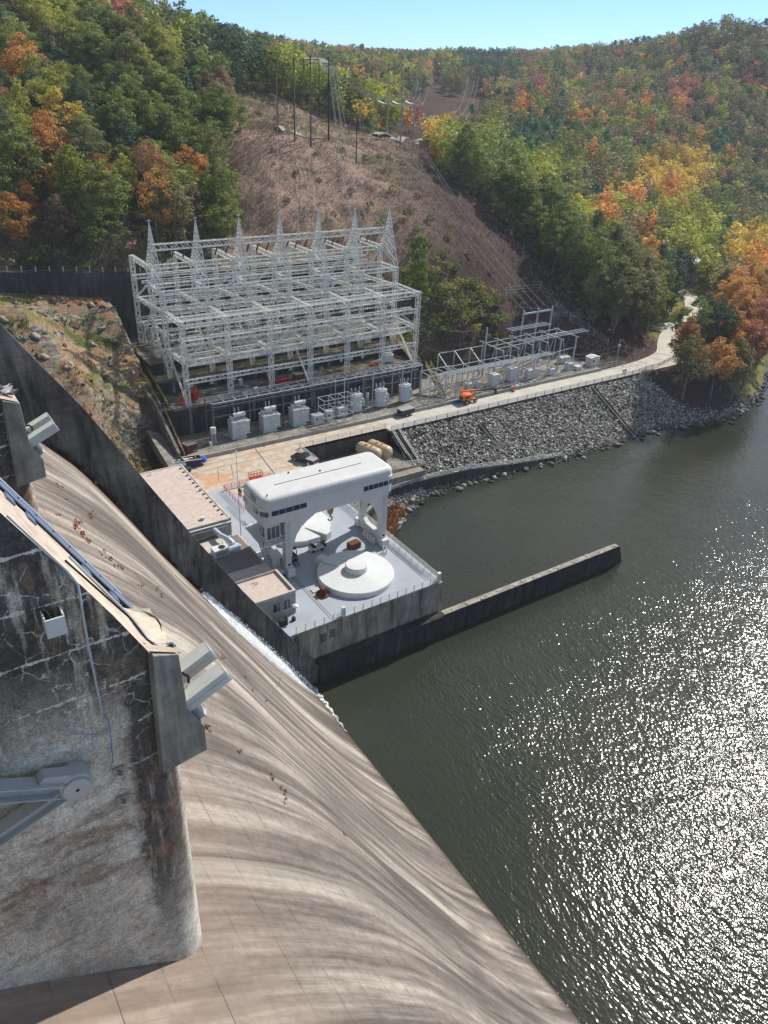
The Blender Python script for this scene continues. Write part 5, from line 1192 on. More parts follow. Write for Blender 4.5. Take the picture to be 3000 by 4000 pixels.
g = gp(500+1268*.4219, 1500+575*.4219); m = MB(); m.lathe((g[0], g[1], .01), [(.22, 0), (.2, .05), (.13, .06), (.03, .7)], 12); tag(m.build('traffic_cone', M['orange']), 'orange traffic cone at the foot of the yard kerb', 'traffic cone')
# ------------------------------------------------------------------ terraces of the switchyard
M['terrace_dark'] = concrete('terrace_floor_dark', (.20, .185, .155), (.085, .08, .07), .35, .35, (.03, .03, .028))
def terrace(name, u0, u1, v0, v1, z, label):
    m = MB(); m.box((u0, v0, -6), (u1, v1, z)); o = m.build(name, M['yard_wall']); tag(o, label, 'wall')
    m = MB(); m.box((u0, v0, z+.002), (u1, v1, z+.02)); m.build('floor_slab', M['terrace_dark'], o)
    m = MB(); 
    for x in np.arange(u0+3, u1-1, 4.725): m.box((x, v0-.16, max(.6, z-6.4)), (x+.7, v0-.001, z-.25))
    m.box((u0, v0-.28, z-.24), (u1, v0-.001, z-.002)); m.build('pilaster', concrete('pilaster_stained', (.30, .27, .23), (.13, .12, .10), .6, .5), o)
    return o
terrace('retaining_wall', 46.4, 108.6, 142.9, 151.8, 6.5, 'dark concrete wall and terrace directly behind the white transformers')
terrace('retaining_wall', 46.41, 108.59, 151.85, 156.3, 9.4, 'second dark terrace wall below the yellow railing in the lattice yard')
terrace('retaining_wall', 46.42, 108.58, 156.35, 175.7, 12.0, 'third dark terrace wall under the tallest lattice spires')
wz2 = lambda x: 28.6-.093*(x-25) if x < 55 else 25.8-.022*(x-55)
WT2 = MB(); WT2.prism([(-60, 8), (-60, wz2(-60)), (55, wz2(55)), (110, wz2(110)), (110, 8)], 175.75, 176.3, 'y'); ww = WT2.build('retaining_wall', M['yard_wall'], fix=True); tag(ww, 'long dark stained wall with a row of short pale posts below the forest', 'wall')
m = MB(); m.bar((-60, 176.05, wz2(-60)+.12), (55, 176.05, wz2(55)+.12), .85, .24); m.bar((55, 176.05, wz2(55)+.12), (110, 176.05, wz2(110)+.12), .85, .24); m.build('coping', M['yard_wall'], ww)
for i in range(16):
    x = 20+i*2.72; m = MB(); m.box((x, 175.9, wz2(x)+.2), (x+.22, 176.1, wz2(x)+1.35)); tag(m.build('guard_post', M['conc_light']), 'short pale guard post on top of the long dark wall', 'post', 'short posts on the long dark wall')
m = MB(); m.bar((19, 176, wz2(19)+.55), (55, 176, wz2(55)+.55), .08); tag(m.build('guard_rail', M['steel_dark']), 'dark rail linking the short posts on the long wall', 'rail')
# platform with kerb in front of the terraces
m = MB(); m.box((45.2, 132.2, -1), (160.5, 142.85, .55)); m.box((109, 142.85, -1), (160.5, 149.5, .55)); 
tag(m.build('yard_pavement', M['terrace']), kind='structure')
m = MB(); m.box((45.2, 131.85, -1), (160.5, 132.18, .72)); ke = m.build('kerb_wall', M['conc']); tag(ke, 'low pale kerb wall in front of the transformer yard', 'kerb')
m = MB(); m.box((112, 149.55, -1), (160.5, 149.95, 2.6)); tag(m.build('retaining_wall', M['yard_wall']), 'low grey wall behind the smaller steel substation', 'wall')
M['conc_old'] = concrete('old_grey_concrete', (.27, .255, .225), (.15, .14, .125), .55, .4, (.05, .05, .045))
m = MB(); m.prism([(131.2, -1), (131.2, 2.6), (143.2, 8.8), (149, 9.6), (149, -1)], 42.6, 43.1, 'x'); tag(m.build('stair_wall', M['conc_old'], fix=True), 'sloping pale concrete wall on the rock side of the stairs', 'wall')
m = MB(); m.prism([(39.6, .9), (42.58, -.2), (42.58, -1.5), (39.6, -1.5)], 124.6, 140, 'y'); 
m.v = [(x, y, z+max(0, (y-131)*.42)) for x, y, z in m.v]; tag(m.build('drain_channel', M['conc_old'], fix=True), 'sloping pale concrete drain beside the rock cut', 'drain')
def stairs(label, a, b_, w, mat, n, axis='y', rail=None, group=None):
    a, b_ = Vector(a), Vector(b_); t = thing('stairs', label, 'stairs', tuple(a), group); m = MB()
    d = b_-a; side = Vector((0, 0, 1)).cross(Vector((d.x, d.y, 0))).normalized()*(w/2)
    for i in range(n):
        p_ = a+d*((i+.5)/n); q = d*(1/n)
        s = Vector((d.x, d.y, 0)).normalized()*(Vector((d.x, d.y, 0)).length/n*.55)
        c = [p_-side-s, p_+side-s, p_+side+s, p_-side+s]; zt = Vector((0, 0, abs(d.z)/n*.5))
        m.add([tuple(x-zt*1.2) for x in c]+[tuple(x+zt*.3) for x in c], [(0, 3, 2, 1), (4, 5, 6, 7), (0, 1, 5, 4), (1, 2, 6, 5), (2, 3, 7, 6), (3, 0, 4, 7)])
    m.build('tread', mat, t)
    m = MB(); m.bar(a-side, b_-side, .12, .35); m.bar(a+side, b_+side, .12, .35); m.build('stringer', mat, t)
    if rail:
        m = MB()
        for sg in (-1, 1):
            for h in (.55, 1.1): m.bar(a+side*sg+Vector((0, 0, h)), b_+side*sg+Vector((0, 0, h)), .08)
            for i in range(0, n+1, 4): p_ = a+side*sg+d*(i/n); m.bar(p_, p_+Vector((0, 0, 1.1)), .08)
        m.build('handrail', rail, t)
    return t
stairs('lower dark stairs rising from the skip beside the first terrace', (43.9, 133.5, .2), (43.9, 143.6, 6.4), 1.5, M['yard_wall'], 34, rail=M['yellow'])
stairs('upper dark stairs climbing beside the rock cut to the top terrace', (45.2, 145.0, 6.5), (46.0, 166.5, 12.2), 1.5, M['yard_wall'], 40, rail=M['yellow'])
m = MB(); m.box((42.9, 143.0, -1), (46.35, 145.2, 6.45)); tag(m.build('stair_landing', M['yard_wall']), 'dark landing block between the two left stairs', 'landing')
m = MB(); m.prism([(145.3, -1), (145.3, 6.4), (166.6, 12.0), (175.6, 12.0), (175.6, -1)], 44.2, 46.38, 'x'); tag(m.build('stair_bank', M['yard_wall'], fix=True), 'dark bank carrying the upper left stairs', 'wall')
stairs('yellow railed stairs at the right end of the lattice yard', (107.8, 145.2, 6.6), (107.8, 151.8, 9.4), 1.2, M['terrace'], 14, rail=M['yellow'])
stairs('upper yellow railed stairs by the rock at the right end', (107.9, 152.5, 9.5), (107.9, 156.9, 12.0), 1.2, M['terrace'], 14, rail=M['yellow'])
stairs('pale steep stairs leading down beside the pipe frame', (109.4, 141.8, 6.4), (109.4, 134.5, .7), 1.4, M['terrace'], 22, rail=M['yellow'])
m = MB(); m.prism([(145.0, -1), (145.0, 7.2), (175.6, 15), (175.6, -1)], 108.7, 109.5, 'x'); tag(m.build('side_wall', M['yard_wall'], fix=True), 'sloping dark wall closing the right end of the terraces', 'wall')
railing('yellow railing along the second terrace of the lattice yard', [(46.6, 152.1, 9.42), (107, 152.1, 9.42)], M['yellow'], 1.1, 2, 3.2, 'yellow terrace railings', w=.09)
railing('thin grey railing along the first terrace edge above the transformers', [(46.6, 143.2, 6.52), (108.2, 143.2, 6.52)], M['steel_tube'], 1.0, 2, 3.2, w=.06)
# ------------------------------------------------------------------ the big lattice frame
fr = thing('lattice_switchyard_frame', 'huge pale lattice steel frame with seven spires over the terraced switchyard', 'steel frame', (78, 157, 6.5))
UI = [49.7+9.45*i for i in range(7)]
SL = M['steel_lat']
def col(u, v, z0, z1, w=.85, w1=None, t=.11):
    m = MB(); m.truss((u, v, z0), (u, v, z1), w, w, t, .95, (0, 1, 0)); m.build('lattice_column', SL, fr)
def beam(a, b_, w=.6, h=.85, t=.10, bay=.95): m = MB(); m.truss(a, b_, w, h, t, bay); m.build('lattice_beam', SL, fr)
ROWS = [(143.4, 6.5, 24.0), (153.0, 9.4, 27.5), (160.0, 12.0, 31.1), (171.0, 12.0, 31.1)]
for i, u in enumerate(UI):
    for v, z0, z1 in ROWS: col(u, v, z0, z1)
for v, zs in ((143.4, (23.6, 19.7, 15.7, 11.7)), (153.0, (27.2, 23.4, 15.4)), (160.0, (30.8, 27.0, 19.5)), (171.0, (26.6, 21.8, 16.3))):
    for z in zs: beam((UI[0], v, z), (UI[6], v, z))
for i, u in enumerate(UI):
    beam((u, 160.3, 30.9), (u, 170.7, 30.9)); beam((u, 153.4, 27.1), (u, 159.7, 27.1)); beam((u, 143.7, 23.5), (u, 152.7, 23.5))
    beam((u, 153.4, 23.2), (u, 170.7, 22.3), .55, .7); beam((u, 143.7, 15.6), (u, 152.7, 15.6), .55, .75)
    if i in (0, 2, 3, 6): beam((u, 153.3, 18.6), (u, 159.7, 18.6), .5, .6)
for v in (148.0,): beam((UI[0], v, 23.2), (UI[6], v, 23.2), .45, .6, .08)
# spires: four legged tapering towers with splayed V legs and a long top girder
for i, u in enumerate(UI):
    m = MB(); apex = Vector((u, 156.6, 40.4)); base = [(u-.55, 153.0, 27.4), (u+.55, 153.0, 27.4), (u+.55, 160.0, 31.0), (u-.55, 160.0, 31.0)]
    waist = [(u-.45, 155.6, 35.2), (u+.45, 155.6, 35.2), (u+.45, 157.6, 35.2), (u-.45, 157.6, 35.2)]
    for b_, w_ in zip(base, waist): m.bar(b_, w_, .13); m.bar(w_, apex, .09)
    def lace(P, Q, n):
        for f in range(4):
            a0, a1, b0, b1 = Vector(P[f]), Vector(P[(f+1) % 4]), Vector(Q[f]), Vector(Q[(f+1) % 4])
            for j in range(n):
                s_, e_ = j/n, (j+1)/n
                if j % 2: m.bar(a0.lerp(b0, s_), a1.lerp(b1, e_), .06, n=3)
                else: m.bar(a1.lerp(b1, s_), a0.lerp(b0, e_), .06, n=3)
                m.bar(a0.lerp(b0, e_), a1.lerp(b1, e_), .06, n=3)
    lace(base, waist, 6); lace(waist, [tuple(apex)]*4, 6); m.build('spire', SL, fr)
    m = MB(); m.bar((u-.35, 156.6, 40.5), (u+.35, 156.6, 40.5), .12); m.bar((u, 156.6, 40.4), (u, 156.6, 40.75), .08); m.build('spire_tip', SL, fr)
for v, z in ((148.2, 15.5), (146.0, 19.6), (165.5, 26.7), (165.5, 22.0), (156.5, 23.2), (156.5, 18.6), (162.8, 16.5), (168.2, 18.4)): beam((UI[0], v, z), (UI[6], v, z), .38, .45, .07, .6)
beam((UI[0], 156.6, 35.4), (UI[6], 156.6, 35.4), .95, 1.15, .12, 1.15)
# diagonal bracing
def brace(a, b_, w=.32): m = MB(); m.truss(a, b_, w, w, .06, .6); m.build('brace', SL, fr)
for i in (1, 4, 5):
    u = UI[i]; x = UI[min(i+1, 6)]
    brace((u, 153, 23.5), (x, 153, 31.5)) if i != 5 else None
    brace((u, 160, 20), (x, 160, 30.5))
for i in range(7):
    u = UI[i]
    brace((u, 153.2, 9.6), (u, 159.8, 18.4), .3); brace((u, 160.2, 22.4), (u, 170.8, 12.3), .3); brace((u, 144, 6.8), (u, 152.6, 15.2), .3) if i in (0, 3, 6) else None
for i in (0, 2, 3, 5):
    u, x = UI[i], UI[i+1]; brace((u, 171, 22.2), (x, 171, 30.4), .3); brace((x, 143.4, 15.9), ((u+x)/2, 143.4, 19.4), .25); brace((u, 143.4, 15.9), ((u+x)/2, 143.4, 19.4), .25)
# tubular busbars and droppers
for v, z, u0, u1 in ((145.0, 22.1, 51, 105.5), (147.0, 21.9, 51, 104.5), (149.2, 22.3, 51, 103), (162.0, 28.8, 51, 104), (164.2, 28.6, 51, 103), (166.6, 28.9, 51, 101.5), (168.6, 25.0, 51, 104), (155.0, 21.0, 51, 104), (157.4, 20.9, 51, 104),
                     (145.6, 14.0, 51, 105), (147.8, 14.1, 51, 105), (150.0, 14.0, 51, 105), (154.3, 17.0, 51, 105), (157.8, 17.2, 51, 105), (162.5, 18.5, 51, 105), (166.0, 18.8, 51, 105)):
    m = MB(); m.bar((u0, v, z), (u1, v, z), .15, n=6); m.build('busbar', SL, fr)
m = MB()
for u in UI[:-1]:
    for k_ in (2.4, 4.7, 7.1):
        for v, z, dz in ((145, 22.1, 1.3), (147, 21.9, 1.3), (149.2, 22.3, 1.0), (162, 28.8, 1.7), (164.2, 28.6, 1.8), (166.6, 28.9, 1.6), (147.8, 14.1, 1.3)): m.bar((u+k_, v, z), (u+k_, v, z+dz), .11, n=4)
m.build('dropper', SL, fr)
for u in UI[:-1]:
    for v, z in ((144.5, 14.6), (146.5, 15.0), (149, 14.6), (151.5, 15.2), (154, 18.2), (156.5, 18.6), (162, 21.6), (165, 21.2), (168, 21.8), (157, 24.2), (150, 24.4)):
        m = MB(); a_ = u+.6; b_ = u+8.9; m.bar((a_, v, z), (b_, v, z), .09, n=4)
        for k_ in (2.0, 4.3, 6.6): m.bar((u+k_, v-.7, z+.1), (u+k_, v+.7, z+.1), .08, n=4); m.bar((u+k_, v, z), (u+k_+.6, v, z+.9), .06, n=3)
        m.build('switch_arm', SL, fr)
def string(m, a, b_, n=9, r=.17):
    a, b_ = Vector(a), Vector(b_)
    m.bar(a, b_, .06, n=4)
    for i in range(n): p_ = a.lerp(b_, (i+.5)/n); d = (b_-a)/n*.28; m.bar(p_-d, p_+d, r*2, n=8)
for i, u in enumerate(UI[:-1]):
    for k_ in (2.4, 4.7, 7.1):
        m = MB(); string(m, (u+k_, 157.2, 34.8), (u+k_, 158.9, 32.6), 7); m.build('insulator_string', M['insul'], fr)
    for k_ in (3.2, 6.2):
        m = MB(); string(m, (u+k_, 153, 22.9), (u+k_-.3, 152.2, 19.6), 8); m.build('insulator_string', M['insul'], fr)
        m = MB(); string(m, (u+k_, 160.2, 18.9), (u+k_, 160.3, 15.4), 9); m.build('insulator_string', M['insul'], fr)
    for k_ in (1.8, 4.2, 7.4): m = MB(); string(m, (u+k_, 151.6, 8.9), (u+k_, 151.65, 6.9), 7, .14); m.build('insulator_string', M['insul'], fr)
# ------------------------------------------------------------------ equipment on the terraces
def bushing(m, a, b_, r=.09):
    a, b_ = Vector(a), Vector(b_); m.bar(a, b_, r, n=6)
    for i in range(5): p_ = a.lerp(b_, (i+.5)/5); d = (b_-a)/5*.25; m.bar(p_-d, p_+d, r*2.1, n=8)
def breaker(label, x, y, z, s=1., group='circuit breakers on the top terrace'):
    t = thing('circuit_breaker', label, 'circuit breaker', (x, y, z), group)
    m = MB(); m.cbox((x, y, z+1.1*s), (2.1*s, 1.3*s, 1.5*s)); m.build('cabinet', M['white_dirty'], t, bevel=.04)
    m = MB(); 
    for a in (-.8, .8):
        for b_ in (-.5, .5): m.bar((x+a*s, y+b_*s, z), (x+a*s, y+b_*s, z+.4*s), .12)
    m.build('leg', M['steel_tube'], t)
    m = MB()
    for a in (-.6, 0, .6): m.cyl((x+a*s, y-.4*s, z+2.05*s), .22*s, .8*s, 10, 'y')
    m.build('tank', M['white_dirty'], t)
    m = MB()
    for a in (-.6, 0, .6):
        for b_ in (-.35, .35): bushing(m, (x+a*s, y+b_*s, z+2.1*s), (x+a*1.25*s, y+b_*2.1*s, z+3.3*s))
    m.build('bushing', M['xf_white'], t)
for x, lab in ((54.2, 'grey breaker cabinet at the left end of the top terrace'), (64.5, 'grey breaker second from the left on the top terrace'), (75.2, 'grey breaker in the third bay of the top terrace'), (85.0, 'grey breaker in the fourth bay of the top terrace'), (94.8, 'grey breaker in the fifth bay of the top terrace')):
    breaker(lab, x, 166.5, 12.02, 1.25)
breaker('grey breaker at the right end of the second terrace', 99.8, 154.4, 9.42, .85, 'circuit breakers below the yellow railing')
breaker('pale breaker at the right end of the first terrace', 101.5, 147.5, 6.52, 1.15, 'circuit breakers below the yellow railing')
for i, (px, py) in enumerate(((570, 1337), (585, 1348), (598, 1358))):
    p_ = atz(px, py, 12.0); t = thing('post_insulator', ['leftmost of three tall grey insulator posts at the top of the left stairs', 'middle of three tall grey insulator posts at the top of the left stairs', 'rightmost of three tall grey insulator posts at the top of the left stairs'][i], 'insulator', p_, 'tall grey insulator posts')
    m = MB(); m.cyl((p_[0], p_[1], 12), .22, 1.9, 10); m.cyl((p_[0], p_[1], 13.9), .42, .25, 12); m.build('base', M['white_dirty'], t)
    m = MB(); m.cyl((p_[0], p_[1], 14.15), .17, 2.3, 10)
    for j in range(8): m.cyl((p_[0], p_[1], 14.3+j*.27), .25, .08, 12)
    m.cyl((p_[0], p_[1], 16.4), .3, .14, 12); m.build('insulator', M['white_dirty'], t)
# panels, red machinery and clutter on the first and second terrace
for i, x in enumerate([53.2, 57.8, 63.0, 71.3, 76.9, 81.9, 90.4, 93.2, 96.4]):
    m = MB(); m.box((x, 151.35, 7.2), (x+.75, 151.62, 8.4)); tag(m.build('wall_panel', M['white_dirty']), 'pale electrical panel fixed to the wall of the first terrace', 'panel', 'pale wall panels of the first terrace')
for i, x in enumerate([56, 61.2, 66.5, 73, 79.4, 86.6, 91.8, 98.0]):
    m = MB(); m.box((x, 155.85, 10.2), (x+.9, 156.05, 11.4)); tag(m.build('wall_panel', M['white_dirty']), 'pale electrical panel fixed to the wall of the second terrace', 'panel', 'pale wall panels of the second terrace')
def crate(label, p_, d, mat, rz=0, nm='metal_crate', cat='crate', rib=True):
    t = thing(nm, label, cat, p_); m = MB(); m.cbox((p_[0], p_[1], p_[2]+d[2]/2), d, rz); m.build('body', mat, t, bevel=.04)
    m = MB(); m.cbox((p_[0], p_[1], p_[2]+d[2]+.03), (d[0]+.1, d[1]+.1, .06), rz); m.build('lid', M['steel_dark'] if mat != M['white_dirty'] else M['white'], t)
    return t
def Z1(x, y, z): return atz(500+x*.7233, 800+y*.7233, z)
def open_frame(label, c, L, Wd, Hh, mat, rz):
    t = thing('steel_cradle', label, 'cradle', c, 'red steel cradles on the first terrace'); m = MB(); ca, sa = math.cos(rz), math.sin(rz)
    def P(x, y, z): return (c[0]+x*ca-y*sa, c[1]+x*sa+y*ca, c[2]+z)
    for y in (-Wd/2, Wd/2):
        for z in (.12, Hh): m.bar(P(-L/2, y, z), P(L/2, y, z), .2)
        for i in range(7):
            x = -L/2+L*i/6; m.bar(P(x, y, .1), P(x, y, Hh), .14)
            if i < 6: m.bar(P(x, y, .1), P(x+L/6, y, Hh), .1)
    m.build('side_frame', mat, t); m = MB()
    for i in range(7): x = -L/2+L*i/6; m.bar(P(x, -Wd/2, .12), P(x, Wd/2, .12), .16); m.bar(P(x, -Wd/2, Hh), P(x, Wd/2, Hh), .1)
    m.build('cross_member', mat, t)
open_frame('long bright red cradle lying in the middle of the first terrace', Z1(815, 965, 6.52), 5.4, 1.3, 1.0, M['red'], .0)
open_frame('red upright cradle near the front left lattice leg', Z1(360, 1055, 6.52), 2.4, 1.1, 2.1, M['red'], .9)
open_frame('small red cradle in the left corner of the first terrace', Z1(290, 1075, 6.52), 2.2, 1.0, .7, M['red'], 1.2)
open_frame('red cradle near the right breaker of the first terrace', Z1(1345, 870, 6.52), 3.6, .9, .6, M['red'], 0)
open_frame('yellow orange cradle right of centre on the first terrace', Z1(1190, 905, 6.52), 3.8, 1.2, 1.0, M['yellow'], .0)
crate('dark red closed box to the right of the long red cradle', Z1(920, 955, 6.52), (2.1, 1.7, 1.9), M['rust'])
crate('dark red container with maroon door at the left end of the yard', atz(500+335*.7233, 800+1330*.7233, .57), (2.3, 2.0, 1.7), M['rust'], .2, 'container', 'container')
crate('small grey cabinet left of the long red cradle', Z1(610, 975, 6.52), (.7, .7, 1.3), M['white_dirty'])
m = MB()
for a, b_ in (((450, 1020), (700, 985)), ((980, 975), (1100, 945)), ((400, 1005), (520, 985))):
    p_, q = Z1(*a, 6.62), Z1(*b_, 6.62); m.bar(p_, q, .22, n=6)
tag(m.build('pipe', M['steel_tube']), 'grey pipes lying along the first terrace floor', 'pipes', kind='stuff')
for i, (x, y, mt) in enumerate([(515, 1000, 'orange'), (592, 1055, 'blue_tarp'), (640, 985, 'white'), (1045, 890, 'white'), (690, 1000, 'white_dirty'), (760, 930, 'white_dirty')]):
    crate(['orange tool case on the first terrace', 'small blue case at the front edge of the first terrace', 'white case left of the red cradle', 'white case leaning on the first terrace wall', 'pale case in front of the red cradle', 'pale case behind the red cradle'][i], Z1(x, y, 6.52), (.8, .6, .6), M[mt], nm='tool_case', cat='case')
# ------------------------------------------------------------------ transformers
tr = thing('power_transformer', 'white transformer with radiators beside the white drum stand', 'transformer', (0, 0, 0), 'white transformers with radiators in a row')
m = MB(); m.cbox((0, 0, 2.0), (2.9, 2.3, 3.5)); m.build('tank', M['xf_white'], tr, bevel=.06)
m = MB()
for z in (.5, 1.35, 2.2, 3.05, 3.72): m.cbox((0, 0, z), (3.06, 2.46, .14))
m.cbox((0, 0, .18), (3.3, 2.7, .3)); m.build('stiffener', M['xf_white'], tr)
m = MB()
for i in range(9): m.cbox((2.0+(i % 2)*0, .2+i*.22-.9, 2.1), (1.15, .09, 2.9))
m.cbox((2.0, .0, 3.45), (1.25, 2.3, .12)); m.cbox((2.0, .0, .8), (1.25, 2.3, .12)); m.build('radiator', M['white_dirty'], tr)
m = MB(); m.lathe((-.6, .2, 4.75), [(.3, 0), (.46, .08), (.46, 2.6), (.3, 2.7)], 18, 'x'); m.bar((-.2, .2, 3.8), (-.2, .2, 4.5), .15); m.bar((1.6, .2, 3.6), (1.6, .2, 4.5), .15); m.build('conservator', M['xf_white'], tr)
for k_ in range(4): m = MB(); bushing(m, (-1.15+.0*k_, -.75+k_*.42, 3.8), (-1.2, -.75+k_*.42, 4.75), .1); m.build('bushing', M['xf_white'], tr)
for k_ in range(2): m = MB(); bushing(m, (.1+k_*.85, .8, 4.0), (.1+k_*.85, .95, 6.1), .14); m.build('bushing', M['xf_white'], tr)
m = MB(); m.path([(.2, -1.3, 3.6), (.2, -1.45, 3.0), (.9, -1.45, 2.9), (.9, -1.3, 2.4)], .1); m.path([(1.3, -1.2, 3.9), (.6, -1.35, 3.7), (.6, -1.4, 3.2)], .09); m.cbox((.3, -1.25, 1.7), (.6, .2, .7)); m.build('piping', M['xf_white'], tr)
for i, (x, lab) in enumerate(((57.6, None), (64.6, 'white transformer in the middle of the row of three with radiators'), (71.6, 'white transformer with radiators next to the wide grey cabinet'))):
    p_ = (x-.2, 137.3, .57)
    if i == 0: tr.location = p_
    else: dup(tr, p_, 0, lab)
tk = thing('oil_filled_tank', 'tall oval white tank next to the grey cabinets', 'tank', (0, 0, 0), 'tall oval white tanks with ribs')
def oval(r1, r2, z0, z1, m, n=22): 
    P = [(r1*math.cos(2*math.pi*i/n), r2*math.sin(2*math.pi*i/n)) for i in range(n)]; m.prism(P, z0, z1, 'z')
m = MB(); oval(1.5, 1.0, .25, 4.1, m); m.build('shell', M['xf_white'], tk, fix=True, smooth=False)
m = MB()
for z in (.6, 1.5, 2.4, 3.3, 3.95): oval(1.6, 1.1, z, z+.13, m)
m.build('rib', M['xf_white'], tk, fix=True)
m = MB(); oval(1.25, .8, 4.1, 4.3, m); m.cyl((-.4, 0, 4.3), .25, .25, 12); m.cyl((.6, .2, 4.3), .18, .35, 12); m.build('cover', M['xf_white'], tk, fix=True)
for k_ in (-.9, 0, .9): m = MB(); bushing(m, (k_, .3, 4.2), (k_*1.2, .5, 5.6), .13); m.build('bushing', M['white_dirty'], tk)
m = MB(); m.cbox((1.75, -.1, 2.0), (.5, .8, 1.6)); m.build('control_box', M['white_dirty'], tk)
for i, (x, lab) in enumerate(((86.3, None), (92.9, 'middle one of the tall oval white tanks'), (99.6, 'tall oval white tank above the dark box trailer'))):
    p_ = (x, 137.2, .57)
    if i == 0: tk.location = p_
    else: dup(tk, p_, 0, lab)
def cabinet(label, c, d, group='grey cabinets between transformers and tall tanks'):
    t = thing('electrical_cabinet', label, 'cabinet', c, group); m = MB(); m.cbox((c[0], c[1], c[2]+d[2]/2+.1), d); m.build('casing', M['white_dirty'], t, bevel=.04)
    m = MB(); m.cbox((c[0], c[1], c[2]+d[2]+.13), (d[0]+.15, d[1]+.15, .07)); m.build('lid', M['xf_white'], t)
    m = MB(); m.cbox((c[0]-d[0]*.18, c[1]-d[1]/2-.01, c[2]+d[2]*.65), (.35, .02, .5)); m.cbox((c[0]+d[0]*.25, c[1]-d[1]/2-.01, c[2]+d[2]*.65), (.2, .02, .3)); m.build('gauge', M['black'], t)
cabinet('wide grey cabinet just right of the last radiator transformer', (75.4, 135.6, .57), (2.3, 1.4, 1.9)); cabinet('narrow tall grey cabinet with a black gauge', (78.3, 135.6, .57), (1.5, 1.3, 2.3)); cabinet('wide grey cabinet left of the first oval tank', (82.2, 136.6, .57), (2.4, 1.3, 2.0))
for (x, y, z, r, h, lab) in ((52.0, 136.8, 2.6, .62, 1.35, 'white drum on a tall stand by the red container'), (90.0, 138.4, 2.9, .42, 1.1, 'small pale blue drum on a post between the oval tanks')):
    t = thing('drum_on_stand', lab, 'drum', (x, y, .57)); m = MB(); m.lathe((x, y, z), [(r*.9, 0), (r, .08), (r, h-.1), (r*.85, h)], 18); m.build('drum', M['white'], t)
    m = MB()
    for a in (45, 135, 225, 315): m.bar((x+r*.7*math.cos(rad(a)), y+r*.7*math.sin(rad(a)), .57), (x+r*.7*math.cos(rad(a)), y+r*.7*math.sin(rad(a)), z), .16)
    m.cbox((x, y, .66), (r*2.2, r*2.2, .16)); m.build('stand', M['steel_tube'], t)
m = MB(); m.lathe((50.9, 136.0, .57), [(.3, 0), (.3, .7), (.2, .75)], 12); tag(m.build('bucket', M['white_dirty']), 'small pale bucket beside the white drum stand', 'bucket')
# lower pipe frame over the transformers
pf = thing('pipe_busbar_frame', 'thin dark steel pipe frame standing over the white transformers', 'steel frame', (75, 138, .57))
PU = [52.6, 60.6, 68.3, 75.9, 83.4, 90.9, 99.0, 104.5]
for x in PU:
    for y in (134.6+3.0, 141.6): m = MB(); m.bar((x, y, .57), (x, y, 8.6), .22); m.build('post', M['steel_tube'] if x > 76 else M['steel_dark'], pf)
for y, z in ((137.6, 8.5), (141.6, 8.5), (139.6, 8.3), (137.6, 5.6), (141.6, 5.6)):
    m = MB(); m.bar((PU[0], y, z), (PU[-1], y, z), .16); m.build('rail', M['steel_dark'] if z < 6 else M['steel_tube'], pf)
for i, x in enumerate(np.arange(52.6, 104.6, 2.6)): m = MB(); m.bar((x, 137.6, 8.55), (x, 141.6, 8.55), .12); m.build('cross_bar', M['steel_tube'], pf)
m = MB()
for x in np.arange(54, 104, 1.3):
    for y in (138.4, 140.6): m.bar((x, y, 8.3), (x, y, 7.5), .12, n=5)
    m.bar((x, 138.0, 7.6), (x, 141.0, 7.5), .07, n=4)
m.build('insulator', M['insul'], pf)
for y in (138.3, 139.4, 140.6): m = MB(); m.bar((53, y, 7.4), (104, y, 7.4), .08, n=5); m.build('busbar', M['steel_tube'], pf)
m = MB()
for x in (76, 78.5, 81, 83.4):
    for y in (133.6, 136.2): m.bar((x, y, .57), (x, y, 6.2), .13)
for z in (2.2, 4.2, 6.2):
    for y in (133.6, 136.2): m.bar((76, y, z), (83.4, y, z), .1)
    for x in (76, 78.5, 81, 83.4): m.bar((x, 133.6, z), (x, 136.2, z), .1)
m.build('front_rack', M['steel_tube'], pf)
# cable-tray bridge towards the small substation
m = MB()
for (x, y) in ((104.5, 134), (104.5, 138), (109, 134), (109, 138), (113, 134), (113, 138)): m.bar((x, y, .57), (x, y, 6.9), .18)
for z in (6.9, 4.0):
    for y in (134, 138): m.bar((104.5, y, z), (113, y, z), .14)
    for x in (104.5, 106.7, 109, 111, 113): m.bar((x, 134, z), (x, 138, z), .12)
m.bar((104.5, 134, .6), (109, 134, 6.9), .1); m.bar((109, 138, .6), (113, 138, 6.9), .1); m.build('link_frame', M['steel_tube'], pf)
railing('grey mesh fence along the kerb of the transformer yard', [(46, 132.05, .72), (160.3, 132.05, .72)], M['steel_tube'], 1.35, 2, 3.1, w=.05, name='fence')
# ------------------------------------------------------------------ small substation to the right
ss = thing('tubular_substation_frame', 'smaller blue grey tubular steel substation frame beside the road', 'steel frame', (135, 140, .57))
ST = M['steel_tube']
def post(x, y, z1, w=.22): m = MB(); m.bar((x, y, .57), (x, y, z1), w); m.build('post', ST, ss)
def rail(a, b_, w=.15): m = MB(); m.bar(a, b_, w); m.build('rail', ST, ss)
XS = [112.5, 117.5, 122.5, 127.5, 132.5, 137.5, 142.5, 148]
for x in XS[:7]: post(x, 134.2, 6.6); post(x, 138.2, 6.6 if x < 132 else 8.6)
for x in XS[:3]: post(x, 142.0, 8.8)
for x in (127.5, 132.5, 137.5, 142.5, 148, 153.5): post(x, 143.2, 9.6)
for x in (148, 153.5): post(x, 136.0, 8.8, .3)
post(127.5, 142.2, 13.2, .32)
for x in (143.5, 148.7, 153.9): post(x, 146.5, 14.6, .34)
rail((143.2, 146.5, 13.6), (154.2, 146.5, 13.6), .38)
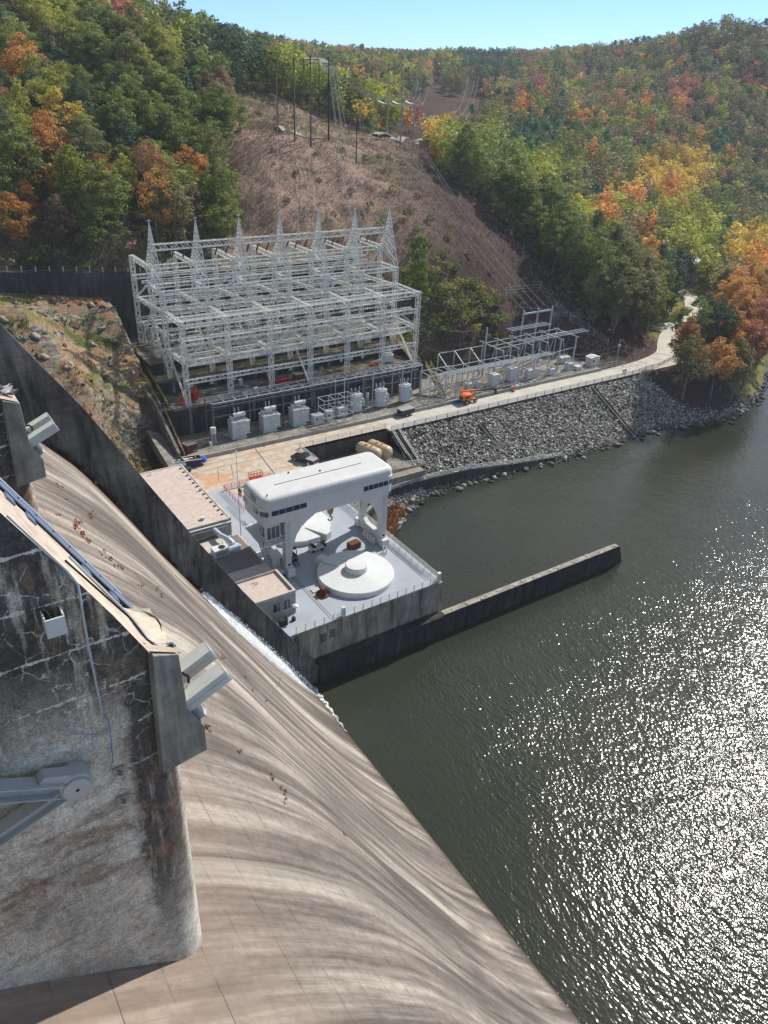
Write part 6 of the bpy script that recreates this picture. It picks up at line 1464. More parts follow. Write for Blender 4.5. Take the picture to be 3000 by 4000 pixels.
for y in (133.6, 134.2, 134.8, 135.4): rail((109, y, 6.7), (143.5, y, 6.7), .13)
for x in XS[:7]: rail((x, 133.2, 6.55), (x, 138.2, 6.55)); 
for x in XS[:3]: rail((x, 138.2, 6.6), (x, 142.0, 8.8)); 
rail((112.5, 138.2, 6.6), (132, 138.2, 6.6)); rail((112.5, 142, 8.8), (127.5, 142, 8.8)); rail((112.5, 134.2, 4.2), (122, 134.2, 4.2)); rail((112.5, 138.2, 4.2), (132.5, 138.2, 4.2))
for y in (138.2, 140.4, 143.2): rail((127.5, y, 8.9), (154, y, 9.3))
for y in (136.2, 137.2, 138.2): rail((136, y, 10.1), (158, y, 10.1), .14)
for y in (142.4, 143.4, 144.4): rail((136, y, 11.2), (150, y, 11.2), .14)
for x in (127.5, 132.5, 137.5, 142.5, 148, 153.5): rail((x, 135.2, 9.2), (x, 144.5, 9.2), .16)
rail((142.5, 134.2, 6.6), (154, 136, 6.4)); rail((132.5, 134.2, 4.6), (142.5, 134.2, 4.6))
m = MB()
for x in (130, 135, 140, 145.5, 151): m.bar((x, 143.2, .6), (x+2.3, 143.2, 8.8), .1); m.bar((x+2.3, 138.2, .6), (x, 138.2, 8.4), .1)
m.build('brace', M['steel_lat'], ss)
m = MB()
for x in np.arange(113.5, 154, 1.9):
    for y in (135, 137.2, 139.3, 141.6):
        if RNG.random() < .72: zt = 6.4 if x < 130 else 8.8; m.bar((x, y, zt), (x, y, zt-.8), .13, n=5); m.bar((x-.6, y, zt-.85), (x+.8, y, zt-.85), .06, n=4)
m.build('insulator', M['insul'], ss)
m = MB()
for x in np.arange(128, 154, 1.7):
    y = 139+RNG.uniform(-1, 3); m.path([(x, y, 8.6), (x+.4, y+.2, 7.4), (x+.1, y+.5, 6.0), (x+.6, y+.4, 4.0)], .07, 4)
m.build('jumper_cable', M['wire'], ss)
S2 = lambda x, y, z=.57: atz(1650+x*.3918, 1200+y*.3918, z)
for i, (px, py, d, lab) in enumerate(((880, 710, (2.4, 1.9, 3.4), 'tall pale transformer in the middle of the small substation'), (700, 760, (2.2, 1.8, 3.0), 'brownish pale transformer beside the boom lift'), (1055, 690, (1.9, 1.5, 2.4), 'grey transformer right of the tallest one in the substation'), (1120, 670, (1.5, 1.4, 2.2), 'narrow grey transformer in the small substation'),
                                       (455, 800, (1.6, 1.2, 1.6), 'low pale switch box nearest the boom lift'), (540, 780, (1.2, 1.1, 1.5), 'second low pale switch box near the boom lift'), (1275, 650, (1.6, 1.2, 1.6), 'pale switchgear box below the triple post portal'), (1400, 530, (3.4, 1.6, 1.6), 'wide pale blue switchgear unit at the rear of the substation'), (1450, 600, (1.8, 1.4, 1.8), 'pale tan switchgear box near the white hut'), (1545, 600, (1.9, 1.5, .9), 'low green topped cabinet next to the white hut'))):
    c = S2(px, py+20); t = thing('substation_transformer', lab, 'transformer' if 'transformer' in lab else 'switchgear', c, 'equipment of the small substation')
    m = MB(); m.cbox((c[0], c[1], c[2]+d[2]/2+.1), d); m.build('tank', M['xf_white'] if 'brown' not in lab else M['white_dirty'], t, bevel=.05)
    if d[2] > 1.4:
        m = MB()
        for k_ in range(5): m.cbox((c[0]+d[0]/2+.25, c[1]-d[1]*.4+k_*d[1]*.2, c[2]+d[2]*.5), (.45, .08, d[2]*.75))
        m.build('radiator', M['white_dirty'], t); m = MB()
        for k_ in (-.3, 0, .3): bushing(m, (c[0]+k_*d[0], c[1], c[2]+d[2]+.1), (c[0]+k_*d[0]*1.2, c[1], c[2]+d[2]+1.0), .1)
        m.build('bushing', M['xf_white'], t)
c = atz(1500+1362*.6028, 1100+545*.6028, .57); t = thing('control_hut', 'small white hut with a dark window at the road end of the substation', 'hut', c)
m = MB(); m.cbox((c[0], c[1]+.9, 1.75), (3.2, 2.2, 2.3)); m.build('wall', M['white'], t)
m = MB(); m.prism([(c[0]-1.8, 2.9), (c[0], 3.25), (c[0]+1.8, 2.9)], c[1]-.35, c[1]+2.15, 'y'); m.build('roof', M['white'], t, fix=True)
m = MB(); m.box((c[0]-1.1, c[1]-.24, 1.7), (c[0]-.4, c[1]-.2, 2.3)); m.build('window', M['glass'], t)
m = MB(); m.box((c[0]+.4, c[1]-.24, .8), (c[0]+1.2, c[1]-.2, 2.6)); m.build('door', M['white_dirty'], t)
for i in range(6):
    c = atz(1500+(835+i*30)*.6028, 1100+(700-i*8)*.6028, .02); m = MB(); m.cbox((c[0], c[1]+.3, .4), (1.0, .7, .75)); m.cbox((c[0], c[1]+.3, .8), (1.1, .8, .06))
    if i != 3: tag(m.build('equipment_crate', M['white_dirty']), 'pale crate in the short row along the kerb beyond the boom tip', 'crate', 'pale crates along the kerb')
# ------------------------------------------------------------------ poles and wires
POLES = []
def pole(label, foot_px, top_px, dist, mat, r=.42, arm=None, group=None, foot=None):
    f = foot or ground_ray(foot_px[0], foot_px[1]) if dist is None else atd(foot_px[0], foot_px[1], dist)
    k_ = math.hypot(f[0], f[1]); # vertical height so that the top meets the photographed row
    dvec = ray(*top_px); 
    d2 = math.hypot(dvec[0], dvec[1]); z = CAMZ+dvec[2]*k_/d2
    t = thing('utility_pole', label, 'pole', (f[0], f[1], f[2]-.5), group); m = MB(); m.bar((f[0], f[1], f[2]-.8), (f[0], f[1], z), r, n=8, w2=r*.65); m.build('shaft', mat, t)
    POLES.append((f[0], f[1], z)); return t, Vector((f[0], f[1], z))
ZA = lambda x, y: (800+x*.7233, y*.7233)
G1 = 'dark wooden poles on top of the bare hill'
tops = []
for i, (b_, tp, lab) in enumerate((((395, 730), (387, 320), 'leftmost dark wooden pole on top of the bare hill'), ((487, 758), (481, 310), 'second dark wooden pole from the left on the bare hill'), ((572, 790), (571, 303), 'tallest middle wooden pole on the bare hill'), ((668, 775), (668, 303), 'fourth dark wooden pole on the bare hill'))):
    g = ground_ray(*ZA(*b_)); t, p_ = pole(lab, ZA(*b_), ZA(*tp), None, M['wood_pole'], .5, group=G1); tops.append(p_)
for i, (b_, tp, lab) in enumerate((((536, 575), (535, 322), 'thinner pole behind the second and third hilltop poles'), ((617, 620), (618, 320), 'thin pole carrying the short crossarm on the hilltop'), ((761, 670), (760, 515), 'short dark pole right of the hilltop group'), ((817, 880), (817, 610), 'dark pole standing lower on the right side of the bare hill'))):
    t, p_ = pole(lab, ZA(*b_), ZA(*tp), None, M['wood_pole'], .36, group='thinner dark poles on the bare hill'); tops.append(p_)
def between(a, b_, fa, fb=None): return a.lerp(b_, fa)
def wire(m, a, b_, sag, w=.07, n=14):
    a, b_ = Vector(a), Vector(b_); P = [a.lerp(b_, i/n)-Vector((0, 0, 4*sag*(i/n)*(1-i/n))) for i in range(n+1)]; m.wires = getattr(m, 'wires', [])+[(P, w)]; m.path(P, w, 4)
def WL(m, parent):
    for P, w in m.wires: q = MB(); q.path(P, w, 4); q.build('conductor', M['wire'], parent)
t = thing('pole_crossarm', 'long horizontal crossarm joining the hilltop wooden poles', 'crossarm', tuple(tops[0]))
m = MB(); zc = -2.0
m.bar(tops[0]+Vector((0, 0, zc)), tops[5]+Vector((0, 0, zc+1)), .2); m.build('arm', M['wood_pole'], t)
m = MB(); m.bar(tops[4]+Vector((0, 0, 0)), tops[5]+Vector((0, 0, 0)), .2); m.build('upper_arm', M['wood_pole'], t)
m = MB()
for a, b_ in ((0, 1), (1, 4), (4, 5), (5, 3)): wire(m, tops[a]-Vector((0, 0, 5.4)), tops[b_]-Vector((0, 0, 5.6)), .35, .05)
m.build('jumper_cable', M['wood_pole'], t)
G2 = 'pale poles beyond the crest with white insulators'; tops2 = []
for i, (b_, tp, lab) in enumerate((((982, 750), (985, 402), 'left pole of the three tall pale poles beyond the crest'), ((1054, 798), (1060, 402), 'middle pole of the three tall pale poles beyond the crest'), ((1121, 822), (1135, 404), 'right pole of the three tall pale poles beyond the crest'))):
    t, p_ = pole(lab, ZA(*b_), ZA(*tp), None, M['pale_pole'], .55, group=G2); tops2.append(p_)
    m = MB(); q = p_-Vector((0, 0, 9.2)); m.path([q+Vector((-3.4, 1.4, .7)), q+Vector((-1.6, .7, 0)), q], .6, 6); m.build('insulator_sleeve', M['white'], t)
for i, (b_, tp) in enumerate((((852, 720), (851, 485)), ((838, 730), (838, 600)), ((903, 745), (905, 480)), ((1040, 760), (1042, 655)), ((1088, 775), (1090, 680)), ((1143, 560), (1143, 420)), ((1108, 560), (1109, 425)), ((1193, 745), (1194, 640)))):
    pole('slim grey pole standing in the cutting beyond the hill crest', ZA(*b_), ZA(*tp), None, M['pale_pole'], .34, group='slim grey poles in the far cutting')
for i, (b_, tp) in enumerate((((1415, 570), (1416, 455)), ((1430, 560), (1431, 425)), ((1450, 545), (1452, 455)), ((1466, 530), (1468, 415)), ((1497, 525), (1500, 418)), ((1190, 385), (1191, 335)), ((1213, 375), (1214, 320)), ((1233, 380), (1234, 325)))):
    pole('distant pale pole on the far bare knoll', ZA(*b_), ZA(*tp), None, M['pale_pole'], .4, group='distant pale poles on the far knoll')
pole('left of the two short grey poles on the right side slope', ZA(1083, 1035), ZA(1084, 882), None, M['pale_pole'], .32, group='two short poles on the slope'); 
pole('right of the two short grey poles on the right side slope', ZA(1166, 1025), ZA(1173, 872), None, M['pale_pole'], .32, group='two short poles on the slope')
t, pr1 = pole('tall grey roadside pole behind the white hut', (2368, 1383), (2403, 1195), 226, M['pale_pole'], .42, group='roadside poles by the white hut')
t, pr2 = pole('grey roadside pole at the gate with a small fixture near the top', (2393, 1482), (2420, 1328), 207, M['pale_pole'], .38, group='roadside poles by the white hut')
m = MB(); m.cbox((pr2.x, pr2.y, pr2.z-1.6), (.5, .5, .7)); m.build('fixture', M['white_dirty'], t)
# conductors
wl = thing('power_line', 'bundle of pale conductors sweeping from the hill poles to the lattice spires', 'power line', tuple(tops[3]))
m = MB()
ends = [(UI[5], 156.6, 35.6), (UI[5]+4.5, 156.6, 35.8), (UI[6]-1.2, 156.6, 35.8)]
s3 = tops[3]+Vector((0, 0, -2.5)) 
for k_, e in enumerate(ends):
    st = tops[3]+Vector((k_*1.1, 0, -2.2-k_*.4))
    wire(m, st, e, 5.0+k_*1.2, .09); 
    if k_ < 2: wire(m, st+Vector((.5, 0, -.6)), Vector(e)+Vector((.6, 0, 0)), 5.6+k_, .07)
wire(m, tops[0]+Vector((0, 0, -2)), (UI[3]-.2, 156.6, 40.3), 4.5, .06); wire(m, tops[1]+Vector((0, 0, -2)), (UI[3]+4.5, 156.6, 35.8), 5, .06); wire(m, tops[2]+Vector((0, 0, -2)), (UI[4]-2.5, 156.6, 35.8), 5, .06)
WL(m, wl)
wl2 = thing('power_line', 'thin conductors crossing from the hilltop poles to the pale far poles', 'power line', tuple(tops2[0])); m = MB()
for k_, p_ in enumerate(tops2): wire(m, tops[3]+Vector((0, 0, -1-k_)), p_+Vector((-1, 0, -7.5)), 3, .09); wire(m, p_+Vector((0, 0, -8)), atd(800*1.0+1143*.7233+k_*10, 430*.7233, 420), 6, .08)
far3 = [ZA(1190, 345), ZA(1213, 335), ZA(1233, 340)]
for k_, p_ in enumerate(far3): 
    e = ground_ray(*ZA(1190+k_*22, 380)); 
    if e: e = Vector(e)+Vector((0, 0, 14)); wire(m, tops2[k_]+Vector((0, 0, -9)), e, 14, .12)
k3 = [ZA(1416, 460), ZA(1452, 460), ZA(1470, 460)]
for k_, q in enumerate(k3):
    a = ground_ray(*ZA([1415, 1450, 1466][k_], 560)); 
    if a: wire(m, Vector(a)+Vector((0, 0, 15)), atd(*ZA(1345+k_*30, 610+k_*18), 390), 5, .12)
WL(m, wl2)
wl3 = thing('power_line', 'four thin conductors running from the lattice frame to the small substation', 'power line', (UI[6], 150, 20)); m = MB()
for (a, b_) in (((UI[6], 143.4, 22.5), (142, 146.5, 13.6)), ((UI[6], 143.4, 19.5), (130, 143, 10)), ((UI[6], 143.4, 17), (127.5, 142.2, 12.6)), ((UI[6], 143.4, 13), (116, 142, 8.9)), ((UI[6], 153, 23), (154, 146.5, 13.8))): wire(m, a, b_, 1.2, .06)
WL(m, wl3)
wl4 = thing('power_line', 'conductors running down the dark corridor to the triple post portal', 'power line', (150, 146.5, 13)); m = MB()
for k_, (px, py) in enumerate(((1084, 882), (1100, 890), (1160, 880), (1173, 872))):
    q = ground_ray(*ZA(px, 1030)); wire(m, Vector(q)+Vector((0, 0, 11)), (144.5+k_*2.8, 146.5, 13.8), 2.5, .07)
WL(m, wl4)
wl5 = thing('power_line', 'thin cables from the roadside poles out over the river bank', 'power line', tuple(pr1)); m = MB()
for k_ in range(3): wire(m, pr1-Vector((0, 0, .5+k_*.9)), (154, 146.5, 13.5-k_*.5), 1, .05); 
for k_, dz in enumerate((0, .8, 1.8)): wire(m, (148, 134.2, 5.4-dz*1.3), pr2-Vector((0, 0, 1.4+dz*1.8)), .6, .05); wire(m, pr2-Vector((0, 0, 1.4+dz*1.8)), (245, 95-k_*2, 2-dz*2.2), 4, .06)
WL(m, wl5)
# ------------------------------------------------------------------ riprap bank
def bank_z(u, v): return float(np.clip((v-125.3)/14.6*9.5, -12, -.15))
SL_ = [(88.6, 125.6, .0)]
m = MB()
US_ = np.arange(63.5, 192, 1.6); VS_ = np.arange(103, 125.8, 1.3)
shore_y = lambda u: float(np.interp(u, SHORE[:, 0], SHORE[:, 1]))
def top_v(u): return 125.45 if u < 168 else float(np.interp(u, [168, 178, 189, 200, 212], [125.6, 126.6, 129, 134, 141]))
def bzf(u, v):
    if u < 88: tv, tz = 115.6, -3.9
    else: tv, tz = top_v(u), -.25
    sy = shore_y(u); t = (v-sy)/max(tv-sy, 1); return WZ+(tz-WZ)*min(1, max(-.25, t))
rocks_v, rocks_f = [], []
bm = bmesh.new(); bmesh.ops.create_icosphere(bm, subdivisions=1, radius=1.0); RV = np.array([v_.co[:] for v_ in bm.verts]); RF = np.array([[q.index for q in f.verts] for f in bm.faces]); bm.free()
vk = [RV*(1+RNG.uniform(-.33, .33, (len(RV), 1))) for _ in range(8)]
off = 0; cnt = 0
def add_rock(x, y, z, s):
    global off
    b_ = vk[int(RNG.integers(8))]*(np.array([RNG.uniform(.6, 1.35), RNG.uniform(.5, 1.1), RNG.uniform(.3, .65)])*s)
    a = RNG.uniform(0, 6.28); ca, sa = math.cos(a), math.sin(a); tl = RNG.uniform(-.5, .5)
    zz = b_[:, 2]+b_[:, 0]*tl
    rocks_v.append(np.stack([b_[:, 0]*ca-b_[:, 1]*sa+x, b_[:, 0]*sa+b_[:, 1]*ca+y, zz+z], 1)); rocks_f.append(RF+off); off += len(b_)
while cnt < 30000:
    u = RNG.uniform(64, 206); sy = shore_y(u); tv = 115.6 if u < 88 else top_v(u); v = RNG.uniform(sy-.8, tv-.3); cnt += 1
    if u < 88 and v < 110.2 and u < 80: continue
    add_rock(u, v, bzf(u, v)+RNG.uniform(-.1, .2), RNG.uniform(.14, .36)*(1.6 if RNG.random() < .06 else 1))
for _ in range(380):
    u = RNG.uniform(66, 230); sy = shore_y(u); add_rock(u, sy+RNG.normal(0, .8), WZ+RNG.uniform(-.1, .25), RNG.uniform(.3, 1.0))
for _ in range(120):
    u = RNG.uniform(68, 84); add_rock(u, shore_y(u)-RNG.uniform(-.5, 3.2), WZ+RNG.uniform(-.1, .15), RNG.uniform(.4, 1.3))
k = NT('riprap_rock', .9, .15); rn = k.geo.outputs['Random Per Island']
c = k.ramp(rn, [(0, (.12, .115, .10)), (.45, (.25, .24, .215)), (.8, (.40, .38, .335)), (1, (.60, .57, .50))]); c = k.mix(.5, c, k.ramp(k.noise(3, 5), [(.3, .1), (.7, .95)]), 'OVERLAY')
zz = k.sep()[2]; w_ = k.n('ShaderNodeMapRange'); k.lk(zz, w_.inputs[0]); w_.inputs[1].default_value = -9.3; w_.inputs[2].default_value = -8.5; w_.inputs[3].default_value = .75; w_.inputs[4].default_value = 0
c = k.mix(w_.outputs[0], c, (.015, .014, .012)); k.col(c)
rk = np_mesh('riprap', np.vstack(rocks_v), np.vstack(rocks_f), k.m, n=3); tag(rk, 'grey broken riprap rocks covering the bank below the road', 'rocks', kind='stuff')
m = MB()
g_v = []; nu_, nv_ = 90, 14
for i in range(nu_+1):
    u = 63.5+(208-63.5)*i/nu_
    for j in range(nv_+1): tv = 115.6 if u < 88 else top_v(u)+.2; sy = shore_y(u)-2; v = sy+(tv-sy)*j/nv_; g_v.append((u, v, bzf(u, v)-.08))
g_f = [(i*(nv_+1)+j, (i+1)*(nv_+1)+j, (i+1)*(nv_+1)+j+1, i*(nv_+1)+j+1) for i in range(nu_) for j in range(nv_)]
k = NT('bank_fines', .95, .1); k.col(k.ramp(k.noise(2.5, 6, rough=.8), [(.35, (.02, .019, .017)), (.65, (.10, .09, .08))])); M['fines'] = k.m
tag(np_mesh('river_bank', np.array(g_v), np.array(g_f), k.m), kind='structure')
# bank drains (dark concrete strips running down the rocks)
for (a, b_, lab) in (((1036, 906), (1108, 1012), 'dark drain chute running down the rocks near the tanks'), ((1278, 838), (1368, 946), 'second dark drain chute running down the rocks further right')):
    p_ = atz(a[0]*D, a[1]*D, -.6); u0 = p_[0]; q = atz(b_[0]*D, b_[1]*D, WZ); m = MB()
    m.bar((p_[0], p_[1], bzf(p_[0], p_[1])+.35), (q[0], q[1], WZ+.35), .5, .5); m.bar((p_[0]+.9, p_[1], bzf(p_[0], p_[1])+.35), (q[0]+.9, q[1], WZ+.35), .2, .6); tag(m.build('drain_chute', M['wall_black']), lab, 'drain')
# walls along the road and the tailrace
m = MB(); m.box((88.2, 125.25, -2.5), (168, 125.58, .12)); tag(m.build('road_edge_wall', M['yard_wall']), 'dark concrete edge beam carrying the white road railing', 'wall')
rl2 = [(88.4, 125.75, .02)]+[(x, 125.75, .02) for x in (128, 166)]+[(178, 126.8, .02), (190.5, 129.9, .02), (200, 136.5, .02), (209, 142.8, .02), (216, 146.5, .02)]
railing('long white four bar railing along the road above the rocks', rl2, M['rail'], 1.1, 4, 3.0, 'white road railings', w=.1)
# sunken pit with tanks
pu0, pu1, pv0, pv1 = PIT; pz = -4.0
m = MB(); m.box((pu0-.3, 127.2, -5), (88.4, 127.55, -.004)); m.box((pu0-.35, 119.0, -5), (pu0-.004, 127.19, -.004)); 
pw = m.build('retaining_wall', M['yard_wall']); tag(pw, 'dark stained wall of the sunken tank yard behind the crane', 'wall')
m = MB()
for x in (72, 77.5, 84): m.cyl((x, 127.05, -1.5), .25, .15, 12, 'y')
m.bar((76, 127.1, -2.0), (81, 127.1, -1.7), .1); m.bar((76.5, 127.1, -2.5), (80.5, 127.1, -2.3), .08); m.bar((69.5, 127.1, -.4), (69.7, 127.1, -1.8), .08); m.build('wall_pipe', M['steel_dark'], pw)
m = MB(); m.box((63.45, 113, pz-2), (88.4, 127.19, pz)); tag(m.build('pit_pavement', M['terrace']), kind='structure')
m = MB(); m.box((66.9, 123.2, pz), (77.5, 123.5, pz+1.3)); m.box((77.2, 119.5, pz), (77.5, 123.19, pz+1.3)); tag(m.build('bund_wall', M['rail']), 'low white wall round the pump bay of the tank yard', 'wall')
for i, (x, lab) in enumerate(((70.8, 'left of two white curved vent hoods below the deck edge'), (76.2, 'right of two white curved vent hoods below the deck edge'))):
    m = MB(); P = [(-1.6, 0)]+[(-1.6*math.cos(rad(a)), 1.6-1.6*math.sin(rad(a))) for a in range(0, 181, 20)]+[(1.6, 0)]
    m.prism([(x+a, pz+z+.9) for a, z in [(-1.6, -.9), (-1.6, 1.5), (-1.3, .5), (-.6, -.2), (.3, -.3), (1.1, .2), (1.5, 1.1), (1.7, 1.5), (1.7, -.9)]], 118.6, 119.1, 'y'); tag(m.build('vent_hood', M['white'], fix=True), lab, 'hood', 'white vent hoods in the tank yard')
tg = thing('storage_tank', 'left cream horizontal tank in the sunken yard', 'tank', (0, 0, 0), 'cream horizontal tanks')
m = MB(); m.lathe((0, 0, 0), [(.25, -3.25), (.9, -3.05), (1.32, -2.6), (1.4, -2.2), (1.4, 2.2), (1.32, 2.6), (.9, 3.05), (.25, 3.25)], 26, 'y'); sh = m.build('shell', M['tan'], tg, fix=True, smooth=True)
m = MB(); 
for y in (-2.15, -.7, .7, 2.15): m.lathe((0, 0, 0), [(1.405, y-.03), (1.425, y-.03), (1.425, y+.03), (1.405, y+.03)], 26, 'y')
m.build('band', M['tan'], tg)
for y in (-1.7, 1.7): m = MB(); m.box((-1.1, y-.2, -2.0), (1.1, y+.2, -1.0)); m.build('saddle', M['conc'], tg)
m = MB(); m.cyl((0, .6, 1.35), .35, .2, 14); m.cyl((0, -.8, 1.35), .16, .35, 10); m.build('manhole', M['tan'], tg)
m = MB(); m.cbox((.95, .3, .95), (.6, .9, .03)); m.build('hazard_plate', M['rust'], tg)
ca = atz(500+1300*.7233, 1700+88*.7233, -2.1); cb = atz(500+1357*.7233, 1700+76*.7233, -2.1)
tg.location = (ca[0], ca[1]-.0, -2.0); tg.rotation_euler = (0, 0, rad(14))
dup(tg, (cb[0], cb[1], -2.0), rad(14), 'right cream horizontal tank in the sunken yard, beside the steps')
stairs('dark steps with white rails going down the rocks beside the cream tanks', (88.9, 125.4, -.1), (88.9, 117.2, -4.4), 1.7, M['yard_wall'], 24, rail=M['rail'])
railing('white railing on top of the sunken yard wall', [(66.9, 127.4, .01), (87.8, 127.4, .01)], M['rail'], 1.1, 4, 3.0, 'white railings round the sunken yard', w=.07)
railing('short slanted white railing at the left corner of the sunken yard', [(66.5, 119.2, .01), (66.5, 127.2, .01)], M['rail'], 1.1, 4, 2.0, 'white railings round the sunken yard', w=.07)
railing('white railing along the river side of the sunken yard', [(66.9, 118.0, -2.2), (89.8, 115.6, -3.9)], M['rail'], 1.0, 4, 2.6, 'white railings round the sunken yard', w=.08)
m = MB(); m.box((63.4, 114.9, -8), (89.8, 115.5, -3.95)); tag(m.build('retaining_wall', M['yard_wall']), 'low dark wall on the river side of the tank yard', 'wall')
stairs('white railed steps beside the crane going down from the deck corner', (64.5, 118.8, -.1), (64.6, 113.0, -3.5), 1.3, M['white_dirty'], 16, rail=M['rail'])
# tailrace path wall with railing just above the water
tw_ = [(64.2, 105.0), (70.0, 106.8), (79.5, 112.4), (90, 112.9), (101, 112.9), (112, 111.6), (127, 111.0)]
m = MB()
for (a, b_) in zip(tw_, tw_[1:]): 
    d = Vector((b_[0]-a[0], b_[1]-a[1], 0)).normalized(); n_v = Vector((-d.y, d.x, 0))*.25; A, B = Vector((*a, 0)), Vector((*b_, 0))
    zt = [-6.3+(-8.9+6.3)*max(0, (p_[0]-95)/32) for p_ in (a, b_)]
    m.add([(*(A-n_v).xy, WZ-2), (*(B-n_v).xy, WZ-2), (*(B+n_v).xy, WZ-2), (*(A+n_v).xy, WZ-2), (*(A-n_v).xy, zt[0]), (*(B-n_v).xy, zt[1]), (*(B+n_v).xy, zt[1]), (*(A+n_v).xy, zt[0])], [(0, 3, 2, 1), (4, 5, 6, 7), (0, 1, 5, 4), (1, 2, 6, 5), (2, 3, 7, 6), (3, 0, 4, 7)])
tag(m.build('tailrace_wall', M['yard_wall']), 'low dark wall curving along the foot of the rocks by the water', 'wall')
railing('white railing following the low wall at the foot of the rocks', [(a, b_, -6.28+(-8.9+6.3)*max(0, (a-95)/32)) for a, b_ in tw_], M['rail'], 1.0, 3, 3.0, w=.09)
pts = []
for _ in range(260):
    u = RNG.uniform(64.6, 80); v = shore_y(u)-RNG.uniform(-1.5, 3.2); pts.append((u, v, WZ+RNG.uniform(0, .7)))
tag(tufts('shore_weeds', pts, M['weed'], .7, 9, .6), 'orange and yellow weeds on the small rocky shore behind the crane leg', 'weeds', kind='stuff')
pts = []
for _ in range(500):
    u = RNG.uniform(90, 205); sy = shore_y(u); tv = top_v(u); v = RNG.uniform(sy+1, tv)
    if vnoise(np.array([[u, v]]), 6, 9)[0] > .16 or (u > 172 and RNG.random() < .5): pts.append((u, v, bzf(u, v)))
tag(tufts('bank_weeds', pts, M['weed_dark'], .6, 8, .5), 'dry weeds sprouting between the riprap rocks', 'weeds', kind='stuff')
# rock cut: ledges of broken stone plus orange grass
rocks_v, rocks_f = [], []; off = 0
for _ in range(500):
    u = RNG.uniform(8, 43); v = RNG.uniform(84, 172)
    if (v < 125 and u > 20) or RNG.random() < .25: continue
    z = hz(u, v); s_ = RNG.uniform(.3, 1.0); add_rock(u, v, z+RNG.uniform(.1, .3), s_)
k = NT('ledge_rock', .95, .1); c = k.ramp(k.geo.outputs['Random Per Island'], [(0, (.05, .045, .04)), (.5, (.15, .13, .11)), (1, (.32, .28, .24))]); c = k.mix(.5, c, k.ramp(k.noise(3, 5), [(.3, .1), (.7, .95)]), 'OVERLAY'); k.col(c)
tag(np_mesh('ledge_rocks', np.vstack(rocks_v), np.vstack(rocks_f), k.m, n=3), 'broken brown rock ledges on the cut slope beside the black wall', 'rocks', kind='stuff')
k = NT('straw_weed', .9, .1); k.col(k.ramp(k.noise(1.5, 3), [(.35, (.20, .11, .055)), (.65, (.40, .26, .14))])); M['straw'] = k.m
def slope_tufts(name, n, test, mat, size, label, k_=7):
    pts = []
    while len(pts) < n:
        u = RNG.uniform(6, 43); v = RNG.uniform(84, 175)
        if v < 125 and u > 20: continue
        if test(u, v): pts.append((u, v, hz(u, v)))
    return tag(tufts(name, pts, mat, size, k_, .8), label, 'grass', kind='stuff')
nz_ = lambda u, v, s, sd: vnoise(np.array([[u, v]]), s, sd)[0]
slope_tufts('orange_grass', 1000, lambda u, v: nz_(u, v, 7, 4)+(.3 if 126 < v < 146 and u > 26 else -.22) > .12, M['straw'], .42, 'dry orange grass on the rock cut beside the black wall')
slope_tufts('green_grass', 1100, lambda u, v: nz_(u, v, 8, 6)+(.2 if (u < 24 and v < 135) else 0)+(.2 if v > 164 else 0) > .22, M['scrub'], .5, 'green grass patches on the rock cut beside the black wall')
# ------------------------------------------------------------------ undergrowth
rng = np.random.default_rng(77); C, R_, cl = [], [], []
cc = scatter(-90, 215, 150, 300, 3.5); hC = height(cc, False); X, Y, Z = proj(np.c_[cc, hC]); X /= D; Y /= D
okk = (X > -40) & (X < 1690) & (Y > 60) & (Y < 900) & ~inpoly(X, Y, BARE) & (road_d(cc) > 6) & (site_w(cc) < .02) & ~((cc[:, 1] < 179) & (cc[:, 0] < 112)) & (shore_d(cc) > 14) & ((cc @ FWD0[:2]) < 330)
vegp = [(862, 600), (900, 570), (960, 565), (1020, 610), (1090, 670), (1085, 745), (1010, 785), (930, 800), (875, 790)]
edge = okk.copy()
more = inpoly(X, Y, vegp) & (site_w(cc) < .02) & ~((cc[:, 0] < 111) & (cc[:, 1] < 176.5))
hR = height(cc, True); keep = np.where(edge | more)[0]; keep = keep[in_sight(cc[keep], hC[keep]+3)]
for i in keep:
    for _ in range(6):
        dx_, dy_ = rng.normal(size=2)*1.4; C.append((cc[i, 0]+dx_, cc[i, 1]+dy_, hR[i]+rng.uniform(.2, 5.0 if not more[i] else 1.4))); R_.append(rng.uniform(.8, 1.9)); cl.append(random.choices(['green', 'olive', 'brown', 'yellowgreen', 'dark', 'vine'], [4, 3, 3, 1.2, 2, .4] if not more[i] else [4, 2, 1, 3, .6, 2.4])[0])
V_, Fi = leaf_cloud(np.array(C), np.array(R_), 34, .5, rng, .5, .8)
cols = np.repeat(np.array([PAL[c_][1] for c_ in cl])*rng.uniform(.6, 1.25, (len(C), 1)), 34*4, axis=0)
print('undergrowth', len(C))
ug = np_mesh('undergrowth', V_, Fi, fw.data.materials[0], cols=cols); tag(ug, 'mixed green and brown undergrowth below the trees and over the yard slope', 'undergrowth', kind='stuff')
